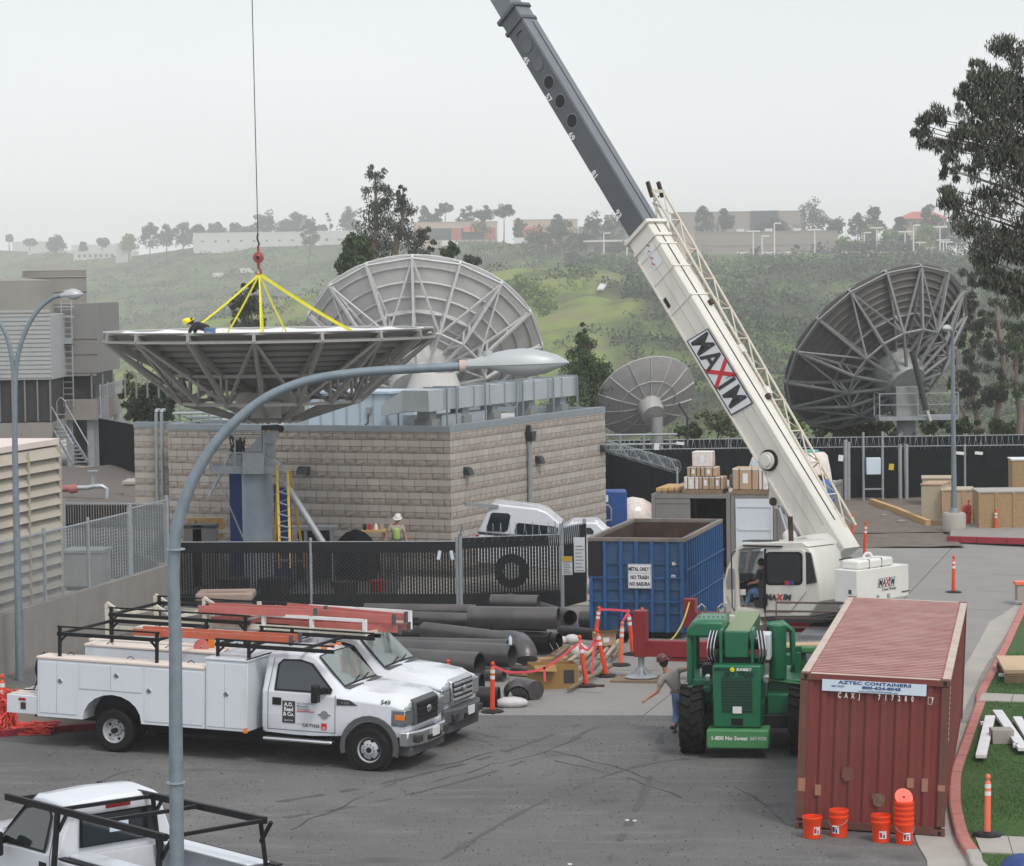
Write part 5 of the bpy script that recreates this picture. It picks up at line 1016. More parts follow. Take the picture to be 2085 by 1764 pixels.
for s in (0, 1):
    h = V((0, 0, .95)); MB().tube([a0 + wv * s + V((-.35, 0, -.2)), a0 + wv * s + V((-.35, 0, 1.05)), a0 + wv * s + V((-.18, 0, 1.25)), a0 + wv * s + V((.05, 0, 1.05)), a0 + wv * s + V((.05, 0, .9)), a1 + wv * s + h * .9, a1 + wv * s], .028, 6).build('handrail', STEEL, st)
    MB().bar(a0 + wv * s + V((-.35, 0, .5)), a0 + wv * s + V((.05, 0, .5)), .04).build('mid_rail', STEEL, st)
# grey box and valve on the terrace
p = G(131, 1203, TZ); r = thing('equipment_cabinet', 'square grey cabinet standing behind the chain link fence', 'cabinet', p, yl * .4); MB().b(0, 1.0, 0, 1.0, .1, 1.0).build('cabinet_body', M_('cabinet_grey', (.27, .28, .275), .7, 0, .05), r, bevel=.02); MB().b(-.04, 1.06, -.04, 1.06, 1.003, 1.07).build('lid', DUCT, r); MB().b(.05, .95, .05, .95, 0, .1).build('base', PLASB, r)
p = G(190, 1012, TZ + .15); r = thing('water_valve', 'grey valve with handwheel on red pipework over the gravel', 'valve', p)
MB().tube([(-.7, 0, .35), (-.2, 0, .35), (0, 0, .4), (.35, 0, .4), (.5, 0, .3), (.5, 0, -.1)], .09).build('pipe', DUCT, r, 50); MB().cyl((0, 0, .4), (0, 0, .95), .06).build('stem', DUCT, r); MB().cyl((0, 0, .95), (0, 0, 1.0), .2, n=20).build('handwheel', STEEL, r)
MB().tube([(-3.4, .2, .2), (-2.2, 0, .25), (-.7, 0, .35)], .13).build('red_pipe', M_('faded_red_pipe', (.35, .12, .12), .6), r, 50); MB().cyl((-.9, 0, .3), (-.6, 0, .34), .17).build('flange', MATS['faded_red_pipe'], r)
p = G(252, 1016, TZ); r = thing('low_concrete_box', 'low grey concrete vault with pale lid near the building corner', 'vault', p); MB().b(0, 1.9, 0, 1.6, 0, .55).build('vault_body', CONCR, r); MB().b(-.05, 1.95, -.05, 1.65, .553, .66).build('lid', CONCL, r)

WIREB = M_('black_coated_wire', (.06, .065, .068), .5, .2)
def fence(label, pts, h, mat_fill, posts=True, mesh=True, slats=0, screen=False, group=None, zb_=None, gap=0, ps=2.6, diag=.085, hz=None, razor=0, pr=.04, wr=.006):
    r = thing('fence', label, 'fence', (0, 0, 0), 0, group); pts = [V(p) for p in pts]
    sm_ = MB(); wm = MB()
    for a, b in zip(pts[:-1], pts[1:]):
        L = (b - a).length; d = (b - a) / L; n_ = V((d.y, -d.x, 0)).normalized(); H = V((0, 0, h)); k = max(1, round(L / ps))
        for i in range(k + (b is pts[-1] or b == pts[-1])):
            p = a + d * (L * i / k); MB().cyl(p, p + H + V((0, 0, .12)), pr, n=8).build('post', STEEL, r)
        MB().cyl(a + H, b + H, .022, n=6).build('top_rail', STEEL, r)
        if gap: MB().cyl(a + V((0, 0, .05)), b + V((0, 0, .05)), .018, n=6).build('bottom_rail', STEEL, r)
        if mesh:
            s = .0
            for sg in (1, -1):
                t0 = -h
                while t0 < L:
                    u0, z0, u1, z1 = t0, 0, t0 + h, h
                    if u0 < 0: z0 = -u0; u0 = 0
                    if u1 > L: z1 = h - (u1 - L); u1 = L
                    if u1 > u0:
                        if sg < 0: p, q = a + d * u0 + V((0, 0, h - z0)), a + d * u1 + V((0, 0, h - z1))
                        else: p, q = a + d * u0 + V((0, 0, z0)), a + d * u1 + V((0, 0, z1))
                        wm.bar(p - n_ * -.02 * sg * .3 + n_ * .03, q + n_ * .03, wr, wr)
                    t0 += diag
        if slats:
            i = 0; s = slats
            while i * s < L - s:
                u = i * s + s / 2; q = a + d * u; hb = V((0, 0, h - .04)); w_ = s * .35
                wob = random.uniform(-.004, .004)
                sm_.add([q - d * w_ + V((0, 0, .04)), q + d * w_ + V((0, 0, .04)), q + d * (w_ + wob) + hb, q - d * (w_ - wob) + hb], [(0, 1, 2, 3)])
                sm_.add([q - d * w_ + V((0, 0, .04)) - n_ * .008, q + d * w_ + V((0, 0, .04)) - n_ * .008, q + d * (w_ + wob) + hb - n_ * .008, q - d * (w_ - wob) + hb - n_ * .008], [(0, 1, 2, 3)]); i += 1
        if screen:
            m_ = max(2, int(L / .3)); f = MB(); vs = []
            for i in range(m_ + 1):
                w0 = .03 * sin(i * 1.7) * random.random()
                for z_ in (.03, h * .5, h - .02): vs.append(a + d * (L * i / m_) + n_ * (.05 + w0 * (z_ > .1)) + V((0, 0, z_)))
            f.add(vs, [(i * 3 + j, i * 3 + 3 + j, i * 3 + 4 + j, i * 3 + 1 + j) for i in range(m_) for j in (0, 1)]).build('screen_fabric', mat_fill, r, 60)
        if razor:
            rz = []; m_ = int(L / .22 * 12); R_ = .26
            for i in range(m_): t_ = i / 12 * 2 * pi; rz.append(a + d * (L * i / m_) + (V((0, 0, 1)) * sin(t_) + n_ * cos(t_) * .8) * R_ + H + V((0, 0, razor)) + d * .03 * sin(t_ * .37))
            MB().tube(rz, .007, 3, False).build('razor_coil', WIRE, r)
            for i in range(k + 1): p = a + d * (L * i / k) + H; MB().bar(p, p + V((0, 0, razor + .3)) + n_ * .25, .03).build('razor_arm', STEEL, r)
    if slats:
        sm_.build('privacy_slats', mat_fill, r, kind='stuff')
        if h < 2.08:
            for a, b in zip(pts[:-1], pts[1:]):
                n_ = V(((b - a).y, -(b - a).x, 0)).normalized()
                for z0, z1 in ((h - .3, h), (.0, .5)): MB().bar(a + n_ * .022 + V((0, 0, (z0 + z1) / 2)), b + n_ * .022 + V((0, 0, (z0 + z1) / 2)), .012, z1 - z0).build('dense_slat_band', SLAT, r)
    if mesh and wm.v: wm.build('wire_mesh', WIREB if slats else WIRE, r, kind='stuff')
    return r
fence('galvanised chain link fence on top of the concrete retaining wall', [RA + WNV * .1, RB + WNV * .1 - WDV * 2.9], 2.15, None, ps=2.7, pr=.045)

fence('short gate panel at the corner of the chain link fence', [RB + WNV * .1 - WDV * 2.8, RB + WNV * .1], 2.25, None, ps=3, gap=1, pr=.06)
fence('black slatted fence running along the back of the terrace', [V((-15.2, 76.3, TZ)), V((RB.x, RB.y + .5, TZ))], 2.1, SLAT, slats=.075, mesh=False, ps=3.2)
fence('fence with black fabric left of the block building beside the stair', [G(205, 957, TZ) + V((0, 0, 0)), G(312, 985, TZ)], 2.3, SCR, screen=True, mesh=False, gap=1)
fence('open mesh fence standing left of the dark pine behind the stair', [G(165, 935, TZ), G(207, 950, TZ), G(250, 925, TZ)], 3.6, None, diag=.16, ps=3)
f1a, f1b = G(341, 1246), G(932, 1246); f1b = V((f1b.x, f1b.y, 0))
fence('long low fence with black privacy slats in front of the block building', [f1a, f1b], 1.95, SLAT, slats=.08, mesh=True, ps=3.4, diag=.11, pr=.045)
f2b = G(1145, 1238); MB()
fence('slatted fence with razor coil below the tilted white pickup', [f1b + V((.1, 0, 0)), f2b], 2.05, SLAT, slats=.085, mesh=True, diag=.1, ps=3.2, razor=.12, pr=.06)
fence('dark screened gate panel with notices beside the blue dumpster', [f2b, G(1192, 1226)], 2.25, SCR, screen=True, mesh=False, ps=2, pr=.055)
for (x, y, w_, h_, lab) in ((1180, 1130, .3, .95, 'long white notice board hanging on the dark gate panel'), (1155, 1152, .28, .5, 'yellow and white warning notice low on the dark gate panel')):
    p = DP(x, y, 74.6); r = thing('notice', lab, 'sign', p, -.1); MB().b(-w_ / 2, w_ / 2, -.02, 0, -h_ / 2, h_ / 2).build('board', SIGNW, r)
    for k in range(8): MB().b(-w_ * .38, w_ * (.38 - .1 * (k % 3)), -.028, -.021, -h_ / 2 + h_ * .1 * k + .04, -h_ / 2 + h_ * .1 * k + .06).build('print_line', GAL, r)
    if h_ < .6: MB().b(-w_ / 2, w_ / 2, -.03, -.021, h_ * .25, h_ * .5).build('yellow_band', LADY, r)
for x, k, lab in ((1240, .2, 'left one of two small pale tags wired to the black slatted fence'), (1277, -.15, 'right one of two small pale tags wired to the black slatted fence')):
    p = DP(x * 0 + (400 + (1947 if k > 0 else 2031) / 2.3167) / 1.3875, (1150 + 970 / 2.3167) / 1.3875, 75.9); tag(MB().box(p, (.09, .02, .25), Matrix.Rotation(k, 3, 'Y')).build('fence_tag', SIGNP, None), lab, 'tag')
fence('diagonal black screened fence with razor coil behind the blue tank', [G(1233, 1018, 0), G(1380, 1075, 0)], 2.1, SCR, screen=True, mesh=False, razor=.15, ps=2.4)
fence('far black screened fence running behind the containers', [V((10.2 - 14, 113.5, 0)), V((9, 113.5, 0)), V((13, 113.2, 0)), V((28.5, 112.6, 0))], 2.15, SCR, screen=True, mesh=False, ps=3, razor=.12)
fence('second black screen standing further back along the bluff', [V((2, 121, 0)), V((32, 121, 0))], 2.1, SCR, screen=True, mesh=False, ps=4)

flat('yard_floor', [(-9.6, 77.8), (-1.4, 77.2), (8.5, 76.6), (9.2, 84), (4.2, 91), (-1.6, 84.6), (-9.6, 88.2)], .02, CONCL, None, .0, kind='structure')
def proj(P):
    d = P - V((0, 0, HC)); k = d.dot(_Fw); return (1042.5 + F * d.dot(_r) / k, 882 - F * d.dot(_u) / k)
P0 = DP(1722, 1150, 65.2); TIP = DP(520, -843, 80.2); bd = (TIP - P0).normalized(); bw = V((bd.y, -bd.x, 0)).normalized(); bn = bw.cross(bd) if bw.cross(bd).z > 0 else -bw.cross(bd)
hd = V((bd.x, bd.y, 0)).normalized(); hl = V((-hd.y, hd.x, 0)); BLEN = (TIP - P0).length
def s_at(y):
    lo_, hi_ = 0, BLEN
    for _ in range(40):
        m_ = (lo_ + hi_) / 2
        if proj(P0 + bd * m_)[1] > y: lo_ = m_
        else: hi_ = m_
    return lo_
crane = thing('mobile_crane', 'mobile crane with off white boom reaching up across the sky, a man in its cab', 'crane', (0, 0, 0))
def BP(s, a=0, b=0): return P0 + bd * s + bw * a + bn * b      # along, across, above
def boxs(mb, s0, s1, W_, H_, ch=.0):
    pr = [(-W_ / 2, -H_ / 2), (W_ / 2, -H_ / 2), (W_ / 2, H_ / 2), (-W_ / 2, H_ / 2)]
    if ch: pr = [(-W_ / 2 + ch, -H_ / 2), (W_ / 2 - ch, -H_ / 2), (W_ / 2, -H_ / 2 + ch), (W_ / 2, H_ / 2 - ch), (W_ / 2 - ch, H_ / 2), (-W_ / 2 + ch, H_ / 2), (-W_ / 2, H_ / 2 - ch), (-W_ / 2, -H_ / 2 + ch)]
    return mb.prism(pr, s0, s1, lambda a, b, t: BP(t, a, b))
sC, sD = s_at(474), s_at(28)
boxs(MB(), 0.2, sC, .60, .86, .03).build('base_boom_section', CRW, crane, 30)
boxs(MB(), sC - 6, sD, .50, .70, .04).build('second_boom_section', BOOMG, crane, 30)
boxs(MB(), sD - 2, BLEN - 6, .42, .58, .03).build('third_boom_section', BOOMT, crane, 30); boxs(MB(), BLEN - 7, BLEN, .34, .46).build('tip_boom_section', BOOMT, crane)
MB().prism([(-.255, .30), (.255, .30), (.255, .362), (-.255, .362)], sC, sD, lambda a, b, t: BP(t, a, b)).build('edge_plate', BOOMT, crane)
MB().cyl(BP(BLEN - .1, -.3, -.2), BP(BLEN - .1, .3, -.2), .3, n=24).build('sheave', PLASB, crane)
for s0, W_, H_, mt in ((sC - .05, .76, 1.02, CRW), (sC - .45, .68, .94, CRW), (sD - .08, .62, .86, BOOMG), (sD - .5, .58, .80, BOOMG)): boxs(MB(), s0, s0 + .09, W_, H_, .04).build('collar', mt, crane)
for f in (.93, .86, .77): s = sC * f; boxs(MB(), s, s + .05, .64, .90).build('stiffener_band', CRW, crane)
for k, a in enumerate((-.318, .318)):
    for b in (-.05, .26): MB().bar(BP(1, a, b), BP(sC - .6, a, b), .008, .012, bn).build('weld_line', CONTE, crane)
    MB().bar(BP(1, a * .98, -.43), BP(sC - .6, a * .98, -.43), .05, .05, bn).build('lower_flange', CRW, crane)
MB().bar(BP(1, -.05, .437), BP(sC, -.05, .437), .03, .012, bn).build('roof_seam', BLK, crane)
MB().bar(BP(sC, .04, .367), BP(sD - .6, .04, .367), .025, .01, bn).build('roof_seam', BLK, crane)
side = -.252
def onside(s, b, a): return BP(s, a, b)
RotS = Matrix((-bd, bn, -bw)).transposed().to_euler()
hs = [(s_at(y), k) for y, k in ((96, 0), (133, 0), (170, 1), (208, 1), (248, 1))]
for s, k in hs:
    cyl = MB().cyl(BP(s, side + .004, .02), BP(s, side - .012, .02), .2, n=28)
    cyl.build('hole_rim', BOOMT if k else BOOMG, crane); MB().cyl(BP(s, side - .0125, .02), BP(s, side - .016, .02), .172, n=28).build('lightening_hole', BLK if k else M_('boom_disc', (.1, .11, .12), .5) if 'boom_disc' not in MATS else MATS['boom_disc'], crane)
MB().tube([BP(s_at(70), side - .005, .02 + .1), BP(s_at(68), side - .005, -.05), BP(s_at(72), side - .005, -.1)], .014).build('latch', BLK, crane)
for y, t_ in ((112, '45'), (188, '57'), (266, '69'), (344, '81'), (424, '93')): text(t_, .23, WHT, crane, BP(s_at(y), side - .008, -.245), RotS, bold=.006)
# maker's plate on the boom side
sM0, sM1 = s_at(674), s_at(838); sM = (sM0 + sM1) / 2; Lm = sM0 - sM1
def logo(par, M, L, parent=None):      # M: matrix whose X runs along the word, Y up, Z out ; L plate length
    h = L * .30
    def pl(x0, x1, y0, y1, z, sk=.25): return [(M @ V((x0 + sk * (y0 + h / 2) , y0, z))), (M @ V((x1 + sk * (y0 + h / 2), y0, z))), (M @ V((x1 + sk * (y1 + h / 2), y1, z))), (M @ V((x0 + sk * (y1 + h / 2), y1, z)))]
    a, b = -L / 2, L / 2 - h * .25
    MB().add(pl(a, b, -h / 2, h / 2, .004), [(0, 1, 2, 3)]).build('logo_border', INK, par); MB().add(pl(a + L * .012, b - L * .012, -h * .455, h * .455, .007), [(0, 1, 2, 3)]).build('logo_plate', SIGNW, par)
    e = (M.to_3x3()).to_euler()
    for ch, x, mt, sz in (('M', -.365, INK, .74), ('A', -.175, INK, .8), ('X', -.005, LOGOR, .85), ('I', .125, INK, .8), ('M', .285, INK, .74)):
        text(ch, h * (1.3 if ch == 'X' else 1.12), mt, par, M @ V((x * L, -.01 * L, .012)), e, bold=h * .025, shear=.25, sx=sz, ext=.001)
    MB().bar(M @ V((.10 * L, h * .1, .012)), M @ V((.15 * L, h * .56, .012)), h * .06, .004).build('logo_stroke', INK, par)
Ms = Matrix((-bd, bn, -bw)).transposed().to_4x4(); Ms.translation = BP(sM, -.328, -.02); logo(crane, Ms, Lm)
# lattice jib stowed along the far upper edge
s1j, s0j = s_at(418), s_at(1095); jc = lambda s, i, j: BP(s, .40 + .22 * (s - s0j) / (s1j - s0j) + .2 * i, .2 + .14 * (s - s0j) / (s1j - s0j) + .22 * j)
for i in (-1, 1):
    for j in (-1, 1): MB().cyl(jc(s0j, i, j), jc(s1j, i, j), .035, n=8).build('jib_chord', RACKY, crane, 50)
nb = 11
for k in range(nb):
    a, b = s0j + (s1j - s0j) * k / nb, s0j + (s1j - s0j) * (k + 1) / nb
    for p, q in (((a, -1, 1), (b, 1, 1)), ((a, 1, 1), (b, 1, -1)), ((a, -1, -1), (b, -1, 1)), ((b, -1, 1), (b, 1, 1)), ((b, 1, -1), (b, 1, 1))): MB().cyl(jc(*p), jc(*q), .02, n=6).build('jib_lacing', RACKY, crane, 50)
for i in (-1, 1): MB().bar(jc(s1j - .1, i, .5), jc(s1j + .3, i, 1.0), .07, .09).build('jib_lug', RUST, crane)
MB().bar(jc(s1j, -1, 1), jc(s1j, 1, 1), .08, .08).build('jib_end_tube', RACKY, crane)
for y in (735, 820): s = s_at(y); MB().box((0, 0, 0), (.22, .1, .16), Ms.to_3x3()).xf(Matrix.Translation(BP(s, .3, .46))).build('jib_bracket', CRW, crane)
for y in (832, 640): s = s_at(y); MB().box((0, 0, 0), (.12, .14, .1), Ms.to_3x3()).xf(Matrix.Translation(BP(s, .18, .47))).build('rusty_lug', RUST, crane)
s = s_at(930); MB().cyl(BP(s, -.28, -.13), BP(s, -.42, -.13), .21, n=28).build('pin_cover', CRW, crane, 40); MB().cyl(BP(s, -.3, -.12), BP(s, -.36, -.12), .26, n=28).build('pin_seal', BLK, crane, 40); MB().cyl(BP(s, -.42, -.13), BP(s, -.46, -.13), .14, n=20).build('pin_cap', CRW, crane, 40)
s = s_at(600); MB().box((0, 0, 0), (.28, .1, .02), Ms.to_3x3()).xf(Matrix.Translation(BP(s, -.303, -.33))).build('inspection_slot', BLK, crane)
s = s_at(520); MB().box((0, 0, 0), (.75, .34, .01), Ms.to_3x3()).xf(Matrix.Translation(BP(s, -.305, .03))).build('faded_sticker', SIGNW, crane)
for k in range(4): MB().box((0, 0, 0), (.12, .04, .01), Ms.to_3x3() @ Matrix.Rotation(.6, 3, 'Z')).xf(Matrix.Translation(BP(s + .25 - .16 * k, -.311, .08 - .05 * k))).build('sticker_print', LADR, crane)
s = s_at(985); MB().prism([(-.5, -.42), (.5, -.42), (.15, -.8), (-.15, -.8)], -.2, .2, lambda a, b, t: BP(s + a, t, b)).build('cylinder_bracket', CRW, crane)
cT = BP(s, 0, -.72); cB = BP(1.6, 0, -1.0); cB = DP(1625, 1150, 64.3)
MB().cyl(cT, cB, .07, n=16).build('lift_rod', CHR, crane, 40); MB().cyl(cT.lerp(cB, .55), cB, .17, n=20).build('lift_barrel', CRW, crane, 40)
MB().cyl(BP(s, -.25, -.72), BP(s, .25, -.72), .1).build('lift_pin', RUST, crane)
# upper works: plane facing the viewer at the side of the cab
OC = DP(1570, 1250, 62.9)
def cu(x, y, dl=0.0): p = hit(x, y, OC + hl * dl, hl); return p
def side_prism(name, pts, th, mat, bevel=0, dl=0.0, parent=crane):
    q = [cu(x, y, dl) for x, y in pts]; n = len(q); return MB().add(q + [p - hl * th for p in q], [tuple(range(n)), tuple(range(2 * n - 1, n - 1, -1))] + [(i, i + n, (i + 1) % n + n, (i + 1) % n) for i in range(n)]).build(name, mat, parent, bevel=bevel)
CW_ = 1.0
def rpoly(x0, y0, x1, y1, r=4): return [(x0 + r, y0), (x1 - r, y0), (x1 - r * .3, y0 + r * .3), (x1, y0 + r), (x1, y1 - r), (x1 - r * .3, y1 - r * .3), (x1 - r, y1), (x0 + r, y1), (x0 + r * .3, y1 - r * .3), (x0, y1 - r), (x0, y0 + r), (x0 + r * .3, y0 + r * .3)]
side_prism('cab_rear_body', [(1557, 1256), (1557, 1112), (1630, 1110), (1645, 1116), (1655, 1130), (1667, 1185), (1666, 1225), (1648, 1256)], CW_, CRW, .03)
side_prism('cab_roof', [(1494, 1122), (1503, 1110), (1512, 1106), (1632, 1104), (1646, 1114), (1556, 1115), (1512, 1117), (1500, 1124)], CW_, CRW, .02)
side_prism('cab_floor', [(1489, 1236), (1558, 1243), (1558, 1257), (1516, 1256), (1495, 1250)], CW_, CRW, .01)
side_prism('cab_nose', [(1489, 1249), (1477, 1215), (1475, 1185), (1479, 1160), (1484, 1150), (1487, 1152), (1498, 1165), (1501, 1246)], .12, CRW, .01)
side_prism('cab_nose', [(1489, 1249), (1477, 1215), (1475, 1185), (1479, 1160), (1484, 1150), (1487, 1152), (1498, 1165), (1501, 1246)], .08, CRW, 0, -CW_ + .08)
side_prism('nose_window', [(1480, 1200), (1478, 1185), (1484, 1158), (1494, 1158), (1495, 1200)], .02, GLC, 0, .01)
side_prism('front_pillar', [(1484, 1150), (1498, 1122), (1504, 1122), (1500, 1160), (1500, 1250), (1495, 1250), (1495, 1160)], .06, CRW, 0, .0)
side_prism('lower_front', [(1477, 1215), (1489, 1249), (1494, 1249), (1482, 1213)], CW_, CRW)
side_prism('windscreen', [(1477, 1210), (1475, 1183), (1484, 1150), (1497, 1122), (1500, 1122), (1486, 1152), (1478, 1184), (1480, 1210)], CW_ - .1, GLC, 0, -.05)
side_prism('far_window', [(1500, 1125), (1553, 1122), (1553, 1200), (1500, 1205)], .02, GLC, 0, -CW_ + .05)
side_prism('far_wall', [(1495, 1203), (1556, 1200), (1556, 1250), (1495, 1248)], .04, PLASB, 0, -CW_ + .08); side_prism('far_pillar', [(1522, 1120), (1530, 1120), (1518, 1200), (1510, 1202)], .04, CRW, 0, -CW_ + .1)
side_prism('door_frame', rpoly(1558, 1124, 1634, 1192, 8), .03, BLK, 0, .035); side_prism('door_window', rpoly(1562, 1128, 1630, 1187, 7), .03, GLS, 0, .05)
side_prism('door', [(1557, 1119), (1632, 1118), (1640, 1126), (1641, 1205), (1608, 1248), (1557, 1246)], .05, CRW, .01, .03); side_prism('rear_side_window', [(1640, 1124), (1650, 1126), (1662, 1186), (1642, 1190), (1641, 1140)], .02, GLS, 0, .03)
side_prism('door_rail', [(1512, 1110), (1590, 1112), (1590, 1115), (1512, 1113)], .05, BLK, 0, .06); side_prism('door_edge', [(1555, 1118), (1558, 1118), (1558, 1248), (1555, 1248)], .04, BLK, 0, .06); side_prism('door_latch', [(1553, 1216), (1560, 1216), (1560, 1234), (1553, 1234)], .05, BLK, 0, .08)
MB().tube([cu(1496, 1244, .12), cu(1491, 1236, .2), cu(1489, 1130, .2), cu(1498, 1122, .12)], .015).build('grab_rail', BLK, crane)
side_prism('console', [(1500, 1190), (1530, 1178), (1540, 1190), (1536, 1200), (1510, 1240), (1501, 1243)], .3, PLASB, .01, -.5); side_prism('gauge_panel', [(1508, 1168), (1524, 1170), (1522, 1184), (1506, 1184)], .2, PLASG, .01, -.45)
side_prism('seat', [(1540, 1160), (1556, 1158), (1556, 1240), (1538, 1240), (1534, 1225), (1545, 1220)], .5, PLASB, .02, -.25); side_prism('notice', [(1507, 1200), (1518, 1200), (1518, 1212), (1507, 1212)], .01, SIGNW, 0, -.1)
side_prism('sticker', [(1598, 1183), (1612, 1183), (1612, 1191), (1598, 1191)], .01, LOGOR, 0, .06); side_prism('sticker', [(1606, 1183), (1617, 1183), (1617, 1191), (1606, 1191)], .01, NAVY, 0, .064)
eS = Matrix((-hl.cross(V((0, 0, 1))) * -1, V((0, 0, 1)), hl)).transposed()
xs = V((0, 0, 1)).cross(hl); eS = Matrix((xs, V((0, 0, 1)), hl)).transposed().to_euler()
for ch, x, mt in (('MA', -.2, INK), ('X', .0, LOGOR), ('IM', .18, INK)): text(ch, .19, mt, crane, cu(1586 + x * 86, 1217, .06), eS, bold=.008, shear=.2, sx=1.15)
text('Crane Works', .065, INK, crane, cu(1594, 1227, .06), eS)
MB().bar(cu(1520, 1101, -.4), cu(1578, 1101, -.4), .3, .03).build('roof_grille', PLASG, crane); MB().cyl(cu(1611, 1106, -.5) + V((0, 0, 0)), cu(1609, 1052, -.5), .06, n=12).build('exhaust_pipe', RUST, crane)
# slewing deck, side plates, counterweight
side_prism('deck_plate', [(1650, 1256), (1667, 1190), (1690, 1175), (1722, 1150), (1740, 1150), (1706, 1206), (1700, 1225), (1672, 1250)], .1, CRW, .01, -.95); side_prism('deck_plate', [(1650, 1256), (1667, 1190), (1722, 1140), (1745, 1140), (1700, 1225), (1672, 1250)], .1, CRW, .01, -2.0)
side_prism('winch_housing', [(1668, 1150), (1700, 1140), (1716, 1165), (1690, 1200), (1664, 1200)], .7, PLASG, .02, -1.1); MB().cyl(cu(1690, 1150, -1.0), cu(1690, 1150, -1.9), .22, n=20).build('winch_drum', RUST, crane, 40)
side_prism('engine_cover', [(1590, 1100), (1640, 1090), (1660, 1110), (1660, 1200), (1590, 1200)], .9, CRW, .05, -1.9); side_prism('turntable', [(1560, 1257), (1680, 1257), (1675, 1268), (1565, 1268)], 2.2, PLASB, 0, .1)
for k in range(5): p = cu(1680 + k * 5, 1185 - k * 6, -.9); MB().tube([p, p + V((.1, -.1, .25)), p + V((.35, -.1, .3)), p + V((.5, 0, .05 - .1 * k))], .02, 5).build('hose', PLASB, crane)
for k in range(3): MB().tube([cu(1650, 1256, -.88), cu(1672 + 6 * k, 1216 - 5 * k, -.86), cu(1684 + 5 * k, 1202, -.86), cu(1690, 1222, -.86)], .014, 5).build('hydraulic_line', BLK, crane)
cwc = DP(1798, 1190, 60.9); zt_, zb_ = DP(1798, 1156, 60.9).z, DP(1798, 1221, 60.9).z; Mc = Matrix((hl * -1, hd * 1, V((0, 0, 1)))).transposed()   # X to the right of the viewer
Mc = Matrix((-hl, hd, V((0, 0, 1)))).transposed()
cw = MB().box((0, 0, 0), (1.86, .62, zt_ - zb_), Mc).xf(Matrix.Translation(cwc + hd * .31 + V((0, 0, (zt_ + zb_) / 2 - cwc.z)))).build('counterweight', CRW2, crane, bevel=.012)
MB().box((0, 0, 0), (1.25, .5, .2), Mc).xf(Matrix.Translation(cwc + hd * .34 + hl * .12 + V((0, 0, zt_ - cwc.z + .1)))).build('top_slab', CRW2, crane, bevel=.05)
for k in (-.2, .25): MB().box((0, 0, 0), (.015, .51, .21), Mc).xf(Matrix.Translation(cwc + hd * .34 + hl * (.12 + k) + V((0, 0, zt_ - cwc.z + .1)))).build('joint', PLASG, crane)
MB().tube([cwc + hd * .3 + hl * .15 + V((cos(a) * .1, 0, zt_ - cwc.z + .2 + .12 * sin(a))) for a in [pi * k / 6 for k in range(7)]], .03).build('lifting_eye', CRW2, crane)
eC = Matrix((-hl, V((0, 0, 1)), -hd)).transposed(); Mq = eC.to_4x4(); Mq.translation = cwc - hd * .006 + V((0, 0, .04)) - hl * .13; logo(crane, Mq, .66); text('Crane Works', .09, INK, crane, cwc - hd * .012 - hl * .2 + V((0, 0, -.115)), eC.to_euler(), shear=.2)
for a in (.1, -.28): MB().box((0, 0, 0), (.07, .02, .1), Mc).xf(Matrix.Translation(cwc - hd * .01 - hl * (a + .1) * -1 + V((0, 0, -.27)))).build('fitting', STEEL, crane)
MB().box((0, 0, 0), (.28, .02, .02), Mc).xf(Matrix.Translation(cwc - hd * .01 - hl * .82 + V((0, 0, -.22)))).build('slot', RUST, crane)
for i in range(2):
    for j in range(2): MB().box((0, 0, 0), (.02, .07, .09), Mc).xf(Matrix.Translation(cwc + hl * .935 + hd * (.1 + .09 * i) + V((0, 0, -.25 + .1 * j + .05 * i)))).build('target_mark', INK if i == j else SIGNW, crane)
# carrier with outriggers
cc0 = V((8.35, 63.8, 0)); CP = lambda s, t, z: cc0 + RR * s + FF * t + V((0, 0, z))
def cbox(name, s0, s1, t0, t1, z0, z1, mat, bevel=.01): return MB().b(s0, s1, t0, t1, z0, z1).xf(Matrix.Translation(cc0) @ Matrix.Rotation(-YR, 4, 'Z')).build(name, mat, crane, bevel=bevel)
GRYC = M_('carrier_grey', (.17, .18, .19), .5, .2, .1, 3, dirt=.4, dirtcol=(.1, .09, .08))
cbox('carrier_frame', -1.25, 1.0, -3.6, 2.6, .75, 1.22, GRYC); cbox('rear_deck', -1.25, 1.25, -4.7, -3.58, .95, 1.12, GRYC)
cbox('rear_panel', -1.25, 1.25, -4.78, -4.68, .45, .98, GRYC); 
for s in (-1.05, 1.05):
    for t_ in (-3.0, -1.6): MB().lathe([(.32, -.2), (.5, -.2), (.55, -.12), (.55, .12), (.5, .2), (.32, .2)], 24, CP(s, t_, .55), Matrix.Rotation(-YR, 3, 'Z') @ Matrix.Rotation(pi / 2, 3, 'Y')).build('wheel', RUB, crane, 40)
for k, (s, mt) in enumerate(((-1.0, REDL), (-.8, LENS), (-.55, REDL), (.6, REDL), (.85, LENS), (1.05, REDL))): MB().cyl(CP(s, -4.79, .82), CP(s, -4.83, .82), .06, n=16).build('tail_lamp', mt, crane)
for k in range(4): MB().box((0, 0, 0), (.14, .02, .04)).xf(Matrix.Translation(CP(-1.05 + .0 * k, -4.8, .68 - .06 * k)) @ Matrix.Rotation(-YR, 4, 'Z')).build('plate_print', WHT, crane)
RAILB = M_('brown_rail', (.09, .06, .05), .6)
for t_ in (-4.5, -2.9): MB().tube([CP(-1.85, t_, 1.12), CP(-1.85, t_, 1.85), CP(-.2, t_, 1.85), CP(-.2, t_, 1.12)], .025).build('deck_rail', RAILB, crane); MB().bar(CP(-1.85, t_, 1.5), CP(-.2, t_, 1.5), .03).build('deck_rail', RAILB, crane)
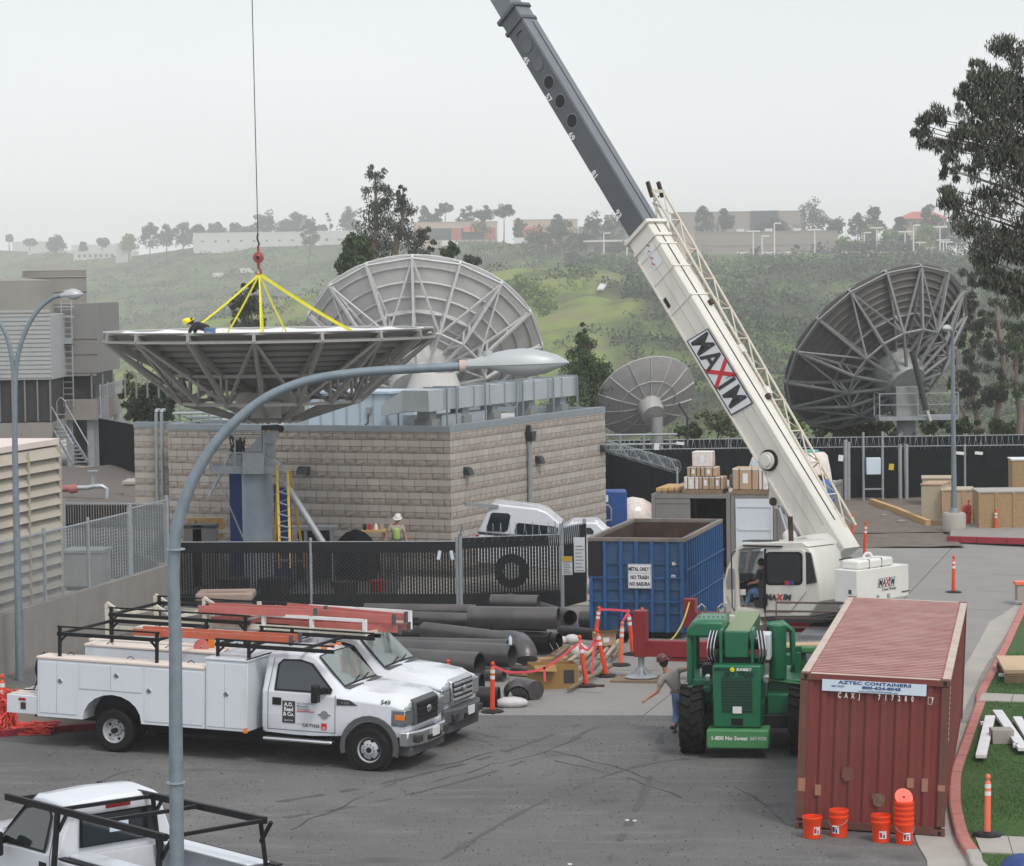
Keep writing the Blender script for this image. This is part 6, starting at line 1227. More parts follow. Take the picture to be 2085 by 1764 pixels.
cbox('side_step', -1.9, -1.27, -4.6, -2.2, 1.0, 1.1, GRYC); MB().bar(CP(-1.5, -4.7, 1.13), CP(-.6, -4.4, 1.13), .5, .05).build('timber_mat', PLY, crane)
for s in (.35, 1.0): MB().tube([CP(s, -4.6, 1.1), CP(s, -4.6, 1.95), CP(s, -4.45, 2.02), CP(s, -4.3, 1.95), CP(s, -4.3, 1.1)], .025).build('grab_handle', CHR, crane)
for x in (1422, 1463): p = DP(x, 1262, 66.3); MB().tube([p + V((0, 0, -.3)), p + V((0, 0, .3)), p + V((.08, 0, .38)), p + V((.16, 0, .3)), p + V((.16, 0, -.3))], .025).build('grab_handle', CHR, crane)
side_prism('fender', [(1440, 1290), (1470, 1252), (1530, 1256), (1540, 1275), (1500, 1300), (1445, 1300)], .6, CRW, .02, .2)
for (xj, yt, yb, D_) in ((1306, 1243, 1385, 62.4), (1406, 1219, 1310, 67.6)):
    p = DP(xj, yb, D_); p.z = 0; zt2 = DP(xj, yt, D_).z
    MB().box((0, 0, 0), (.3, .32, zt2 - .55), Matrix.Rotation(-YR, 3, 'Z')).xf(Matrix.Translation(p + V((0, 0, .55 + (zt2 - .55) / 2)))).build('jack_housing', RED, crane, bevel=.01)
    q = p + RR * 4.7; MB().bar(V((p.x, p.y, .74)), V((q.x, q.y, .74)), .28, .36).build('outrigger_beam', RED, crane, bevel=.008); MB().bar(V((p.x, p.y, .50)) + RR * .6, V((q.x, q.y, .5)), .2, .08).build('beam_shoe', RED, crane)
    MB().cyl(p + V((0, 0, .12)), p + V((0, 0, .6)), .07, n=14).build('jack_rod', STEEL, crane, 40)
    MB().lathe([(.02, .06), (.36, .06), (.38, .09), (.3, .12), (.12, .16), (.09, .3), (.02, .3)], 24, p).build('float_pad', STEEL, crane, 40)
    for k in range(6): a = k * pi / 3; MB().prism([(.08, .1), (.3, .1), (.1, .3)], -.012, .012, lambda a_, b_, t_: p + V((cos(a) * a_ - sin(a) * t_, sin(a) * a_ + cos(a) * t_, b_))).build('pad_gusset', STEEL, crane)
    MB().box(p + V((0, 0, .03)), (1.25, 1.0, .05), Matrix.Rotation(-YR, 3, 'Z')).build('timber_pad', WOOD, crane)
a, b = DP(1322, 1318, 62.3), DP(1404, 1226, 67.5); a = DP(1320, 1311, 62.4)
tag(MB().tube(smoothp([a, DP(1345, 1313, 63.2), DP(1370, 1300, 64.6), DP(1390, 1268, 66), b], 5), .022, 6).build('yellow_hose', YELL, None, 60), 'yellow hose slung between the two red outrigger jacks', 'hose')
# hook ball and slings
hx = DP(526, 525, 80); top = V((hx.x, hx.y, TIP.z)); hk = thing('hook_ball', 'red hook ball hanging on a thin cable above the upward facing dish', 'crane hook', V((hx.x, 80, hx.z)))
MB().cyl((0, 0, .7), (-.10, 0, TIP.z - hx.z - .2), .014, n=6).build('cable', CABLE, hk, 60); MB().sph((0, 0, 0), .16, 20, 14, (1, 1, 1.05)).build('ball', HOOKR, hk, 60); MB().cyl((0, 0, .17), (0, 0, .33), .035).build('swivel', HOOKR, hk); MB().cyl((0, -.17, 0), (0, -.155, 0), .05).build('mark', BLK, hk)
MB().tube([(0, 0, .33), (.03, 0, .4), (0, 0, .48), (-.02, 0, .56), (0, 0, .7)], .028).build('wedge_socket', CABLE, hk); MB().tube([(0, 0, -.17), (0, 0, -.3), (.06, 0, -.36), (.07, 0, -.44), (0, 0, -.5), (-.07, 0, -.46), (-.08, 0, -.4)], [.05, .04, .035, .035, .035, .025, .015]).build('hook', HOOKR, hk, 60)
hz0 = V((0, 0, -.47)); sl = thing('lifting_slings', 'fan of yellow webbing slings from the hook down into the dish', 'lifting sling', V((hx.x + .02, 80, hx.z)))
H0 = V((hx.x + .02, 80, hx.z))
for k, (x, y, D_, w_) in enumerate(((383, 678, 79.0, .055), (450, 700, 82.0, .055), (532, 700, 77.5, .045), (537, 690, 82.5, .045), (590, 690, 82.5, .05), (735, 685, 80.5, .09))):
    q = DP(x, y, D_) - H0; mb = MB(); n_ = 8; pts = [hz0.lerp(q, i / n_) + V((0, 0, -.06 * sin(pi * i / n_))) for i in range(n_ + 1)]
    for i in range(n_): mb.bar(pts[i], pts[i + 1], w_, .012, (0, 1, 0.2))
    mb.build('sling', SLING, sl)
cyaw, crx, cry = -.1859, -.0106, .0435
Mcn = Matrix.Rotation(cyaw, 4, 'Z') @ Matrix.Rotation(crx, 4, 'X') @ Matrix.Rotation(cry, 4, 'Y')
rc = thing('shipping_container', 'long red shipping container with white rental sign, buckets standing at its near end', 'shipping container', (4.5875, 45.22, 0)); rc.rotation_euler = Mcn.to_euler()
W_, H_, L_ = 2.44, 2.59, 12.19
def wave(n, L, d, flat_=.3, ramp_=.2):
    p = L / n; o = []
    for i in range(n): o += [(i * p, 0), (i * p + p * flat_, 0), (i * p + p * (flat_ + ramp_), d), (i * p + p * (flat_ * 2 + ramp_), d)]
    return o + [(L, 0)]
def corr(mb, prof, fn, t0, t1):
    n = len(prof); return mb.add([fn(a, d, t0) for a, d in prof] + [fn(a, d, t1) for a, d in prof], [(i, i + 1, i + n + 1, i + n) for i in range(n - 1)])
corr(MB(), wave(9, W_ - .24, .04), lambda a, d, t: (.12 + a, .03 + d, t), .14, H_ - .1).build('end_panel', CONT, rc)
for x, s in ((.02, 1), (W_ - .02, -1)): corr(MB(), wave(43, L_ - .3, .036), lambda a, d, t: (x + s * (.01 + d), .15 + a, t), .14, H_ - .1).build('side_panel', CONT, rc)
corr(MB(), wave(58, L_ - .36, .034, .32, .18), lambda a, d, t: (t, .18 + a, H_ - .035 + d), .13, W_ - .13).build('roof_panel', CONTT, rc)
rme = MB().b(.16, W_ - .16, -.026, .026, 0, .004).mesh('roof_ridge', M_('worn_ridge_paint', (.42, .32, .285), .6, 0, .16, .8, dirt=.8, dirtcol=(.28, .10, .09), dscale=1.3, rnd=.12, wpos=True))
for i in range(58): o = link('roof_ridge', rme, rc); o.location = (0, .18 + (L_ - .36) / 58 * (i + .66), H_ - .002)
corr(MB(), wave(9, W_ - .24, .04), lambda a, d, t: (.12 + a, L_ - .03 - d, t), .14, H_ - .1).build('end_panel', CONT, rc)
for x in (0, W_ - .13):
    MB().b(x, x + .13, .17, L_ - .17, H_ - .07, H_ - .008).build('roof_rail', CONTE, rc); MB().b(x, x + .06 + .07 * (x > 0) * 0, .17, L_ - .17, .02, .16).build('bottom_rail', CONTR, rc)
    for y in (0, L_ - .12): MB().b(x, x + .13, y, y + .12, .17, H_ - .13).build('corner_post', CONTR, rc)
    for y in (0, L_ - .165):
        for z in (0, H_ - .12): xx = x if x == 0 else W_ - .17; MB().b(xx - .004, xx + .174, y - .004, y + .165, z, z + .12).build('corner_casting', CONTR, rc, bevel=.01); MB().b(xx + .06, xx + .115, y - .008, y + .02, z + .025, z + .095).build('casting_hole', BLK, rc)
for y in (0, L_ - .12): MB().b(.17, W_ - .17, y, y + .11, H_ - .11, H_ - .01).build('header', CONTE if y else CONT, rc); MB().b(.17, W_ - .17, y, y + .11, .03, .15).build('sill', CONTR, rc)
MB().b(.17, W_ - .17, .0, .12, H_ - .012, H_ - .002).build('header_top', CONTE, rc)
MB().b(.1, W_ - .1, .1, L_ - .1, .12, .15).build('floor', WOOD, rc)
sg = MB().b(.36, 2.06, -.012, .0, 2.31, 2.50).build('sign_board', SIGNP, rc); e0 = (pi / 2, 0, 0)
text('AZTEC CONTAINERS', .072, NAVY, rc, (1.22, -.016, 2.462), e0, bold=.0025, sx=1.62, sp=1.08); text('800-624-8045', .066, NAVY, rc, (1.33, -.016, 2.393), e0, bold=.003, sx=1.7); text('RENT OR BUY', .042, NAVY, rc, (.62, -.016, 2.395), e0, sx=.8); text('www.AZTECCONTAINER.com', .036, NAVY, rc, (1.28, -.016, 2.335), e0, sx=1.35)
for i, ch in enumerate('CAXJ  717280  7'): text(ch, .125, WHT, rc, (.65 + .108 * i, -.01, 2.245), e0, bold=.002, sx=.6)
MB().add([(2.09, -.009, 2.18), (2.16, -.009, 2.18), (2.16, -.009, 2.3), (2.09, -.009, 2.3), (2.095, -.009, 2.185), (2.155, -.009, 2.185), (2.155, -.009, 2.295), (2.095, -.009, 2.295)], [(0, 1, 5, 4), (1, 2, 6, 5), (2, 3, 7, 6), (3, 0, 4, 7)]).build('digit_box', WHT, rc)
PT = M_('paint_patch_tan', (.33, .16, .1), .7, 0, .1)
for x, z, w2, h2 in ((.02, .62, .12, .22), (.3, .56, .1, .18), (1.8, .78, .11, .16), (2.04, .73, .1, .22), (2.3, .76, .12, .1)): MB().b(x, x + w2, -.006 if x < .1 or x > 2.2 else .024, .02, z, z + h2).build('paint_patch', PT, rc)
PD = M_('scraped_label_mark', (.17, .1, .07), .8, 0, .4, 12); PG = M_('faded_diamond_mark', (.15, .055, .05), .8, 0, .2, 12)
for x, z, r_, mt in ((1.35, .56, .12, PD), (.83, .95, .13, PG)):
    rr_ = random.Random(int(x * 10)); MB().add([(x + cos(k * .4) * r_ * rr_.uniform(.75, 1.1), .022, z + sin(k * .4) * r_ * rr_.uniform(.75, 1.1)) for k in range(16)], [tuple(range(16))]).build('scrape', mt, rc)
for k in range(11): MB().b(W_ - .004, W_ + .001, .3 + (k % 2) * .02, .36 + (k % 2) * .02, 1.55 + k * .085, 1.6 + k * .085).build('side_marking', WHT, rc)
# buckets
def bucket(label, x, y, n=1, handle=True, lean=0, lab=1, D_=None):
    p = G(x, y, 0.0); p.z = gz(p.x, p.y); r = thing('bucket', label, 'bucket', p, lab * .5, 'orange buckets at the red container')
    for i in range(n):
        z = i * .085; MB().lathe([(.02, z + .012), (.128, z + .01), (.15, z + .36), (.158, z + .36), (.158, z + .345), (.165, z + .34), (.165, z + .31), (.158, z + .3), (.158, z + .28), (.152, z + .27), (.138, z + .02), (.135, z)], 28).build('pail', BUCK, r, 40)
    if n > 4: z = (n - 1) * .085 + .36; MB().lathe([(.02, 0), (.15, .0), (.155, -.02)], 24, (0, .0, z + .06), Matrix.Rotation(1.0, 3, 'X')).build('lid', BUCK, r)
    MB().lathe([(.1415, .07), (.1475, .2)], 10, a0=-pi / 2 - .45, a1=-pi / 2 + .4).build('paper_label', SIGNW, r); MB().lathe([(.1430, .09), (.1475, .17)], 6, a0=-pi / 2 - .4, a1=-pi / 2 - .1).build('label_print', LOGOR if lab > 0 else NAVY, r); MB().lathe([(.1430, .08), (.1465, .14)], 6, a0=-pi / 2 + .0, a1=-pi / 2 + .2).build('label_print', NAVY, r)
    if handle: MB().tube([(.16 * cos(a), .16 * sin(a) * .9 - .02, .29 + .1 * sin(a)) for a in [pi + pi * k / 10 for k in range(11)]], .004, 5).build('wire_handle', STEEL, r); MB().cyl((-.04, -.165, .19), (.04, -.165, .19), .01).build('grip', WHT, r)
    return r
bucket('leftmost orange bucket at the end of the red container', 1654, 1704, 1, False, lab=1); bucket('second orange bucket from the left, wire handle hanging in front', 1708, 1699, 2, lab=-1); bucket('third orange bucket from the left, just left of the tall stack', 1794, 1706, 2, False, lab=.2); bucket('tall stack of nested orange buckets with a lid tipped on top', 1841, 1708, 5, lab=.4)
# blue roll-off dumpster
fr = G(1394, 1291, .15); fl = fr - RR * 2.44; du_ = thing('dumpster', 'open blue roll off dumpster with METAL ONLY sign', 'dumpster', (fl.x, fl.y, 0), -YR); Wd, Ld, z0, z1 = 2.44, 5.6, .18, 2.58
MB().b(0, Wd, 0, .05, z0, z1 - .08).build('front_wall', BLUE, du_); MB().b(0, Wd, Ld - .05, Ld, z0, z1 - .08).build('back_wall', BLUE, du_); MB().b(0, .05, .055, Ld - .055, z0, z1 - .08).build('left_wall', BLUE, du_); MB().b(Wd - .05, Wd, .055, Ld - .055, z0, z1 - .08).build('right_wall', BLUE, du_); MB().b(.06, Wd - .06, .06, Ld - .06, z0, z0 + .1).build('floor', RUST, du_)
for a in ((.055, Wd - .055, .052, .07), (.055, Wd - .055, Ld - .07, Ld - .052)): MB().b(*a, z0 + .1, z1 - .1).build('inner_lining', RUST, du_)
for a in ((.052, .07, .08, Ld - .08), (Wd - .07, Wd - .052, .08, Ld - .08)): MB().b(*a, z0 + .1, z1 - .1).build('inner_lining', RUST, du_)
for a in ((-.04, Wd + .04, -.05, .07), (-.04, Wd + .04, Ld - .07, Ld + .05), (-.05, .07, .075, Ld - .075), (Wd - .07, Wd + .05, .075, Ld - .075)): MB().b(*a, z1 - .1, z1).build('top_rim', RIMB, du_, bevel=.01)
for x in (.02, .38, .80, 1.2, 1.6, 2.0, 2.36): MB().b(x - .02, x + .07, -.07, .0, z0, z1 - .11).build('rib', BLUER, du_, bevel=.01)
for z in (.95, 1.55): MB().b(-.03, Wd + .03, -.078, -.05, z, z + .035).build('band', BLUER, du_)
for z in (.65, 1.25, 1.9): MB().b(.05, Wd - .05, -.035, .0, z, z + .05).build('rail', BLUE, du_)
for i in range(17): y = .12 + i * (Ld - .3) / 16; MB().b(Wd, Wd + .07, y, y + .06, z0, z1 - .11).build('rib', BLUER, du_)
for z in (1.0, 1.75): MB().b(Wd + .071, Wd + .09, 0, Ld, z, z + .03).build('cable_rail', BLUER, du_)
for i in range(9): MB().b(-.07, 0, .3 + i * .6, .38 + i * .6, z0, z1 - .11).build('rib', BLUER, du_)
MB().b(-.02, .34, -.085, -.08, 1.6, z1 - .1).build('burnt_patch', M_('soot', (.012, .012, .012), .9, 0, .5, 6), du_, bevel=0)
for x in (.3, 2.1): MB().cyl((x - .1, .4, .1), (x + .1, .4, .1), .1).build('wheel', RUST, du_); MB().cyl((x - .1, Ld - .5, .1), (x + .1, Ld - .5, .1), .1).build('wheel', RUST, du_)
MB().b(.3, Wd - .3, .1, Ld - .1, .05, .17).build('skid', BLK, du_)
sb = MB().b(1.02, 1.62, -.105, -.09, 1.3, 1.92).build('sign_board', SIGNW, du_); MB().b(1.04, 1.60, -.109, -.1055, 1.688, 1.696).build('sign_rule', INK, du_)
for a in ((1.035, 1.605, 1.905, 1.91), (1.035, 1.605, 1.31, 1.315), (1.035, 1.04, 1.31, 1.91), (1.6, 1.605, 1.31, 1.91)): MB().b(a[0], a[1], -.109, -.1055, a[2], a[3]).build('sign_frame_line', INK, du_)
text('METAL ONLY !', .135, INK, du_, (1.32, -.11, 1.79), e0, bold=.004, sx=.66); text('NO TRASH', .135, INK, du_, (1.32, -.11, 1.58), e0, bold=.004, sx=.72); text('NO BASURA', .135, INK, du_, (1.32, -.11, 1.41), e0, bold=.004, sx=.7); text('80-', .12, WHT, du_, (2.2, -.06, 1.93), e0, bold=.003, sx=.7); text('171', .12, WHT, du_, (2.18, -.06, 1.6), e0, bold=.006, sx=.7)
# grey storage containers
gp = DP(1326, 1004, 84); gy = -.27; g1 = thing('shipping_container', 'left grey storage container with blue RENT ME sign, taped boxes on its roof', 'shipping container', (gp.x, 84, 0), gy); Lg = 6.4
def gcont(r, doorL, openx):
    for x, s in ((.02, 1), (W_ - .02, -1)): corr(MB(), wave(22, Lg - .3, .036), lambda a, d, t: (x + s * (.01 + d), .15 + a, t), .14, H_ - .1).build('side_panel', CGREY, r)
    corr(MB(), wave(9, W_ - .24, .04), lambda a, d, t: (.12 + a, Lg - .03 - d, t), .14, H_ - .1).build('end_panel', CGREY, r)
    corr(MB(), wave(28, Lg - .36, .02), lambda a, d, t: (t, .18 + a, H_ - .035 + d), .1, W_ - .1).build('roof_panel', CTOP, r); MB().b(.1, W_ - .1, .3, Lg - .1, .1, .14).build('floor', WOOD, r)
    for x in (0, W_ - .12):
        MB().b(x, x + .12, .12, Lg - .12, H_ - .1, H_ - .005).build('roof_rail', CGREY, r); MB().b(x, x + .12, .12, Lg - .12, .0, .14).build('bottom_rail', CGREY, r)
        for y in (0, Lg - .12): MB().b(x, x + .12, y, y + .118, 0, H_).build('corner_post', CGREY, r)
    MB().b(.125, W_ - .125, 0, .12, H_ - .13, H_ - .003).build('header', CGREY, r); MB().b(.125, W_ - .125, 0, .12, .02, .14).build('sill', CGREY, r)
gcont(g1, 1, 0); MB().b(.125, 1.2, .02, .07, .15, H_ - .135).build('door', CGREY, g1); MB().b(1.24, W_ - .125, 2.2, 2.25, .15, H_ - .135).build('dark_sheet', BLK, g1)  # thin black sheet set back across the open half of the doorway
for z in (.5, 1.1, 1.7, 2.3): MB().b(.15, 1.18, .0, .02, z, z + .04).build('door_rib', CGREY, g1)
MB().b(.3, .98, -.012, -.001, 1.52, 1.80).build('rental_sign', M_('rental_blue', (.02, .09, .2), .5), g1); text('RENT ME!', .16, WHT, g1, (.64, -.016, 1.6), e0, bold=.006, sx=.95); text('haul-away.com', .07, WHT, g1, (.64, -.016, 1.74), e0, shear=.2, bold=.002, sx=1.1)
g2p = V((gp.x, 84, 0)) + V((cos(gy), sin(gy), 0)) * 2.46; g2 = thing('shipping_container', 'right grey storage container with one white door, blue tarp hanging from its roof', 'shipping container', g2p, gy); gcont(g2, 0, 1)
wd2 = MB().b(.14, 1.28, -.02, .03, .15, H_ - .135).build('white_door', DOORW, g2, bevel=.01)
for z in (.2, .85, 1.5, 2.2): MB().b(.18, 1.24, -.045, -.021, z, z + .06).build('door_rib', DOORW, g2)
for x in (.16, 1.22): MB().b(x, x + .05, -.045, -.021, .27, 2.19).build('door_stile', DOORW, g2)
MB().b(1.3, W_ - .125, .0, .06, .15, H_ - .135).build('door', CGREY, g2)
for x in (1.45, 1.8, 2.1): MB().cyl((x, -.03, .2), (x, -.03, 2.4), .02, n=6).build('lock_rod', CGREY, g2)
# loads on the container roofs
Mg = Matrix.Translation(V((gp.x, 84, 0))) @ Matrix.Rotation(gy, 4, 'Z'); eg = (0, 0, gy)
def onroof(x, y): return Mg @ V((x, y, H_))
def carton(label, x, y, z, s, wrap=.0, strap=True, seed=1):
    r = thing('carton', label, 'carton', onroof(x, y) + V((0, 0, z)), gy + random.Random(seed).uniform(-.06, .06)); MB().b(0, s[0], 0, s[1], 0, s[2]).build('carton_body', WRAP if wrap else CARD, r, bevel=.02)
    MB().b(s[0] * .4, s[0] * .6, -.006, -.001, s[2] * .3, s[2] * .75).build('paper_tag', SIGNW, r); MB().b(.0, s[0], -.004, 0, s[2] * .92, s[2] * .98).build('tape', SIGNW, r)
    if strap:
        for f in (.25, .75): MB().b(s[0] * f, s[0] * f + .02, -.012, -.004, 0, s[2]).build('strap', BLK, r)
pl_ = lambda label, x, y: [MB().b(0, 1.25, 0, 1, .1, .13).build('deck', WOOD, r) and [MB().b(0, 1.25, yy, yy + .1, 0, .1).build('bearer', WOOD, r) for yy in (0, .45, .9)] for r in (thing('pallet', label, 'pallet', onroof(x, y), gy),)]
pl_('pallet under the pyramid of wrapped cartons', .95, .05); pl_('pallet under the squat wrapped carton block', 2.5, -.02)
k = 0
for (z, row) in ((.135, ((1.0, .45), (1.46, .42), (1.86, .36))), (.52, ((1.1, .4), (1.52, .5))), (.82, ((1.26, .62),))):
    for x, wx in row:
        k += 1; carton(('bottom left carton of the wrapped pyramid on the grey container', 'bottom middle carton of the wrapped pyramid', 'bottom right carton of the wrapped pyramid', 'second layer left carton of the wrapped pyramid', 'second layer right carton of the wrapped pyramid', 'plastic wrapped carton topping the pyramid')[k - 1], x, .1, z, (wx - .01, .6, .38 if z < .5 else (.29 if z < .8 else .46)), k == 6 or k == 1, k != 6, k)
carton('left carton of the squat wrapped block on the grey container', 2.52, .02, .135, (.78, .8, .66), 0, True, 9); carton('right carton of the squat block, wrapped in clear film', 3.32, .03, .135, (.4, .8, .64), 1, True, 10)
r = thing('timber_bundle', 'short stack of timbers left of the cartons on the grey container', 'timber', onroof(.05, .1), gy); [MB().b(.1 + .17 * i, .25 + .17 * i, -.1 + .1 * i, 1.7, .0 + .09 * j, .085 + .09 * j).build('timber', WOODY if j else WOOD, r) for i in range(4) for j in range(2)]
r = thing('wrapped_load', 'grey tarped flat load behind the cartons on the container roof', 'tarped load', onroof(2.3, 2.6), gy); MB().b(-.4, 2.1, 0, 1.4, .0, .42).build('dark_cover', PLASG, r, bevel=.08); MB().box((1.1, .9, .7), (2.0, 1.0, .5), None, .15, .1).build('pale_wrapped_crate', WRAP, r, bevel=.05); MB().b(.3, .75, .3, .38, .6, .85).build('paper_tag', SIGNP, r)
r = thing('plastic_tank', 'pale rounded tank with teal lid on the back of the grey container roof', 'tank', onroof(4.0, 5.2), gy); MB().lathe([(.02, 0), (.75, 0), (.7, .35), (.6, .85), (.5, .95), (.02, .95)], 20).build('tank_body', WRAP, r, 50); MB().lathe([(.3, .95), (.32, 1.02), (.02, 1.04)], 20).build('lid', TEAL, r)
rr_ = random.Random(5); mb = MB(); n1, n2 = 9, 12; vs = []
for j in range(n2):
    for i in range(n1):
        u, v_ = i / (n1 - 1), j / (n2 - 1); vs.append(Mg @ V((4.1 + .85 * min(1, v_ * 1.6) + (.06 * rr_.random() if v_ > .6 else 0), 2.3 + 1.6 * u + .5 * (v_ - .5) * (u - .5), H_ + .12 + .1 * rr_.random() - max(0, v_ - .6) * 3.0 * (.6 + .4 * abs(sin(u * 5))))))
mb.add(vs, [(j * n1 + i, j * n1 + i + 1, (j + 1) * n1 + i + 1, (j + 1) * n1 + i) for j in range(n2 - 1) for i in range(n1 - 1)]); tag(mb.build('blue_tarp', TARP, None, 50), 'crumpled blue tarp draped over the right edge of the grey containers', 'tarp')
r = thing('lumber_pile', 'jumble of boards by the blue tarp on the container roof', 'lumber', onroof(3.5, 3.9), gy); [MB().bar((.1 * i, .1 * (i % 3), .05 + .04 * i), (1.2, .5 - .12 * i, .08 + .05 * i), .12, .04).build('board', WOODY if i % 2 else WOOD, r) for i in range(6)]
# blue tank and pale tarp heap by the diagonal fence
p = G(1250, 1075); r = thing('blue_tank', 'blue upright tank right of the block building', 'tank', p); q = DP(1250, 1000, p.y).z; MB().b(-.55, .5, 0, 1, .0, q).build('tank_body', M_('tank_blue', (.015, .07, .26), .45), r, bevel=.06); MB().b(-.45, -.2, -.02, 0, q - .4, q - .15).build('paper_tag', SIGNW, r)
MB().tube([(-.6, -.15, .2), (-.6, -.15, .85), (-.2, -.15, .85), (-.1, -.15, .7), (-.1, -.15, .3), (-.5, -.15, .25)], .04).build('guard_hoop', GAL, r)
p = G(1290, 1072); r = tag(MB().sph((p.x, p.y + .3, .25), .75, 14, 8, (1.3, 1, 1.1)).build('covered_heap', WRAP, None, 60), 'pale sheet covered heap beside the blue tank', 'heap')
def wheel(par, x, y, s, r=.41, w=.26, rim=RIM, deep=False):
    R_ = Matrix.Rotation(-pi / 2 * s, 3, 'X')
    MB().lathe([(r * .58, -w / 2), (r * .9, -w / 2), (r, -w / 2 + .04), (r, w / 2 - .04), (r * .9, w / 2), (r * .6, w / 2), (r * .57, w / 2 - .03)], 32, (x, y, r), R_).build('tyre', RUB, par, 35)
    wr = MB().lathe([(r * .58, w / 2 - .01), (r * .55, w / 2 - .03), (r * .5, w / 2 - (.13 if deep else .06)), (r * .28, w / 2 - (.14 if deep else .01)), (r * .2, w / 2 - (.1 if deep else .0)), (.01, w / 2 - (.1 if deep else .0))], 28, (x, y, r), R_).build('rim', rim, par, 35)
    for k in range(5): a = k * 2 * pi / 5; p = V((x + cos(a) * r * .42, y + s * (w / 2 - (.128 if deep else .034)), r + sin(a) * r * .42)); MB().cyl(p, p + V((0, s * .006, 0)), r * .07, n=10).build('rim_slot', BLK, wr)
    for k in range(10): a = k * 2 * pi / 10; p = V((x + cos(a) * r * .26, y + s * (w / 2 - (.13 if deep else .01)), r + sin(a) * r * .26)); MB().cyl(p, p + V((0, s * .02, 0)), .012, n=6).build('lug_nut', PLASG, wr)
    MB().cyl((x, y + s * (w / 2 - .09), r), (x, y + s * (w / 2 + .012), r), r * .13, n=14).build('hub_cap', BLK, wr)
def hwz(z): return .985 if z < 1.38 else .985 - .2 * (z - 1.38) / .66
def cab(t, new=True, mk=True):
    st = [(-2.23, .62, 1.38, 2.03, .70), (-2.16, .6, 1.38, 2.08, .74), (-1.6, .58, 1.38, 2.12, .75), (-1.32, .58, 1.38, 2.10, .74), (-1.2, .58, 1.38, 2.05, .72), (-.9, .6, 1.36, 1.755, .76), (-.62, .62, 1.34, 1.52, .84), (-.54, .64, 1.31, 1.49, .84), (.0, .66, 1.28, 1.45, .82), (.45, .66, 1.25, 1.39, .80), (.66, .68, 1.19, 1.29, .76)]
    vs = []; NP = 15
    for x, z0, zb_, zt, ht in st:
        e = .97 if x > .6 else (.985 if x > -2.2 else .95)
        half = [(e * .96, z0), (e, z0 + .12), (e, (z0 + zb_) / 2), (e * 1.0, zb_), (e * .96 if x < 0 else e * .95, zb_ + .05), (ht, zt - .05), (ht * .9, zt)]
        vs += [(x, -y, z) for y, z in half] + [(x, 0, zt + .025)] + [(x, y, z) for y, z in half[::-1]]
    n = len(st); MB().add(vs, [(i * NP + j, i * NP + j + 1, (i + 1) * NP + j + 1, (i + 1) * NP + j) for i in range(n - 1) for j in range(NP - 1)] + [tuple(range(NP)), tuple(range((n - 1) * NP, n * NP))]).build('cab_body', TRW, t, 28, bevel=.015)
    def sp(name, pts, off, mat, s=-1, th=.006, par=None): q = [V((x, s * (hwz(z) + off), z)) for x, z in pts]; m_ = len(q); return MB().add(q + [p - V((0, s * th, 0)) for p in q], [tuple(range(m_)), tuple(range(2 * m_ - 1, m_ - 1, -1))] + [(i, i + m_, (i + 1) % m_ + m_, (i + 1) % m_) for i in range(m_)]).build(name, mat, par or t)
    for s in (-1, 1):
        sp('window_seal', [(-1.97, 1.40), (-1.96, 1.88), (-1.86, 1.98), (-1.5, 1.99), (-1.24, 1.93), (-.78, 1.48), (-.8, 1.40)], .006, BLK, s); sp('side_window', [(-1.92, 1.435), (-1.91, 1.87), (-1.84, 1.945), (-1.5, 1.955), (-1.27, 1.90), (-.86, 1.5), (-.87, 1.435)], .012, GLS, s)
        for pts in ([(-2.1, .66), (-2.1, 1.38), (-2.04, 2.0), (-2.03, 2.0), (-2.088, 1.38), (-2.088, .66)], [(-.72, .66), (-.72, 1.38), (-.708, 1.38), (-.708, .66)], [(-2.1, .66), (-2.1, .672), (-.708, .672), (-.708, .66)]): sp('door_seam', pts, .004, PLASG, s)
        sp('door_handle', [(-2.0, 1.13), (-2.0, 1.27), (-1.82, 1.27), (-1.82, 1.13)], .012, BLK, s, .02); sp('body_crease', [(-2.2, .95), (-2.2, .962), (-.62, .962), (-.62, .95)], .003, BODW, s)
        mr = MB().box((-1.02, s * 1.2, 1.42), (.13, .2, .34)).build('door_mirror', BLK, t, bevel=.03); MB().bar((-.9, s * .97, 1.45), (-1.0, s * 1.14, 1.45), .06, .1).build('mirror_arm', BLK, mr)
        a_ = [V((.59 * cos(u), s * 1.0, .46 + .59 * sin(u))) for u in [pi * k / 12 for k in range(-1, 14)]]
        MB().add([(p.x, s * (.99 if k == 0 else 1.035), p.z) for k in (0, 1) for p in a_] + [(p.x * .83, s * 1.035, .46 + (p.z - .46) * .83) for p in a_], [(i + b * 15, i + 1 + b * 15, i + 16 + b * 15, i + 15 + b * 15) for b in (0, 1) for i in range(14)]).build('wheel_arch_flare', PLASG if new else TRW, t, 50)
        MB().cyl((0, s * .93, .44), (0, s * .989, .44), .49, n=32).build('arch_shade_disc', BLK, t)  # black disc proud of the body side, painting the shade of a wheel arch
        MB().b(.42, .715, s * .79 - .215, s * .79 + .215, .88, 1.2).build('headlight', LENS, t, bevel=.03); MB().b(.5, .7, s * .965 - .045, s * .965 + .045, 1.0, 1.1).build('indicator', AMB, t, bevel=.01)
        if mk: MB().box((-1.34, s * .6, 2.125), (.09, .1, .04)).build('roof_marker', AMB, t, bevel=.01)
        MB().b(-2.15, -.72, s * 1.04 - .09, s * 1.04 + .09, .46, .53).build('running_board', CHR, t, bevel=.03)
    if mk:
      for y in (-.18, .18): MB().box((-1.3, y, 2.135), (.09, .1, .04)).build('roof_marker', AMB, t)
    def ws(u, v_, off=.012): x = -1.19 + .58 * v_; z = 2.045 - .545 * v_; hw = .70 + .1 * v_; return V((x + off * .57, u * hw * .985, z + off * .82 + .02 * (1 - u * u)))
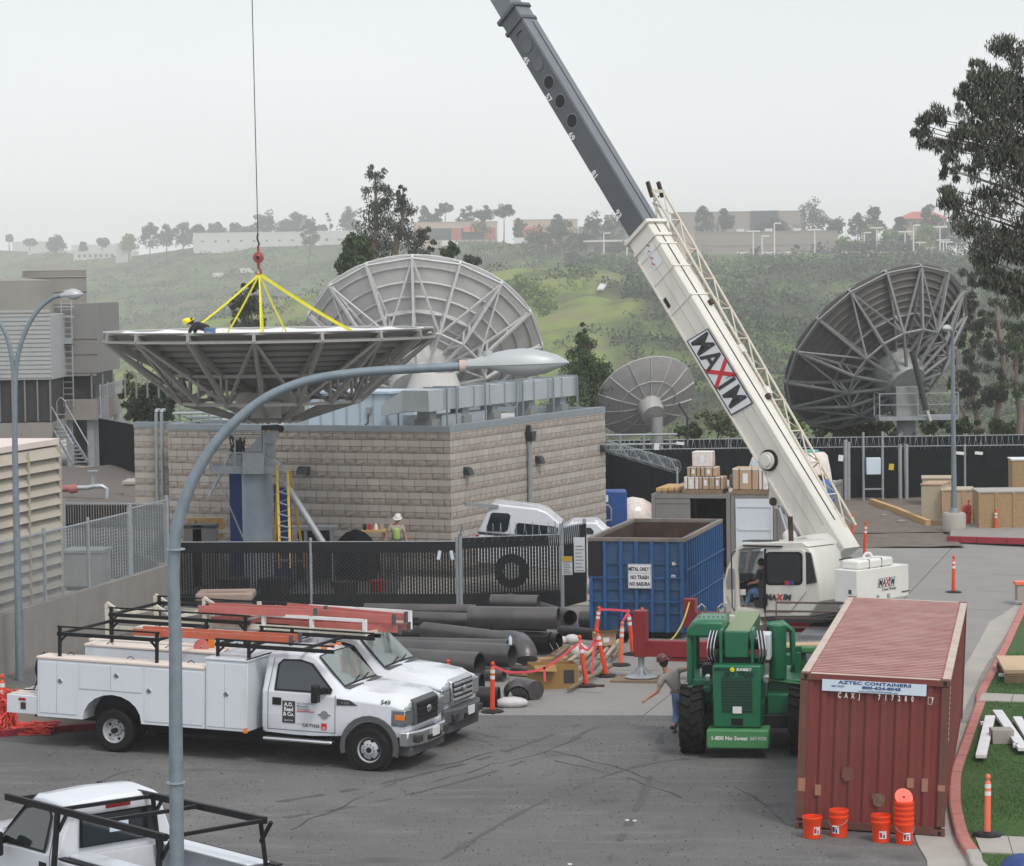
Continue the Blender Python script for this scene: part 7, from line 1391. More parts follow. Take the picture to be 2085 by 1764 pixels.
    for nm, mt, m_, off in (('windscreen_seal', BLK, 0, .022), ('windscreen', GLW, .04, .03)):
        q = [[ws(-1 + m_ + (2 - 2 * m_) * i / 6, m_ + (1 - 2 * m_) * j / 3, off) for i in range(7)] for j in range(4)]; MB().add([p for r_ in q for p in r_], [(j * 7 + i, j * 7 + i + 1, (j + 1) * 7 + i + 1, (j + 1) * 7 + i) for j in range(3) for i in range(6)]).build(nm, mt, t, 60)
    for y in (-.45, .1): MB().bar(ws(y, .98, .03), ws(y + .55, .86, .03), .025, .02).build('wiper', BLK, t)
    MB().add([(-.6, -.8, 1.515), (-.48, -.78, 1.5), (-.48, .78, 1.5), (-.6, .8, 1.515)], [(0, 1, 2, 3)]).xf(Matrix.Translation((0, 0, .006))).build('cowl', PLASG, t)
    g = MB().prism([(.6, .82), (.76, .86), (.74, 1.28), (.63, 1.34)], -.57, .57).build('grille_shell', PLASG if new else CHR, t, bevel=.02)
    for k in range(4): MB().b(.73, .78, -.5, .5, .9 + .1 * k, .955 + .1 * k).build('grille_bar', BLK if new else CHR, g, bevel=.008)
    MB().b(.73, .76, -.5, .5, .88, 1.27).build('grille_mesh', BLK, g); MB().lathe([(.01, .015), (.1, .012), (.115, 0)], 24, (.79, 0, 1.1), Matrix.Rotation(pi / 2, 3, 'Y') @ Matrix.Diagonal((.6, 1, 1))).build('badge', CHR, g, 50)
    bp = MB().prism([(.58, -1.0), (.76, -.95), (.88, -.6), (.92, 0), (.88, .6), (.76, .95), (.58, 1.0)], .5, .78, lambda a, b, z: (a, b, z)).build('front_bumper', CHR if new else PLASG, t, bevel=.03)
    for s in (-1, 1): MB().b(.82, .893, s * .66 - .13, s * .66 + .13, .56, .7).build('tow_opening', PLASB, bp, bevel=.02)
    MB().b(.87, .93, -.3, .3, .55, .64).build('air_slot', BLK, bp); MB().b(.92, .945, -.15, .17, .6, .76).build('number_plate', SIGNW, bp); MB().b(.5, .78, -.85, .85, .3, .5).build('air_dam', PLASG, t, bevel=.03)
    for s in (-1, 1): wheel(t, 0, s * .905, s)
    return sp
tdir = atan2(-1.8, 4.95); TA = G(753, 1571, 0); tp = V((TA.x, TA.y, 0)) + V((-sin(tdir), cos(tdir), 0)) * .98
def service(t, new=True):
    X0, X1 = -6.92, -3.32
    MB().b(-7.4, -2.3, -.45, .45, .45, .62).build('chassis', BLK, t)
    for s in (-1, 1):
        y0, y1 = sorted((s * 1.18, s * .72))
        pts = [(X0, .6), (-5.93, .6)] + [(-5.3 - .63 * cos(pi * k / 10), .62 + .5 * sin(pi * k / 10)) for k in range(11)] + [(-4.67, .6), (X1, .6), (X1, 1.72), (X0, 1.72)]
        MB().prism(pts, y0, y1).build('side_cabinet', BODW, t); MB().b(X0 - .02, -5.0, y0 - .02, y1 + .01, 1.723, 1.78).build('cabinet_lid', CREAM, t, bevel=.015); MB().b(-4.985, X1 - .01, y0 - .02, y1 + .01, 1.723, 1.78).build('cabinet_lid', CREAM, t, bevel=.015)
        MB().cyl((-5.3, s * .74, .62), (-5.3, s * .80, .62), .56, n=28).build('arch_shade_disc', BLK, t)  # black disc at the back of the arch cut, its shade put in as colour
        q0, q1 = sorted((s * 1.18, s * 1.194))
        for a, b, c_, d_ in ((X0 + .05, -6.5, .68, 1.68), (-6.49, -6.06, .68, 1.68), (-6.0, -5.33, 1.2, 1.68), (-5.32, -4.66, 1.2, 1.68), (-4.6, -4.0, .66, 1.68), (-3.99, X1 - .05, .66, 1.68)): MB().b(a, b, q0, q1, c_, d_).build('cabinet_door', BODW, t, bevel=.004)
        for x, z in ((-6.42, 1.32), (-5.2, 1.5), (-4.5, 1.25), (-3.9, 1.22), (-2.86, 1.3)):
            h = MB().lathe([(.005, .012), (.05, .012), (.062, 0)], 6, (x, s * (1.196 if x < -3 else 1.216), z), Matrix.Rotation(-pi / 2 * s, 3, 'X')).build('paddle_latch', CHR, t); MB().box((x + .01, s * (1.21 if x < -3 else 1.23), z), (.05, .012, .03)).build('latch_paddle', PLASG, h)
        for k in range(3): x = -6.4 + k * 1.3; MB().tube([(x - .08, s * .8, 1.78), (x, s * .8, 1.83), (x + .08, s * .8, 1.78)], .009, 5).build('lid_catch', BLK, t)
        wheel(t, -5.3, s * .98, s, deep=True); MB().b(-2.5, -2.42, s * 1.2 - .01, s * 1.2 + .01, .58, .68).build('side_marker', AMB, t)
    MB().b(X1 + .02, -2.42, -1.2, 1.2, .6, 1.93).build('tall_cabinet', BODW, t, bevel=.01); MB().b(X1 + .0, -2.4, -1.22, 1.22, 1.933, 1.97).build('tall_lid', BODW, t, bevel=.008); MB().b(-2.44, -2.405, -1.22, 1.22, 1.972, 1.99).build('edge_strip', BLK, t)
    for a, b in ((X1 + .06, -2.9), (-2.89, -2.47)):
        for s in (-1, 1): q0, q1 = sorted((s * 1.2, s * 1.214)); MB().b(a, b, q0, q1, .66, 1.88).build('cabinet_door', BODW, t, bevel=.004)
    MB().b(X0, X1, -.7, .7, .8, .86).build('bed_floor', RUST, t); MB().b(-7.62, X0 - .02, -1.15, 1.15, .62, .98).build('rear_deck', BODW, t, bevel=.01)
    for k in range(9): MB().b(-7.58, -7.0, -1.05 + k * .26, -.97 + k * .26, .985, 1.005).build('deck_slat', CREAM, t)
    for s in (-1, 1): MB().b(-7.63, -7.6, s * 1.0 - .08, s * 1.0 + .08, .66, .74).build('tail_light', REDL, t); MB().b(-7.35, -7.2, s * 1.152 - .01, s * 1.152 + .01, .88, .93).build('side_light', REDL, t); MB().box((-7.25, s * 1.155, .78), (.11, .02, .13)).build('deck_latch', RUST, t)
def rack(t, x0, x1, zt, zm, w_, mat, posts, zb_=1.78, th=.055, cross=True):
    for s in (-1, 1):
        MB().bar((x0, s * w_, zt), (x1, s * w_, zt), th * .6, th * .6).build('rack_rail', mat, t); MB().bar((x0, s * w_, zm), (x1, s * w_, zm), th, th * 1.3).build('rack_rail', mat, t)
        for x in posts: MB().bar((x, s * w_, zb_), (x, s * w_, zt), th).build('rack_post', mat, t); MB().bar((x, s * w_, zm - .16), (x + (.16 if x < (x0 + x1) / 2 else -.16), s * w_, zm), th * .7).build('rack_gusset', mat, t)
    if cross:
        for x in posts: MB().bar((x, -w_, zm), (x, w_, zm), th).build('rack_cross_bar', mat, t)
t1 = thing('service_truck', 'nearest white service truck numbered 549 with black grille and cabinet body', 'truck', tp, 0, 'white service trucks parked side by side'); t1.rotation_euler = (0, radians(1.6), tdir)
sp = cab(t1); service(t1); rack(t1, -6.55, -4.35, 2.36, 2.22, 1.06, BLK, (-6.5, -4.4)); rack(t1, -3.2, -.75, 2.3, 2.2, .98, BLK, (-3.15, -2.5), 1.98)
MB().bar((-1.4, -.98, 2.2), (-1.4, .98, 2.2), .05).build('rack_cross_bar', BLK, t1)
e1 = (radians(90), 0, 0); yt = -(hwz(1) + .012)
MB().b(-1.79, -1.53, yt, yt + .006, .80, 1.22).build('company_badge', INK, t1)
for k, s_ in enumerate(('A.O.', 'Reed', '& Co.')): text(s_, .105, WHT, t1, (-1.66, yt - .004, 1.15 - .09 * k), e1, bold=.003, sx=.88)
text('SINCE 1914', .035, WHT, t1, (-1.66, yt - .004, .85), e1)
for k, s_ in enumerate(('A.O. Reed & Co.', 'Mechanical', 'Contractors')): text(s_, .052, GAL, t1, (-1.49, yt - .002, 1.19 - .055 * k), e1, align='LEFT', bold=.001)
MB().b(-1.49, -1.15, yt - .002, yt + .003, 1.03, 1.045).build('red_rule', LOGOR, t1); MB().b(-1.49, -1.15, yt - .002, yt + .003, .8, .804).build('grey_rule', GAL, t1)
text('CA 71626', .085, PLASG, t1, (-1.2, yt - .002, .78), e1, bold=.002); MB().b(-.99, -.88, yt - .002, yt + .003, .72, .84).build('permit_sticker', LOGOR, t1); text('20', .06, WHT, t1, (-.935, yt - .005, .75), e1)
MB().box((-.93, yt + .004, 1.0), (.26, .01, .03)).build('engine_emblem', CHR, t1); MB().cyl((-.93, yt - .004, 1.0), (-.93, yt + .004, 1.0), .08, n=16).build('engine_emblem', CHR, t1)
MB().prism([(-.68, 1.2), (-.68, 1.32), (-.42, 1.31), (-.26, 1.22)], -(hwz(1) + .012), -(hwz(1) - .0)).build('fender_vent', PLASB, t1); text('F-550', .07, CHR, t1, (-.5, -1.002, 1.255), e1, bold=.002); text('549', .12, INK, t1, (.3, -.965, 1.31), (radians(62), 0, 0), bold=.003, sx=1.1)
rl = MB().lathe([(.2, -.1), (.26, -.1), (.26, -.07), (.15, -.06), (.15, .06), (.26, .07), (.26, .1), (.2, .1)], 24, (-7.12, -.5, 1.45), Matrix.Rotation(pi / 2, 3, 'Y')).build('hose_reel', BLK, t1, 40); MB().bar((-7.1, -.5, 1.0), (-7.1, -.5, 1.3), .08).build('reel_stand', BLK, rl)
MB().tube([(-7.15, -.5, 1.75), (-7.25, -.6, 1.6), (-7.25, -.6, 1.2), (-7.3, -.65, 1.02), (-7.5, -.7, 1.01)], .016, 5).build('air_hose', BLK, t1, 60)
h1, h2 = G(816.8, 1454.7, 1.1), G(893, 1412.6, 1.1); off = h2 - h1; t2_ = thing('service_truck', 'second white service truck with chrome barred grille just behind the nearest one', 'truck', tp + V((off.x, off.y, 0)), 0, 'white service trucks parked side by side'); t2_.rotation_euler = (0, radians(1.6), tdir)
cab(t2_, False); service(t2_, False); rack(t2_, -6.55, -3.4, 2.42, 2.28, 1.06, BLK, (-6.5, -3.5)); rack(t2_, -3.3, -.6, 2.28, 2.18, 1.0, BLK, (-3.2, -2.5), 1.98)
# rack truck behind
ra, rb_ = G(217, 1258, 2.3), G(745, 1292, 2.3); ang3 = atan2(rb_.y - ra.y, rb_.x - ra.x); L3_ = (rb_ - ra).length
t3 = thing('flatbed_truck', 'third truck behind, mostly hidden, with rusty cream ladder rack', 'truck', (ra.x, ra.y + .1, .1), ang3)
MB().b(.2, L3_, -.1, 1.7, .62, 1.1).build('flat_bed', BODW, t3, bevel=.02); MB().b(-.0, L3_ - .2, .3, 1.3, .4, .6).build('chassis', BLK, t3)
for x in (1.0, L3_ - 1.2): [wheel(t3, x, .8 + s * .8, s) for s in (-1, 1)]
for y in (0, 1.6):
    MB().bar((0, y, 2.2), (L3_, y, 2.2), .06, .11).build('rack_rail', RACKY, t3); MB().bar((0, y, 2.0), (L3_ * .55, y, 1.98), .05, .08).build('rack_rail', RACKY, t3)
    for x in (0, L3_ * .2, L3_ * .42, L3_ * .62, L3_ * .8, L3_ - .03): MB().bar((x, y, 1.1 if x < L3_ * .7 else 2.1), (x, y, 2.48), .07).build('rack_post', RACKY if x < L3_ * .5 else WHT, t3)
    for x in (0, L3_ * .2): MB().bar((x, y, 2.5), (x + .55, y, 2.22), .05).build('rack_brace', RACKY, t3)
    MB().bar((L3_ * .62, y, 2.45), (L3_, y, 2.45), .05, .06).build('upper_rail', WHT, t3); MB().bar((L3_ * .5, y, 2.22), (L3_ * .62, y, 2.45), .05).build('rack_brace', RACKY, t3)
for x in (0, L3_ * .2, L3_ * .62, L3_ - .03): MB().bar((x, 0, 2.2), (x, 1.6, 2.2), .06, .06).build('rack_cross_bar', RACKY, t3)
def ladder(label, p, q, w_, mat, step=.31, h=.1, side=None):
    p, q = V(p), V(q); r = thing('ladder', label, 'ladder', p); d = (q - p); L = d.length; d /= L; n_ = V((-d.y, d.x, 0)).normalized() * w_
    for s in (0, 1): MB().bar(n_ * s, d * L + n_ * s, .035, h).build('rail', mat, r); MB().bar(d * L + n_ * s, d * (L + .05) + n_ * s, .07, h * 1.5).build('rail_shoe', PLASG, r)
    for k in range(int(L / step)): MB().cyl(d * (k + .5) * step, d * (k + .5) * step + n_, .018, n=8).build('rung', STEEL, r)
    return r
ladder('upper left faded red extension ladder on the cream rack', G(404, 1240, 2.62), G(640, 1250, 2.62), .42, LADR, h=.15); ladder('upper right faded red ladder overlapping the first on the cream rack', G(560, 1240, 2.62), G(800, 1262, 2.55), .42, LADR, h=.15)
ladder('long pale red ladder lying lowest on the cream rack', G(430, 1262, 2.4), G(812, 1282, 2.35), .42, LADR, h=.13)
ladder('bright orange ladder on the black rack of the second truck', G(271, 1287, 2.46), G(590, 1304, 2.4), .42, LADO, h=.13)
for k, (x, lab) in enumerate(((425, 'orange reel hanging under the orange ladder'), (410, 'coil of pinkish cord beside the orange reel'))):
    p = G(x, 1313 + 4 * k, 1.95); tag(MB().lathe([(.02, -.05), (.12 + .03 * k, -.05), (.12 + .03 * k, .05), (.02, .05)], 16, p, Matrix.Rotation(pi / 2, 3, 'X')).build('cord_reel', AMB if k == 0 else LADR, None, 40), lab, 'reel')
# pickup bottom left
hp = V((-.65, .76, 0)).normalized(); lp4 = V((-hp.y, hp.x, 0)); t4 = thing('pickup_truck', 'white pickup cut by the lower left corner with black ladder rack, seen from behind', 'pickup truck', V((-6.97, 39.35, 0)), atan2(hp.y, hp.x))
cab(t4, True, False)
MB().add([(-2.24, -.62, 1.46), (-2.24, .62, 1.46), (-2.235, .6, 1.9), (-2.235, -.6, 1.9)], [(0, 1, 2, 3)]).xf(Matrix.Translation((-.03, 0, 0))).build('rear_window_seal', BLK, t4); MB().b(-2.29, -2.275, -.58, .58, 1.48, 1.88).build('rear_window', GLS, t4)
MB().b(-2.285, -2.28, -.2, .2, 1.95, 2.0).build('high_brake_light', REDL, t4); MB().b(-2.3, -2.29, -.15, .15, 1.62, 1.8).build('window_sticker', SIGNP, t4)
for s in (-1, 1): MB().b(-4.75, -2.32, s * .95 - .05, s * .95 + .05, .6, 1.36).build('bed_side', TRW, t4, bevel=.03); MB().b(-4.75, -2.32, s * .93 - .06, s * .93 + .06, 1.365, 1.39).build('bed_rail_cap', BLK, t4); wheel(t4, -3.6, s * .86, s)
MB().b(-4.8, -4.7, -.9, .9, .65, 1.34).build('tailgate', TRW, t4, bevel=.02); MB().b(-2.36, -2.3, -.9, .9, .7, 1.36).build('bed_front', TRW, t4); MB().b(-4.7, -2.36, -.88, .88, .7, .74).build('bed_floor', PLASG, t4)
for s in (-1, 1):
    MB().b(-4.6, -2.4, s * .7 - .18, s * .7 + .18, 1.39, 1.42).build('tool_box_lid', BODW, t4, bevel=.01)
rA, rB, rC, rD = G(13, 1622, 2.05), G(201, 1597, 2.05), G(541, 1671, 2.05), G(338, 1706, 2.05); iv = (Matrix.Translation(V((-6.97, 39.35, 0))) @ Matrix.Rotation(atan2(hp.y, hp.x), 4, 'Z')).inverted()
rA, rB, rC, rD = [iv @ p for p in (rA, rB, rC, rD)]
MB().bar(rA, rD, .06, .09).build('rack_rail', BLK, t4); MB().bar(rB, rC, .06, .09).build('rack_rail', BLK, t4)
for f in (.06, .34, .62, .995): MB().bar(rA.lerp(rD, f), rB.lerp(rC, f), .05).build('rack_cross_bar', BLK, t4)
for f in (.34, .97):
    for a, b in ((rA, rD), (rB, rC)): p = a.lerp(b, f); MB().bar(p, V((p.x - .05, p.y * 1.12, 1.2)), .06).build('rack_post', BLK, t4); MB().bar(p + V((-.25 if f > .5 else -.25, 0, 0)), V((p.x, p.y, 1.75)), .04).build('rack_gusset', BLK, t4)
# tilted white pickup with camper shell behind the slatted fence
ps = DP(1160, 1150, 79.5); sh_ = thing('pickup_truck', 'white pickup with camper shell parked nose down behind the razor wire fence', 'pickup truck', V((ps.x, 79.5, .1))); sh_.rotation_euler = (0, radians(7.5), radians(-3))
q5 = lambda x, y: V(((((1200 + x / 2.3167) / 1.3875) - 1160) / 70.7, 0, -((((1200 + y / 2.3167) / 1.3875) - 1150) / 70.7) + (ps.z - .1)))
iv = Matrix.Rotation(-radians(7.5), 4, 'Y')
def shp(name, pts, y0, y1, mat, par=sh_, bevel=.0): q = [iv @ q5(*p) for p in pts]; return MB().prism([(p.x, p.z) for p in q], y0, y1).build(name, mat, par, bevel=bevel)
shp('bed', [(335, 705), (330, 850), (345, 900), (890, 960), (905, 765)], 0, 1.85, TRW, bevel=.04)
shp('camper_shell', [(345, 700), (395, 600), (432, 516), (460, 512), (740, 545), (800, 568), (905, 660), (905, 755)], .03, 1.82, TRW, bevel=.05); shp('shell_seam', [(345, 698), (345, 706), (905, 764), (905, 756)], -.01, 1.86, BLK)
shp('shell_window', [(400, 680), (435, 575), (450, 568), (550, 575), (564, 590), (545, 685), (525, 697), (410, 690)], .008, .05, GLS); shp('shell_window', [(588, 700), (598, 650), (615, 638), (860, 665), (878, 680), (868, 735), (850, 740), (600, 712)], .008, .05, GLS)
shp('tail_light', [(332, 710), (356, 714), (352, 795), (330, 790)], -.02, .1, REDL); shp('cab', [(905, 770), (905, 680), (960, 640), (1130, 640), (1190, 700), (1290, 740), (1300, 950), (905, 960)], .03, 1.8, TRW, bevel=.05); shp('cab_window', [(965, 710), (975, 672), (1090, 675), (1110, 700), (1105, 716)], .0, .06, GLS)
for x in (565, 1210): p = iv @ q5(x, 955); MB().lathe([(.2, -.12), (.36, -.12), (.4, -.06), (.4, .06), (.36, .12), (.2, .12)], 26, (p.x, .12, p.z), Matrix.Rotation(pi / 2, 3, 'X')).build('tyre', RUB, sh_, 40); MB().cyl((p.x, .0, p.z), (p.x, -.03, p.z), .25, n=20).build('rim', RIM, sh_); MB().cyl((p.x, .04, p.z), (p.x, -.005, p.z), .5, n=24).build('arch_shade_plate', BLK, sh_)  # last disc is black, painting a shaded arch behind the tyre
pa, pb_ = DP((1200 + 265 / 2.3167) / 1.3875, (1200 + 520 / 2.3167) / 1.3875, 79.5), DP((1200 + 410 / 2.3167) / 1.3875, (1200 + 540 / 2.3167) / 1.3875, 79.5)
tag(MB().bar(pa, pb_ + V((.3, .2, 0)), .18, .1).build('loose_plank', GAL, None), 'grey plank end sticking out behind the camper shell', 'plank')
mb = MB(); ra_ = [];
for i in range(190): t_ = i / 12 * 2 * pi; u = i / 190; p = DP(1115 + 65 * u, 1093 - 6 * u, 75.2); ra_.append(p + V((0, .2 * cos(t_), .26 * sin(t_))))
tag(MB().tube(ra_, .008, 3, False).build('razor_coil', WIRE, None), 'big loops of razor wire in front of the camper shell windows', 'razor wire')
to = G(1505, 1533); te = thing('telehandler', 'green telescopic handler seen from behind beside the red container', 'telehandler', V((to.x, to.y, 0)), radians(-9))
def tb(name, x0, x1, y0, y1, z0_, z1_, mat=GRN, bevel=.015, par=te): return MB().b(x0, x1, y0, y1, z0_, z1_).build(name, mat, par, bevel=bevel)
def tractor_wheel(x, y, r, w_):
    R_ = Matrix.Rotation(pi / 2, 3, 'Y'); ty = MB().lathe([(r * .52, -w_ / 2), (r * .86, -w_ / 2), (r * .95, -w_ * .42), (r * .955, w_ * .42), (r * .86, w_ / 2), (r * .52, w_ / 2)], 36, (x, y, r), R_).build('tyre', RUB, te, 40)
    for k in range(18):
        for s in (-1, 1):
            a = (k + (.5 if s > 0 else 0)) * 2 * pi / 18; P = lambda rr, aa, xx: V((x + xx, y + rr * cos(aa), r + rr * sin(aa)))
            MB().bar(P(r * .965, a, s * w_ * .46), P(r * .965, a + .16, s * .02), .075, .07, P(1, a, 0) - P(0, a, 0)).build('tread_lug', RUB, ty)
    MB().lathe([(.02, -w_ * .2), (r * .45, -w_ * .2), (r * .53, -w_ / 2 + .02), (r * .53, w_ / 2 - .02), (r * .45, w_ * .2), (.02, w_ * .2)], 24, (x, y, r), R_).build('rim', GRND, te, 40)
for x in (-.88, 1.2):
    for y in (0, 3.3): tractor_wheel(x, y, .65, .46)
tb('axle', -.8, .95, -.12, .12, .5, .75, BLK); tb('axle', -.8, .95, 3.2, 3.4, .5, .75, BLK); tb('frame', -.4, .5, -.3, 3.8, .6, 1.0, GRND); tb('counterweight', -.56, .62, -.75, -.1, .2, .56, GRN2, .03); tb('engine_hood', -.45, .47, -.55, .7, .57, 1.76, GRN, .03); tb('grille_recess', -.28, .3, -.562, -.55, .86, 1.54, GRND, .004)
for k in range(11): tb('grille_bar', -.27, .29, -.572, -.563, .9 + .056 * k, .925 + .056 * k, GRND, 0)
tb('notice', -.07, .1, -.58, -.563, .85, .98, SIGNW, 0); tb('tow_recess', -.1, .12, -.566, -.551, .62, .75, BLK, 0); tb('lamp', .5, .62, -.5, -.3, 1.42, 1.56, LENS, .02); tb('lamp', -.6, -.5, -.5, -.3, 1.44, 1.56, LENS, .02)
e2 = (pi / 2, 0, 0); text('SKY TRAK', .115, BLK, te, (.05, -.572, 1.59), e2, bold=.002, shear=.15, sx=1.1); text('1-800 No Sweat', .105, WHT, te, (-.13, -.756, .4), e2, bold=.003); text('(667-9328)', .09, WHT, te, (.42, -.756, .4), e2, sx=.8); text('RENTALS', .07, BLK, te, (-.27, -.572, 1.685), e2, bold=.002); text('SUNBELT', .07, WHT, te, (.15, -.572, 1.685), e2, bold=.003)
MB().lathe([(.0, 0), (.045, 0), (.0, .004)], 12, (-.07, -.572, 1.685), Matrix.Rotation(pi / 2, 3, 'X')).build('sun_emblem', SLING, te)
tb('boom', -.21, .2, -.15, 3.3, 1.93, 2.32, GRN, .02); tb('boom_rear_cover', -.25, .22, -.25, -.14, 1.86, 2.38, GRN, .03); tb('boom_top_plate', -.25, .22, -.14, 3.2, 2.325, 2.345, GTOP, 0); tb('boom_post', -.34, -.28, -.3, .3, 1.76, 2.4, GRN); tb('boom_post', .26, .32, -.3, .3, 1.76, 2.4, GRN); tb('inner_boom', -.15, .14, 3.31, 3.9, 1.95, 2.25, GRN2)
tb('boom_pivot', -.5, .5, -.2, .35, 1.76, 1.86, BLK); MB().cyl((-.5, 0, 2.1), (.48, 0, 2.1), .1).build('pivot_pin', BLK, te)
for k in range(5):
    for s in (-1, 1): MB().tube(smoothp([V((s * .38 + s * .03 * k, -.2, 2.38)), V((s * .42 + s * .03 * k, -.34, 2.2)), V((s * .44 + s * .03 * k, -.36, 1.95)), V((s * .4 + s * .02 * k, -.2, 1.74))], 4), .014, 5).build('hydraulic_hose', BLK if k % 2 else CHR, te, 60)
tb('control_box', .4, .62, -.1, .4, 1.8, 2.3, DOORW, .02)
# cab with rolled roof edge
cx0, cx1 = -1.0, -.38; tb('cab_lower', cx0, cx1, .2, 1.5, .9, 1.42, GRN, .06); tb('cab_fender', cx0 - .0, -.5, -.05, .9, 1.12, 1.3, GRN, .05)
MB().tube([(cx0 + .06, .25, 1.3), (cx0 + .06, .25, 2.32), (cx0 + .12, .25, 2.42), (cx0 + .25, .25, 2.47), (cx1 + .1, .25, 2.47)], .07, 10).build('cab_frame', GRN, te, 50); MB().tube([(cx0 + .06, 1.45, 1.3), (cx0 + .06, 1.45, 2.3), (cx0 + .12, 1.45, 2.4), (cx0 + .25, 1.45, 2.45), (cx1 + .1, 1.45, 2.45)], .07, 10).build('cab_frame', GRN, te, 50)
MB().prism([(cx0 + .0, 2.2), (cx0 + .02, 2.4), (cx0 + .14, 2.51), (cx1 + .1, 2.51), (cx1 + .1, 2.2)], .12, 1.55).build('cab_roof', GRN, te, bevel=.05); tb('cab_post', cx0 + .02, cx0 + .12, .22, .32, 1.3, 2.25, GRN, .02); tb('cab_post', cx0 + .42, cx0 + .48, .8, .86, 1.4, 2.22, GRN, .01); tb('cab_corner', cx1 - .08, cx1 + .04, .22, .32, 1.4, 2.25, GRN, .02)
tb('seat', -.75, -.45, .5, .95, 1.3, 1.62, BLK, .04); MB().tube([(-.7, 1.1, 1.55), (-.62, 1.0, 1.7), (-.5, 1.0, 1.74), (-.4, 1.1, 1.7)], .015, 6).build('steering_wheel', BLK, te)
for k in range(6): tb('roof_bolt', cx0 + .18 + .09 * k, cx0 + .2 + .09 * k, .8, .83, 2.51, 2.535, GRN, 0)
# right side: tank, engine box, frame
MB().cyl((.72, .6, 1.35), (.72, .6, 2.42), .17, n=20).build('hydraulic_tank', GRN, te, 40, bevel=.03); MB().tube([(.5, .9, 2.35), (.8, .9, 2.4), (.98, .9, 2.25), (1.0, .9, 1.6)], .06, 10).build('guard_tube', GRN, te, 50)
tb('engine_box', .52, 1.35, .55, 2.5, .95, 1.35, GRN, .03); MB().add([(.5, .4, 1.36), (1.4, .4, 1.25), (1.4, 2.4, 1.25), (.5, 2.4, 1.42)], [(0, 1, 2, 3)]).build('engine_lid', GRN2, te); tb('side_tank', .52, 1.25, .3, .9, .6, 1.1, GRN, .03)
tb('headlamp_arm', 1.0, 1.12, 1.4, 1.5, 1.2, 1.75, GRN, .01); MB().prism([(.85, 1.2), (1.02, 1.85), (1.2, 1.85), (1.22, 1.2)], 1.6, 1.72).build('front_bracket', GRN, te, bevel=.01); tb('front_lamp', 1.12, 1.4, 1.5, 1.68, 1.72, 1.85, GRN2, .03); tb('front_frame', .4, 1.0, 3.0, 3.3, .9, 1.5, GRN, .03); 
def cobra(par, o, d, L=.9, up=V((0, 0, 1))):
    d = V(d).normalized(); s = d.cross(up).normalized(); n_ = 9; vs = []; pr = []
    for k in range(n_ + 1):
        f = k / n_; w_ = [.05, .085, .11, .13, .145, .15, .145, .13, .1, .01][k]; ht = [.05, .07, .1, .125, .14, .145, .135, .11, .075, .01][k]
        pr.append((f * L, w_, ht))
    m_ = 9
    for f, w_, ht in pr:
        for j in range(m_): a = pi * j / (m_ - 1); vs.append(o + d * f + s * (cos(a) * w_) + up * (sin(a) * ht))
    MB().add(vs, [(i * m_ + j, i * m_ + j + 1, (i + 1) * m_ + j + 1, (i + 1) * m_ + j) for i in range(n_) for j in range(m_ - 1)] + [tuple(range(m_))]).build('lamp_housing', LAMPM, par, 50)
    vs = []
    for f, w_, ht in pr:
        b = .03 if f < .3 * L else .11 * sin(min(1, (f - .25 * L) / (.7 * L)) * pi) ** .6 if f < .95 * L else .0
        for j in range(m_): a = pi * j / (m_ - 1); vs.append(o + d * f + s * (cos(a) * w_ * .96) - up * (sin(a) * max(b, .004) + .003))
    MB().add(vs, [(i * m_ + j, i * m_ + j + 1, (i + 1) * m_ + j + 1, (i + 1) * m_ + j) for i in range(n_) for j in range(m_ - 1)]).build('lamp_lens', M_('prismatic_lens', (.4, .43, .44), .3) if 'prismatic_lens' not in MATS else MATS['prismatic_lens'], par, 50)
    MB().cyl(o + d * L * .22 + up * .09, o + d * L * .22 + up * .13, .045, n=14).build('photocell', LAMPM, par, 40)
Df = 25.2; pp = [(362, 2600), (360, 1764), (358, 1500), (357, 1300), (353, 1180), (358, 1090), (376, 1020), (405, 955), (445, 895), (500, 840), (560, 800), (640, 772), (740, 758), (850, 751), (945, 746)]
pts = smoothp([DP(x, y, Df) for x, y in pp], 5); pts = [V((pts[0].x, Df, 0))] + [p for p in pts if p.z > .3]
r = thing('street_lamp', 'near grey steel lamp post curving over the whole yard, cobra head at its arm end', 'street lamp', (0, 0, 0)); zmax = 8
MB().tube(pts, [max(.042, .083 - .004 * p.z - .05 * max(0, (i - 30) / (len(pts) - 30)) * .4) for i, p in enumerate(pts)], 18).build('pole', POLE, r, 60)
q0, q1 = DP(940, 746, Df), DP(1152, 744, Df); MB().cyl(q0 - V((.02, 0, 0)), q0 + V((.04, 0, 0)), .058, n=16).build('slip_collar', CONTE, r, 40); cobra(r, q0 + V((.03, 0, -.0)), V((q1.x - q0.x, 0, .02)), q1.x - q0.x)
for y in (1595, 1120): p = DP(358, y, Df); MB().cyl(p, p + V((0, 0, .012)), .086, n=18).build('weld_ring', STEEL, r)
b = G(43, 1402); D_ = b.y; pp = [(41, 1402), (38, 1250), (32, 1000), (30, 830), (34, 740), (50, 680), (75, 635), (105, 608), (130, 601)]; r = thing('street_lamp', 'tall double armed lamp post in front of the retaining wall at left', 'street lamp', (0, 0, 0))
pts = smoothp([DP(x, y, D_) for x, y in pp], 5); MB().tube(pts, [max(.05, .1 - .006 * p.z) for p in pts], 16).build('pole', POLE, r, 60); o = DP(122, 603, D_); cobra(r, o, V((1, 0, .06)), DP(170, 600, D_).x - o.x)
pts = smoothp([DP(x, y, D_) for x, y in ((31, 850), (27, 760), (15, 690), (-10, 645), (-45, 612), (-75, 602))], 5); MB().tube(pts, .05, 14).build('left_arm', POLE, r, 60); cobra(r, pts[-1], V((-1, 0, .06)), .6)
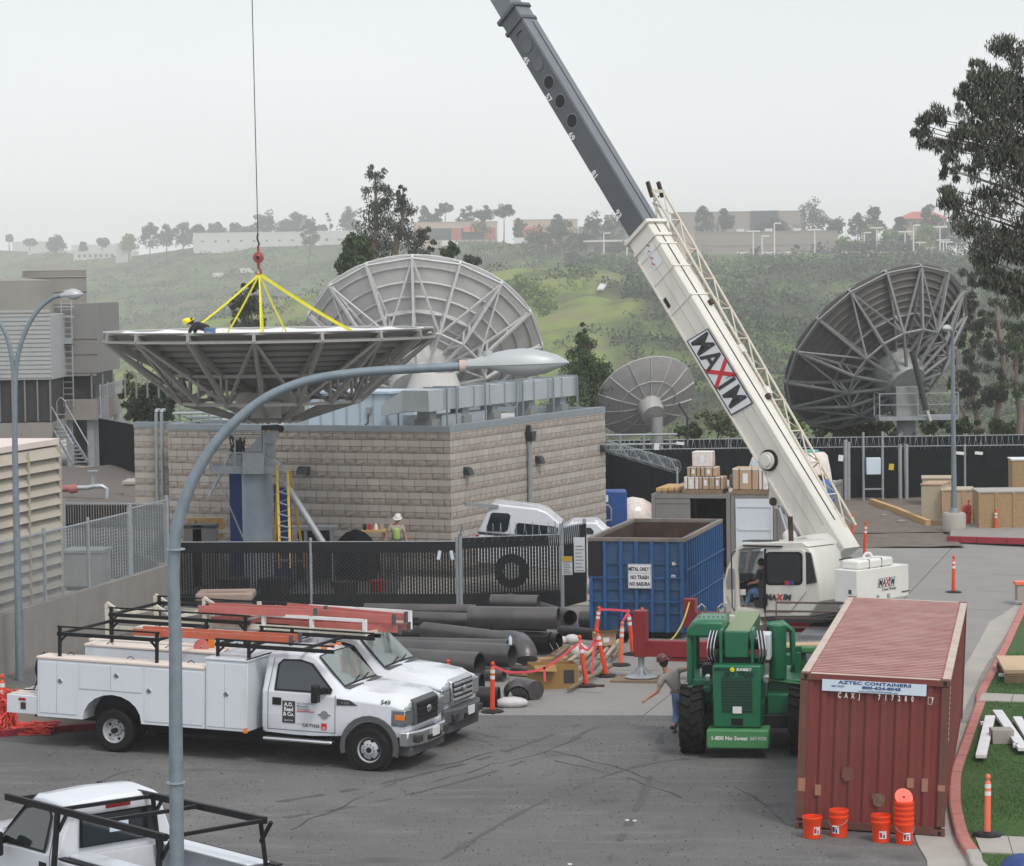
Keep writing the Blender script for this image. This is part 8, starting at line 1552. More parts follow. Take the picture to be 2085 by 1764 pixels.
MB().cyl((b.x, D_, -.1), (b.x, D_, .1), .25, n=20).build('footing', CONCR, r)
b = G(1943, 1078, .1); D_ = b.y; r = thing('street_lamp', 'lamp post on a round concrete footing between the crates at right', 'street lamp', (b.x, D_, 0)); h = DP(1935, 672, D_).z
MB().tube([(0, 0, .7), (-.02, 0, h - .5), (-.04, -.05, h - .15), (-.12, -.2, h), (-.22, -.4, h + .04)], [.1, .065, .06, .05, .045], 14).build('pole', POLE, r, 60); MB().lathe([(.42, -.1), (.42, .62), (.36, .7), (.02, .7)], 24).build('footing', CONCL, r, 40); MB().cyl((0, 0, .7), (0, 0, .85), .16, n=16).build('base_collar', STEEL, r, 40); cobra(r, V((-.2, -.38, h + .05)), V((-.35, -.94, .02)), .75)
c6 = lambda x, y: ((1200 + x / 2.606) / 1.3875, (1600 + y / 2.606) / 1.3875)
def pipe(label, x0, y0, x1, y1, z, rad, mat=PIPEM, z1=None, wall=.02, grp='steel pipes piled behind the trucks'):
    p, q = G(*c6(x0, y0), z), G(*c6(x1, y1), z if z1 is None else z1); r = thing('steel_pipe', label, 'pipe', (p + q) / 2, 0, grp); c = (p + q) / 2; p -= c; q -= c; d = (q - p).normalized(); n_ = 28
    mb = MB(); mb.tube([p, q], rad, n_, False); k = len(mb.v); mb.tube([p, q], rad - wall, n_, False); mb.f += [(n_ + j, n_ + (j + 1) % n_, k + n_ + (j + 1) % n_, k + n_ + j) for j in range(n_)] + [(j, (j + 1) % n_, k + (j + 1) % n_, k + j) for j in range(n_)]
    mb.build('pipe_shell', mat, r, 40); return r, p, q, d
for a in (('topmost large pipe lying across the pile', 330, 375, 985, 384, .98, .27), ('long slim pipe running left behind the truck roofs', -440, 370, 862, 415, .78, .17), ('short grey pipe at the top back of the pile', 490, 262, 838, 268, 1.0, .19), ('slanting pipe at the back of the pile, open end beside the topmost one', 575, 235, 1070, 380, .28, .2), ('short dark pipe just left of the blue dumpster', 1150, 392, 1415, 400, .24, .22),
          ('slim dark pipe lying behind the lumber heap', 1000, 478, 1480, 520, .16, .14, PIPEB), ('dark pipe with white end label, left of two', 500, 545, 930, 560, .3, .26, PIPEB), ('dark pipe with white end label, right of two', 700, 545, 985, 560, .3, .24, PIPEB), ('third pipe from the front, sliding under the elbow', -440, 560, 612, 585, .66, .15), ('second large pipe from the front with a water bottle on it', -440, 610, 645, 660, .58, .27), ('front large pipe ending just right of the second truck hood', -440, 685, 405, 733, .62, .30),
          ('lower front pipe beneath the second truck bumper', 60, 955, 545, 962, .22, .22, PIPEB), ('small pipe tucked below the front large pipe', 300, 780, 585, 795, .18, .14), ('small pipe end behind the fallen post', 650, 760, 790, 772, .15, .12), ('dark pipe running level with the elbow pipe', -440, 495, 480, 505, .5, .2, PIPEB), ('grey pipe under the long slim pipe', -440, 440, 850, 468, .45, .18), ('pale pipe at the left back of the pile', -440, 318, 380, 330, .9, .16), ('low black pipe in the second row from the front', -440, 770, 300, 800, .2, .2, PIPEB), ('black pipe below the topmost large pipe', 300, 440, 880, 455, .5, .22, PIPEB), ('middle pipe hidden behind the front ones', -300, 850, 420, 870, .3, .25, PIPEB)): pipe(*a)
for x, lab in ((928, 'left'), (978, 'right')):
    p = G(*c6(x, 600), .25); tag(MB().lathe([(.01, 0), (.16, 0)], 16, p + V((.03, -.02, 0)), Matrix.Rotation(pi / 2 - .5, 3, 'Y') @ Matrix.Diagonal((1, .5, 1))).build('pipe_end_label', SIGNW, None), lab + ' white label inside the open ends of the dark pipes', 'label')
p = G(*c6(0, 470), .68); q = G(*c6(560, 540), .68); e = [p, q, G(*c6(680, 560), .66), G(*c6(735, 620), .55), G(*c6(745, 690), .35)]
tag(MB().tube(smoothp(e, 6), [.2] * 7 + [.24] * 6 + [.27] * 6 + [.27] * 6, 24).build('elbow_pipe', PIPEM, None, 50), 'pipe ending in a fat downturned elbow in the middle of the pile', 'pipe')
p = G(*c6(670, 925), .27); tag(MB().lathe([(.25, .4), (.27, .0), (.25, -.03), (.23, 0), (.22, .45)], 28, p, Matrix.Rotation(pi / 2 + .15, 3, 'X') @ Matrix.Rotation(.1, 3, 'Y')).build('pipe_elbow_mouth', PIPEB, None, 40), 'black pipe mouth facing the viewer behind the front post', 'pipe fitting')
p = G(*c6(800, 905), .22); tag(MB().tube([p + V((-.35, .3, 0)), p + V((-.1, .05, 0)), p + V((.05, -.2, 0))], [.22, .22, .21], 24).build('pipe_stub', PIPEM, None, 50), 'short grey stub lying against the black pipe mouth', 'pipe fitting')
p = G(*c6(630, 578), .85); r = thing('water_bottle', 'small clear blue water bottle standing on a pipe', 'bottle', p); MB().lathe([(.01, 0), (.04, 0), (.042, .15), (.015, .2), (.015, .22), (.001, .22)], 12).build('bottle_body', SIGNP, r, 50); MB().lathe([(.017, .22), (.017, .24), (.001, .24)], 10).build('cap', TEALB, r)
pk = 0
for (x0, y0, x1, y1, rad, mt, lab) in ((1060, 905, 1370, 735, .045, WOOD, 'long round pole nearest the viewer at the foot of the leaning posts'), (1145, 780, 1230, 675, .05, WOOD, 'short thick round pole behind the nearest pole'), (1210, 780, 1285, 700, .04, WOOD, 'short pole between the two leaning posts'), (1000, 740, 1110, 665, .045, CRATE, 'pale pole left of the first leaning post'), (1140, 880, 1320, 880, .03, RUST, 'thin bar lying flat in front of the first leaning post'), (780, 685, 1100, 665, .035, WOODY, 'reddish plank lying level behind the carton'), (930, 660, 1030, 590, .05, WOOD, 'grey pole left of the sandbags'), (960, 665, 1060, 590, .05, WOOD, 'grey pole right beside the leftmost one'), (995, 668, 1090, 592, .05, CRATE, 'pale grey pole in the middle of the heap'), (1070, 665, 1130, 560, .05, WOOD, 'dark pole just left of the first leaning post'),
      (1190, 655, 1290, 560, .05, CRATE, 'pale pole behind the second leaning post'), (1240, 660, 1330, 570, .05, WOOD, 'brown pole behind the second leaning post'), (1280, 665, 1380, 575, .05, CRATE, 'light pole right of the second leaning post'), (1335, 665, 1425, 548, .05, CRATE, 'longest light pole at the right end of the heap'), (1000, 560, 1130, 552, .045, WOODY, 'yellow timber lying across the top of the heap'), (850, 755, 1010, 700, .05, WOOD, 'dark board behind the brown carton'), (1380, 670, 1440, 610, .05, WOOD, 'short dark pole at the far right of the heap'), (620, 790, 800, 800, .04, WOODY, 'brown board lying behind the pink tape'), (1150, 700, 1240, 610, .05, WOOD, 'grey pole crossing behind the second leaning post')):
    pk += 1; z = .05 + .05 * (pk % 3); p, q = G(*c6(x0, y0), z), G(*c6(x1, y1), z + .03); mb = MB(); mb.tube([p, q], rad, 9) if pk % 3 else mb.bar(p, q, rad * 2.2, rad * 1.5); tag(mb.build('pole' if 'pole' in lab else 'timber', mt, None, 50), lab, 'timber', 'loose poles and timbers by the pipe pile')
def sack(label, x, y, s, z=0): p = G(*c6(x, y), z); tag(MB().sph((p.x, p.y, z + s[2] * .8), 1, 14, 9, s).build('sandbag', M_('sack_white', (.55, .54, .55), .6, 0, .08, 6, bump=.6, bscale=12) if 'sack_white' not in MATS else MATS['sack_white'], None, 60), label, 'sandbag')
sack('white sandbag lying flat in front of the black pipe mouth', 640, 1040, (.36, .2, .13)); sack('white sandbag standing left of the brown carton', 885, 895, (.19, .16, .24)); sack('white sandbag behind the first leaning post', 1140, 680, (.22, .2, .2)); sack('grey sack on the heap left of the small carton', 1085, 570, (.2, .18, .13), .15); sack('second pale sack beyond the heap at its left', 1020, 570, (.16, .15, .1), .15); sack('small white bundle left of the standing sandbag', 800, 850, (.14, .12, .14))
for (x, y, s, mt, lab, op) in ((965, 905, (1.0, .6, .55), CARDY, 'open brown waxed carton beside the leaning posts', 1), (1335, 585, (.5, .4, .3), CARD, 'small cardboard box on top of the lumber heap', 0)):
    p = G(*c6(x, y), 0 if op else .2); r = thing('carton', lab, 'carton', p, .2); w_, d_, h_ = s; MB().b(-w_ / 2, w_ / 2, 0, d_, 0, h_ * (1 if not op else .15)).build('carton_base', mt, r)
    if op:
        for a in ((-w_ / 2, w_ / 2, -.02, 0), (-w_ / 2, w_ / 2, d_, d_ + .02), (-w_ / 2 - .02, -w_ / 2, 0, d_), (w_ / 2, w_ / 2 + .02, 0, d_)): MB().b(*a, 0, h_).build('carton_wall', mt, r)
        MB().add([(-w_ / 2, -.02, h_), (0, -.02, h_), (-.02, -.25, h_ - .12), (-w_ / 2, -.25, h_ - .1)], [(0, 1, 2, 3)]).build('flap', mt, r); MB().b(.18, .42, -.024, -.0205, .12, .42).build('label_panel', INK, r)
    else: MB().add([(-w_ / 2, 0, h_), (w_ / 2, 0, h_), (w_ / 2 + .05, -.15, h_ + .1), (-w_ / 2 - .05, -.15, h_ + .1)], [(0, 1, 2, 3)]).build('flap', mt, r); MB().b(-.07, .08, -.006, -.001, .08, .2).build('paper_tag', SIGNW, r)
# posts
def post(label, base, top, mat=ORG, baseon=True):
    b = V(base); r = thing('delineator_post', label, 'traffic post', b, 0, 'orange traffic posts'); d = V(top) - b; L = d.length; R_ = d.to_track_quat('Z', 'Y').to_matrix()
    if baseon: MB().lathe([(.25, 0), (.25, .03), (.2, .06), (.06, .075), (.02, .075)], 8).build('rubber_base', BLK, r)
    k = L / 1.1; MB().lathe([(.055, .03), (.05, .7 * k), (.048, .95 * k), (.035, .97 * k), (.022, .985 * k), (.022, 1.0 * k), (.04, 1.02 * k), (.045, 1.05 * k), (.03, 1.09 * k), (.001, 1.1 * k)], 16, (0, 0, 0), R_).build('post_tube', mat, r, 50)
    for z in (.72, .85): MB().lathe([(.0525, z * k), (.0515, (z + .075) * k)], 16, (0, 0, 0), R_).build('reflective_band', REFL, r, 50)
    return r
def cpost(label, x, y, xt, yt, mat=ORG, z=0, on=True): p = G(*c6(x, y), z); q = DP(*c6(xt, yt), p.y); return post(label, p, q, mat, on)
cpost('upright orange post with pink tape in front of the pipes', 497, 1078, 500, 700, ORG); cpost('first leaning orange post beside the brown carton', 1192, 888, 1138, 505, ORG); cpost('second leaning orange post right of the first', 1340, 815, 1265, 458, ORG); cpost('faded orange post right of the lumber heap', 1440, 735, 1455, 405, ORGP); cpost('orange post leaning left next to the faded one', 1535, 655, 1497, 318, ORG)
cpost('tape wrapped dark red post behind the lumber heap', 1252, 560, 1285, 295, REDL and ORG, .1, False); cpost('orange post standing behind the red jack housing', 1600, 560, 1602, 303, ORG); cpost('orange post half hidden behind the second truck hood', 168, 950, 172, 686, ORG)
p = G(*c6(720, 720), .1); q = G(*c6(880, 708), .25); post('fallen orange post lying on the lumber behind the sandbag', p, q, ORG, False)
for k, (x, y, xt, yt, m_, lab) in enumerate(((2010, 1702, 2012, 1576, ORGP, 'orange post on the walkway slab in the lawn'), (1941, 1208, 1942, 1131, ORG, 'lone orange post standing on the concrete road'), (1760, 1130, 1763, 1062, ORG, 'red orange post right behind the boom foot'), (1735, 1105, 1736, 1045, ORG, 'orange post half hidden by the boom foot'), (2027, 1090, 2028, 1036, ORG, 'orange post in front of the plywood crate'), (1970, 1078, 1972, 1018, ORG, 'orange post wrapped in netting beside the lamp footing'))):
    p = GG(x, y) if k else G(x, y, .02); post(lab, p, DP(xt, yt, p.y), m_, k < 2)
def net(label, c, h, w_, seed): rr = random.Random(seed); mb = MB(); [mb.tube([V(c) + V((rr.uniform(-w_, w_), rr.uniform(-w_, w_), h * rr.random())) for _ in range(4)], .014, 4, False) for _ in range(60)]; tag(mb.build('safety_netting', M_('netting_' + str(seed), (.75, .08, .06), .6), None, kind='stuff'), label, 'netting')
net('orange netting bundled round a post by the lamp footing', GG(1970, 1078), .9, .16, 4)
p = GG(4, 1492); post('orange post wrapped in netting at the left picture edge', p, DP(5, 1372, p.y), ORG, True); net('bunched orange netting at the left picture edge', p + V((.1, 0, 0)), .9, .22, 8); net('orange netting strewn on the ground at the left edge', p + V((.6, .1, 0)), .15, .5, 9)
tapes = [[(510, 735), (600, 775), (700, 782), (800, 772), (870, 755)], [(870, 755), (960, 700), (1050, 630), (1125, 575)], [(1140, 575), (1200, 618), (1260, 530)], [(1285, 318), (1400, 322), (1495, 330)], [(1500, 335), (1460, 400)], [(1262, 540), (1240, 660), (1232, 790)], [(880, 740), (885, 850)]]
tp_ = thing('flagging_tape', 'pink flagging tape strung between the orange posts by the pipes', 'tape', (0, 0, 0))
for tt in tapes:
    ps_ = [DP(*c6(x, y), 59.5 if y > 480 else 66) for x, y in tt]; ps_ = smoothp(ps_, 5) if len(ps_) > 2 else ps_; mb = MB()
    for a, b in zip(ps_[:-1], ps_[1:]): mb.bar(a, b, .008, .05)
    mb.build('tape_run', TAPE, tp_)
# planter, crates, lumber, boards on the lawn
p = G(457, 1262); r = thing('planter', 'square pinkish concrete planter in front of the slatted fence', 'planter', (p.x, p.y, 0)); zt = DP(457, 1208, p.y).z
MB().b(-.68, .68, 0, 1.0, 0, zt - .22).build('planter_body', STUC, r, bevel=.05)
for a in ((-.78, .78, -.1, .14), (-.78, .78, .86, 1.1), (-.78, -.55, .145, .855), (.55, .78, .145, .855)): MB().b(*a, zt - .22, zt).build('planter_rim', STUC, r, bevel=.05)
MB().b(-.54, .54, .15, .85, .5, zt - .1).build('planter_soil', DIRT, r)
def crate(label, x0, x1, yb, yt, dep, mat, yaw=-.1, lid=None, slats=0):
    a, b = G(x0, yb, .02), G(x1, yb, .02); r = thing('crate', label, 'crate', a, yaw); w_ = (b - a).length; h = DP(x0, yt, a.y).z - .02; MB().b(0, w_, 0, dep, 0, h).build('crate_body', mat, r, bevel=.01)
    MB().b(-.03, w_ + .03, -.03, dep + .03, h + .002, h + .05).build('lid', lid or mat, r)
    for i in range(slats): x = w_ * i / max(1, slats - 1); MB().b(max(0, x - .06), min(w_, x + .06), -.03, -.002, 0, h).build('batten', mat, r)
    return r
crate('tall pale crate nearest the long timber at right', 1876, 1918, 1062, 988, 1.6, CRATE, -.35, CARD); crate('brown panelled crate directly behind the lamp post', 1918, 1985, 1064, 1000, 1.5, CARD, -.1, CRATE, 4); crate('second pale crate behind the first, lid askew', 1878, 1940, 1030, 976, 1.5, CRATE, -.15, CRATE)
crate('large strand board crate at the right edge', 1993, 2140, 1082, 1004, 1.8, OSB, -.05, CONCL, 5); crate('white framed crate standing on the large strand board crate', 2062, 2140, 1060, 938, 1.2, OSB, -.05, SIGNW, 3)
r = thing('timber_beam', 'long yellow timber lying on the dirt, pointing to the crates', 'timber', (0, 0, 0)); a, b, c = G(1775, 1022, .12), G(1826, 1040, .12), G(1890, 1066, .12); MB().bar(a, b, .2, .24).build('beam', WOODY, r); MB().bar(b + (c - b) * .01, c, .2, .24).build('beam', WOODY, r); tag(MB().bar(c + V((.1, .1, 0)), c + V((.9, .1, 0)), .2, .22).build('timber_block', WOOD, None), 'dark timber block at the right end of the long yellow timber', 'timber')
for i, (x, y, s, lab) in enumerate(((1908, 1067, .22, 'white plastic scrap on the dirt left of the lamp footing'), (1765, 1010, .12, 'small rubble lump near the start of the long timber'), (1800, 1050, .1, 'rubble lump in front of the long timber'), (1835, 1062, .12, 'rubble lump right of the middle of the long timber'))):
    p = G(x, y, .06); tag(MB().sph((p.x, p.y, .06), s, 8, 6, (1.5, 1, .6)).build('rubble', SIGNW if i == 0 else CONCR, None), lab, 'debris')
bx = DP(1777, 935, 112.0); r = thing('electrical_cabinet', 'white wall cabinet on two grey posts before the black fence', 'cabinet', (bx.x, 112, 0)); MB().b(-.28, .3, -.2, .1, DP(1777, 966, 112).z, DP(1777, 932, 112).z).build('cabinet_box', SIGNP, r, bevel=.02)
for x in (-.38, .4): MB().cyl((x, 0, 0), (x, 0, DP(0, 905, 112).z), .05).build('post', STEEL, r)
MB().bar((-.38, 0, .5), (.4, 0, .5), .06).build('cross_rail', STEEL, r)
for x, yt, lab in ((1722, 896, 'thick grey gate post left of the white cabinet'), (1728, 900, 'thin gate post beside the thick one'), (1846, 905, 'pale post under the dark dish pillar'), (1965, 905, 'grey fence post right of the lamp pole'), (1833, 905, 'grey post left of the pale post')):
    p = DP(x, 1000, 112.2); tag(MB().cyl((p.x, 112.2, 0), (p.x, 112.2, DP(x, yt, 112.2).z), .08 if 'thick' in lab or 'pale' in lab else .045).build('fence_post', STEEL, None, 40), lab, 'post')
for x, y, lab in ((1712, 933, 'tiny white notice on the far black fence left of the cabinet'), (1815, 951, 'yellow notice beside the white cabinet'), (1955, 923, 'white strip on the far fence left of the grey post'), (1993, 923, 'white strip on the far fence right of the grey post'), (1385, 903, 'white notice on the far fence above the grey containers'), (1337, 910, 'small tag on the far fence by the small dish')):
    p = DP(x, y, 112); tag(MB().box(p, (.32 if 'strip' in lab or 'above' in lab else .2, .03, .12 if 'strip' in lab or 'above' in lab else .25), Matrix.Rotation(.1, 3, 'Y')).build('notice', LADY if 'yellow' in lab else SIGNW, None), lab, 'sign')
def lawnb(label, x0, y0, x1, y1, w_, mat=WHITEP, z=.12): a, b = G((2650 + x0 / 3.218) / 1.3875, (1900 + y0 / 3.218) / 1.3875, z), G((2650 + x1 / 3.218) / 1.3875, (1900 + y1 / 3.218) / 1.3875, z); tag(MB().bar(a, b, w_, .07).build('board', mat, None, bevel=.006), label, 'board')
lawnb('left white board lying on the lawn', 475, 405, 390, 765, .2); lawnb('middle white board slanting across the lawn', 540, 355, 775, 700, .2); lawnb('right white board cut by the picture edge', 720, 415, 880, 680, .18); lawnb('thin white strip beside the left white board', 385, 462, 430, 462, .08); lawnb('thin white strip at the plywood pallet', 555, 22, 650, 28, .07); lawnb('short white strip right of the grey block', 680, 665, 730, 665, .12)
p = G((2650 + 600 / 3.218) / 1.3875, (1900 + 655 / 3.218) / 1.3875); tag(MB().b(p.x - .22, p.x + .2, p.y, p.y + .4, .0, .28).build('concrete_block', CONCL, None, bevel=.01), 'small grey block on the lawn between the white boards', 'block')
a = G(2045, 1392); r = thing('pallet', 'pallet of plywood sheets on the far lawn at the right edge', 'pallet', a, -.1); MB().b(0, 2.2, 0, 2.4, .22, .3).build('plywood_sheet', PLY, r); MB().b(.06, 2.3, .05, 2.5, .16, .215).build('plywood_sheet', PLY, r)
for y in (0, 1.1, 2.2): MB().b(0, 2.2, y, y + .1, .0, .155).build('bearer', WOOD, r)
p = G(2082, 1800, 0); tag(MB().sph((p.x, p.y, .15), .36, 18, 12, (1, 1, .85)).build('blue_bundle', TEALB, None, 60), 'blue rounded bundle cut by the lower right corner', 'bundle')
r = thing('orange_cap', 'faded orange bollard cap on the far kerb at the right edge', 'bollard', G(2090, 1224)); MB().b(-.25, .4, 0, .4, 0, .45).build('concrete_base', CONCL, r); MB().b(-.3, .45, -.03, .43, .453, .53).build('cap', ORGP, r)
for x, y, lab in ((1277, 1672, 'scrap of paper on the asphalt in the foreground'), (1292, 1673, 'darker scrap beside the paper on the asphalt'), (958, 1697, 'pale crumpled leaf on the foreground asphalt'), (1160, 1762, 'white scrap at the bottom edge of the picture')): p = GG(x, y); tag(MB().box(p + V((0, 0, .015)), (.06, .045, .02), Matrix.Rotation(.5, 3, 'Z')).build('litter_scrap', SIGNW if 'paper' in lab or 'white' in lab else WOOD, None), lab, 'litter')
# by the block building: pallets, bins, table, bench
r = thing('stacked_pallets', 'wooden pallets leaning on the block wall beside two grey bins', 'pallet', Q3(530, 1600, 83)); r.location.z = 0
for k in range(4): MB().b(.25 + .2 * k, .3 + .2 * k, .1 * k, .12 + .1 * k, .0, 2.05 - .1 * k).build('pallet_slat', WOODY if k % 2 else WOOD, r)
MB().b(.0, 1.1, .3, .5, 1.75, 2.1).build('pallet_deck', WOODY, r); MB().b(.0, 1.1, .28, .3, 1.5, 1.62).build('pallet_board', WOODY, r); MB().b(.0, .35, .2, .5, .0, 1.2).build('pallet_board', WOOD, r)
for x, lab, s in ((600, 'left grey bin beside the leaning pallets', .28), (735, 'right wider grey bin beside the leaning pallets', .36)): p = Q3(x, 1430, 82); r = thing('bin', lab, 'bin', (p.x, 82, 0)); MB().b(-s, s, 0, .6, 0, p.z).build('bin_body', CONCR, r, bevel=.02); MB().b(-s - .02, s + .02, -.02, .62, p.z + .002, p.z + .1).build('bin_lid', PLASG, r, bevel=.02)
q7 = lambda x, y, D: DP((400 + x / 2.3167) / 1.3875, (1150 + y / 2.3167) / 1.3875, D)
a, b = q7(1440, 805, 84.6), q7(1600, 812, 84.6); r = thing('work_table', 'rough wooden work table with bottles and a yellow strapped tarp by the wall', 'table', (a.x, 84.6, 0)); w_ = b.x - a.x; h = a.z; MB().b(0, w_, -.35, .35, h - .06, h).build('table_top', WOODY, r)
for x in (.05, w_ - .12): [MB().b(x, x + .08, y, y + .08, 0, h - .062).build('leg', WOOD, r) for y in (-.32, .24)]
for k in range(4): x = .1 + .17 * k; tag(MB().lathe([(.02, 0), (.06, 0), (.06, .12 + .05 * (k % 2)), (.02, .18), (.001, .2)], 10, (a.x + x, 84.6, h)).build('table_jar', (BLK, LOGOR, SIGNW, CARD)[k], None, 50), ('black jar', 'red topped bottle', 'white jar', 'brown jar')[k] + ' on the rough work table', 'jar')
p = q7(1400, 880, 84.3); tag(MB().sph((p.x, 84.3, .6), .8, 12, 8, (.9, .7, 1.25)).build('black_tarp_heap', SCR, None, 50), 'black tarp heap at the left end of the work table', 'tarp')
p = q7(1130, 780, 83.5); r = thing('steel_bench', 'galvanised steel bench behind the yellow ladder foot', 'bench', (p.x, 83.5, 0)); MB().b(-1.6, .7, -.3, .3, p.z - .08, p.z).build('bench_top', STEEL, r); [MB().b(x, x + .1, -.25, .25, 0, p.z - .082).build('leg', STEEL, r) for x in (-1.5, -.3, .5)]; MB().b(-.5, .45, -.2, .2, .2, p.z - .15).build('dark_box', BLK, r)
for k, (x, D_, s, mt, lab) in enumerate(((1545, 80, .26, LOGOR, 'red bucket standing behind the slatted fence'), (870, 79.5, .5, PLASB, 'dark equipment lump behind the slatted fence'), (600, 79.6, .5, PLASB, 'black cable heap behind the slatted fence near the pole'), (1330, 79.5, .4, RUST, 'low rusty frame behind the slatted fence'))):
    p = q7(x, 1080, D_); tag(MB().lathe([(.01, 0), (s * .7, 0), (s, 1.3 * s), (.01, 1.3 * s)], 12, (p.x, D_, .15 if k == 0 else 0)).build('yard_item', mt, None, 50), lab, 'equipment')
def skin(name, pts, edges, mat, parent, lv=2):
    me = bpy.data.meshes.new(name); me.from_pydata([tuple(p[0]) for p in pts], edges, []); me.materials.append(mat); o = link(name, me, parent)
    m_ = o.modifiers.new('skin', 'SKIN'); m_.use_smooth_shade = True
    for i, p in enumerate(pts): me.skin_vertices[0].data[i].radius = (p[1], p[2] if len(p) > 2 else p[1])
    me.skin_vertices[0].data[0].use_root = True
    s = o.modifiers.new('sub', 'SUBSURF'); s.levels = lv; s.render_levels = lv; return o
def person(label, J, top, bot, hat, sleeve='short', vest=None, shoe=SHOE, face=(0, -1, 0)):
    # J: pelvis, chest, neck, head, and shoulder/elbow/hand, hip/knee/ankle/toe for sides a and b
    o = V(J['pelvis']); r = thing('person', label, 'person', (o.x, o.y, 0)); o = V((o.x, o.y, 0)); j = {k: V(v) - o for k, v in J.items()}
    P = [(j['pelvis'], .13, .10), (j['pelvis'].lerp(j['chest'], .5), .125, .095), (j['chest'], .15, .1), (j['neck'], .055), (j['head'].lerp(j['neck'], .35), .06), (j['head'], .082, .092)]; E = [(0, 1), (1, 2), (2, 3), (3, 4), (4, 5)]
    for s in 'ab':
        n_ = len(P); sh, el, ha = j['sh' + s], j['el' + s], j['ha' + s]; fd = (ha - el).normalized()
        P += [(sh, .062), (el, .042), (ha - fd * .02, .028), (ha + fd * .05, .036, .02)]; E += [(2, n_), (n_, n_ + 1), (n_ + 1, n_ + 2), (n_ + 2, n_ + 3)]
        sd = fd.orthogonal().normalized()
        for k in range(5): f = (k - 1.5) * .02; t_ = ha + fd * (.05 + (.05 + .01 * (k in (1, 2))) * (k < 4)) + sd * (f if k < 4 else -.055) + V((0, 0, -.012)); P.append((t_, .009)); E.append((n_ + 3, len(P) - 1))
        n_ = len(P); P += [(j['hi' + s], .085), (j['kn' + s], .055), (j['an' + s], .04), (j['to' + s], .035)]; E += [(0, n_), (n_, n_ + 1), (n_ + 1, n_ + 2), (n_ + 2, n_ + 3)]
    skin('body', P, E, SKIN, r)
    T = [(j['pelvis'] + V((0, 0, .03)), .15, .12), (j['pelvis'].lerp(j['chest'], .5), .148, .118), (j['chest'], .172, .125), (j['chest'].lerp(j['neck'], .6), .095)]; E = [(0, 1), (1, 2), (2, 3)]
    for s in 'ab':
        n_ = len(T); sh, el, ha = j['sh' + s], j['el' + s], j['ha' + s]; T += [(sh, .082), (sh.lerp(el, .75), .068)]; E += [(2, n_), (n_, n_ + 1)]
        if sleeve == 'long': T += [(el, .056), (el.lerp(ha, .9), .042)]; E += [(n_ + 1, n_ + 2), (n_ + 2, n_ + 3)]
    skin('shirt', T, E, top, r)
    if vest: skin('vest', [(T[0][0] + V((0, 0, -.02)), .18, .15), (T[1][0], .18, .15), (T[2][0], .2, .155), (T[3][0] + V((0, 0, -.03)), .13)], [(0, 1), (1, 2), (2, 3)], vest, r)
    B_ = [(j['pelvis'], .148, .12)]; E = []
    for s in 'ab': n_ = len(B_); B_ += [(j['hi' + s], .1), (j['kn' + s], .074), (j['an' + s].lerp(j['kn' + s], .06), .06)]; E += [(0, n_), (n_, n_ + 1), (n_ + 1, n_ + 2)]
    skin('trousers', B_, E, bot, r)
    for s in 'ab': skin('shoe', [(j['an' + s], .052), (j['an' + s].lerp(j['to' + s], .6), .05), (j['to' + s], .042)], [(0, 1), (1, 2)], shoe, r)
    hd_ = j['head']; f = V(face).normalized(); u = (hd_ - j['neck']).normalized(); M = Matrix((f.cross(u) * -1, f, u)).transposed() if abs(f.dot(u)) < .9 else Matrix.Identity(3)
    if hat: MB().lathe([(.165, .02), (.12, .03), (.118, .07), (.1, .12), (.06, .15), (.01, .158)], 20, hd_ + u * .02, M @ Matrix.Diagonal((.88, 1.08, 1))).build('hard_hat', hat, r, 50)
    MB().sph(hd_ - f * .025, .092, 14, 10, (1, 1, 1.05)).build('hair', HAIR, r, 60); MB().bar(hd_ + f * .085, hd_ + f * .115 - u * .03, .025).build('nose', SKIN, r)
    for s in (-1, 1): MB().sph(hd_ + f * .083 + M @ V((s * .032, 0, .012)), .011, 8, 6).build('eye', BLK, r); MB().sph(hd_ + M @ V((s * .088, 0, 0)), .022, 8, 6, (.5, 1, 1.4)).build('ear', SKIN, r)
    MB().bar(hd_ + f * .088 + M @ V((-.022, 0, -.05)), hd_ + f * .088 + M @ V((.022, 0, -.05)), .008).build('mouth', LADR, r); return r
Dp = 55.0; q = lambda x, y, d=0: DP(x, y, Dp + d)
person('worker in maroon hard hat, grey shirt and jeans stepping behind the telehandler wheel', dict(pelvis=q(1382, 1412), chest=q(1367, 1380), neck=q(1355, 1364), head=q(1350, 1349), sha=q(1350, 1378, -.05), ela=q(1339, 1408, -.1), haa=q(1316, 1424, -.15), shb=q(1380, 1363, .05), elb=q(1401, 1362, -.1), hab=q(1422, 1337, -.5), hia=q(1376, 1416), kna=q(1377, 1450, .1), ana=q(1373, 1488, .05), toa=q(1375, 1496, .22), hib=q(1388, 1414, .05), knb=q(1386, 1450, .2), anb=q(1371, 1478, -.1), tob=q(1366, 1485, -.12)), TEE, JEAN, HATM, 'short', face=(-.5, .8, -.2))
q = lambda x, y, d=0: q7(x, y, 84.9 + d); pe = q(1665, 880); fz = V((0, 0, 0))
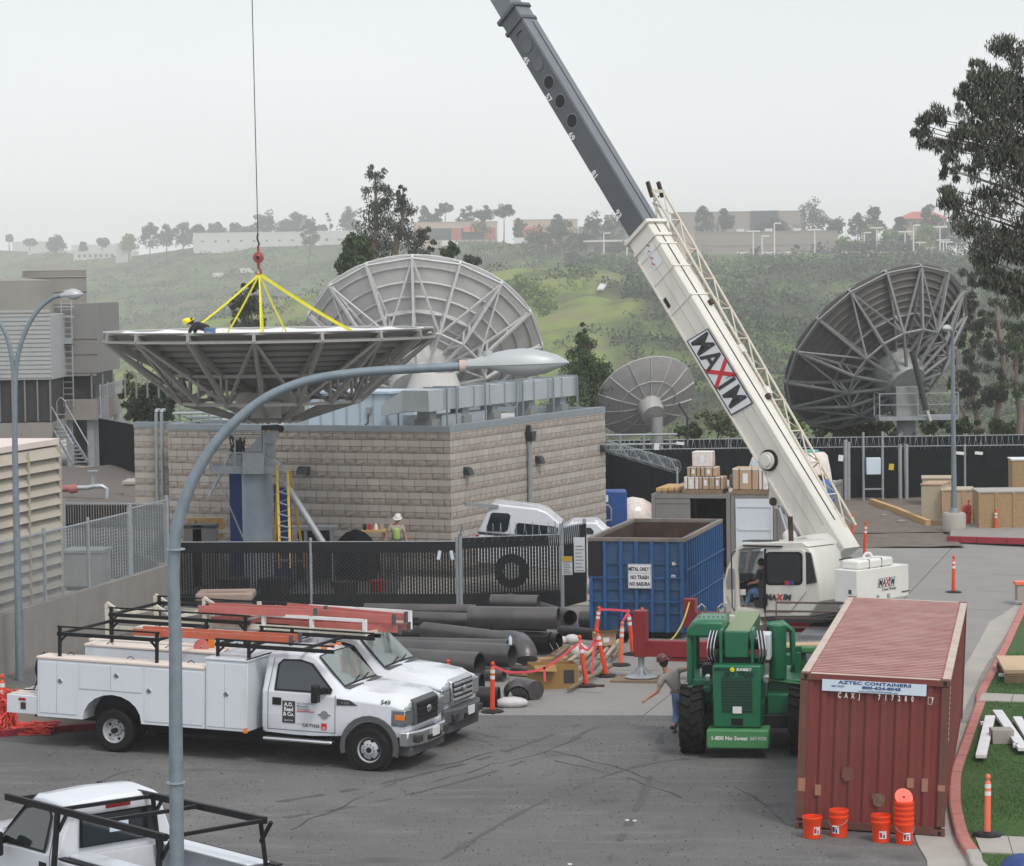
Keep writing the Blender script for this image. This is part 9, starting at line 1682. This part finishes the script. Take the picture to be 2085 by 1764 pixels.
person('worker in white hard hat and lime vest walking along the block wall', dict(pelvis=pe, chest=q(1665, 800), neck=q(1670, 765), head=q(1674, 735, -.02), sha=q(1630, 785), ela=q(1608, 835, -.05), haa=q(1584, 885, -.15), shb=q(1708, 785), elb=q(1722, 840), hab=q(1738, 885, -.1), hia=pe + V((-.1, 0, -.03)), kna=pe + V((-.14, -.1, -.45)), ana=V((pe.x - .15, pe.y, .1)), toa=V((pe.x - .15, pe.y - .18, .05)), hib=pe + V((.1, 0, -.03)), knb=pe + V((.12, 0, -.45)), anb=V((pe.x + .14, pe.y + .1, .1)), tob=V((pe.x + .14, pe.y - .08, .05))), CRM, PLASG, HATW, 'short', LIME, face=(-.3, -.9, -.3))
q1_ = lambda x, y, d=0: DP((250 + x / 2.085) / 1.3875, (650 + y / 2.085) / 1.3875, 76.7 + d); pe = q1_(715, 592); 
person('worker in yellow hard hat and black shirt bending over inside the upward facing dish', dict(pelvis=pe, chest=q1_(655, 562), neck=q1_(622, 552), head=q1_(597, 540, -.05), sha=q1_(628, 562, -.15), ela=q1_(600, 590, -.2), haa=q1_(592, 622, -.1), shb=q1_(640, 560, .15), elb=q1_(625, 600, .2), hab=q1_(640, 625, .2), hia=pe + V((0, -.1, -.03)), kna=pe + V((-.18, -.15, -.42)), ana=pe + V((.2, -.1, -.5)), toa=pe + V((.35, -.1, -.52)), hib=pe + V((0, .1, -.03)), knb=pe + V((-.15, .18, -.42)), anb=pe + V((.22, .15, -.5)), tob=pe + V((.37, .15, -.52))), DKS, JEAN, HATY, 'long', face=(-.9, -.2, -.45))
z = lambda x, y, d: cu(x, y, d)
person('crane operator in jeans seated in the open cab', dict(pelvis=z(1548, 1206, -.45), chest=z(1552, 1172, -.45), neck=z(1551, 1158, -.45), head=z(1549, 1145, -.45), sha=z(1551, 1168, -.27), ela=z(1543, 1185, -.25), haa=z(1528, 1188, -.35), shb=z(1551, 1168, -.63), elb=z(1543, 1186, -.65), hab=z(1526, 1188, -.6), hia=z(1547, 1206, -.35), kna=z(1527, 1204, -.28), ana=z(1520, 1234, -.25), toa=z(1510, 1238, -.25), hib=z(1547, 1206, -.55), knb=z(1526, 1206, -.58), anb=z(1518, 1234, -.58), tob=z(1508, 1238, -.58)), DKS, JEAN, None, 'short', face=(hd.x, hd.y, -.1))
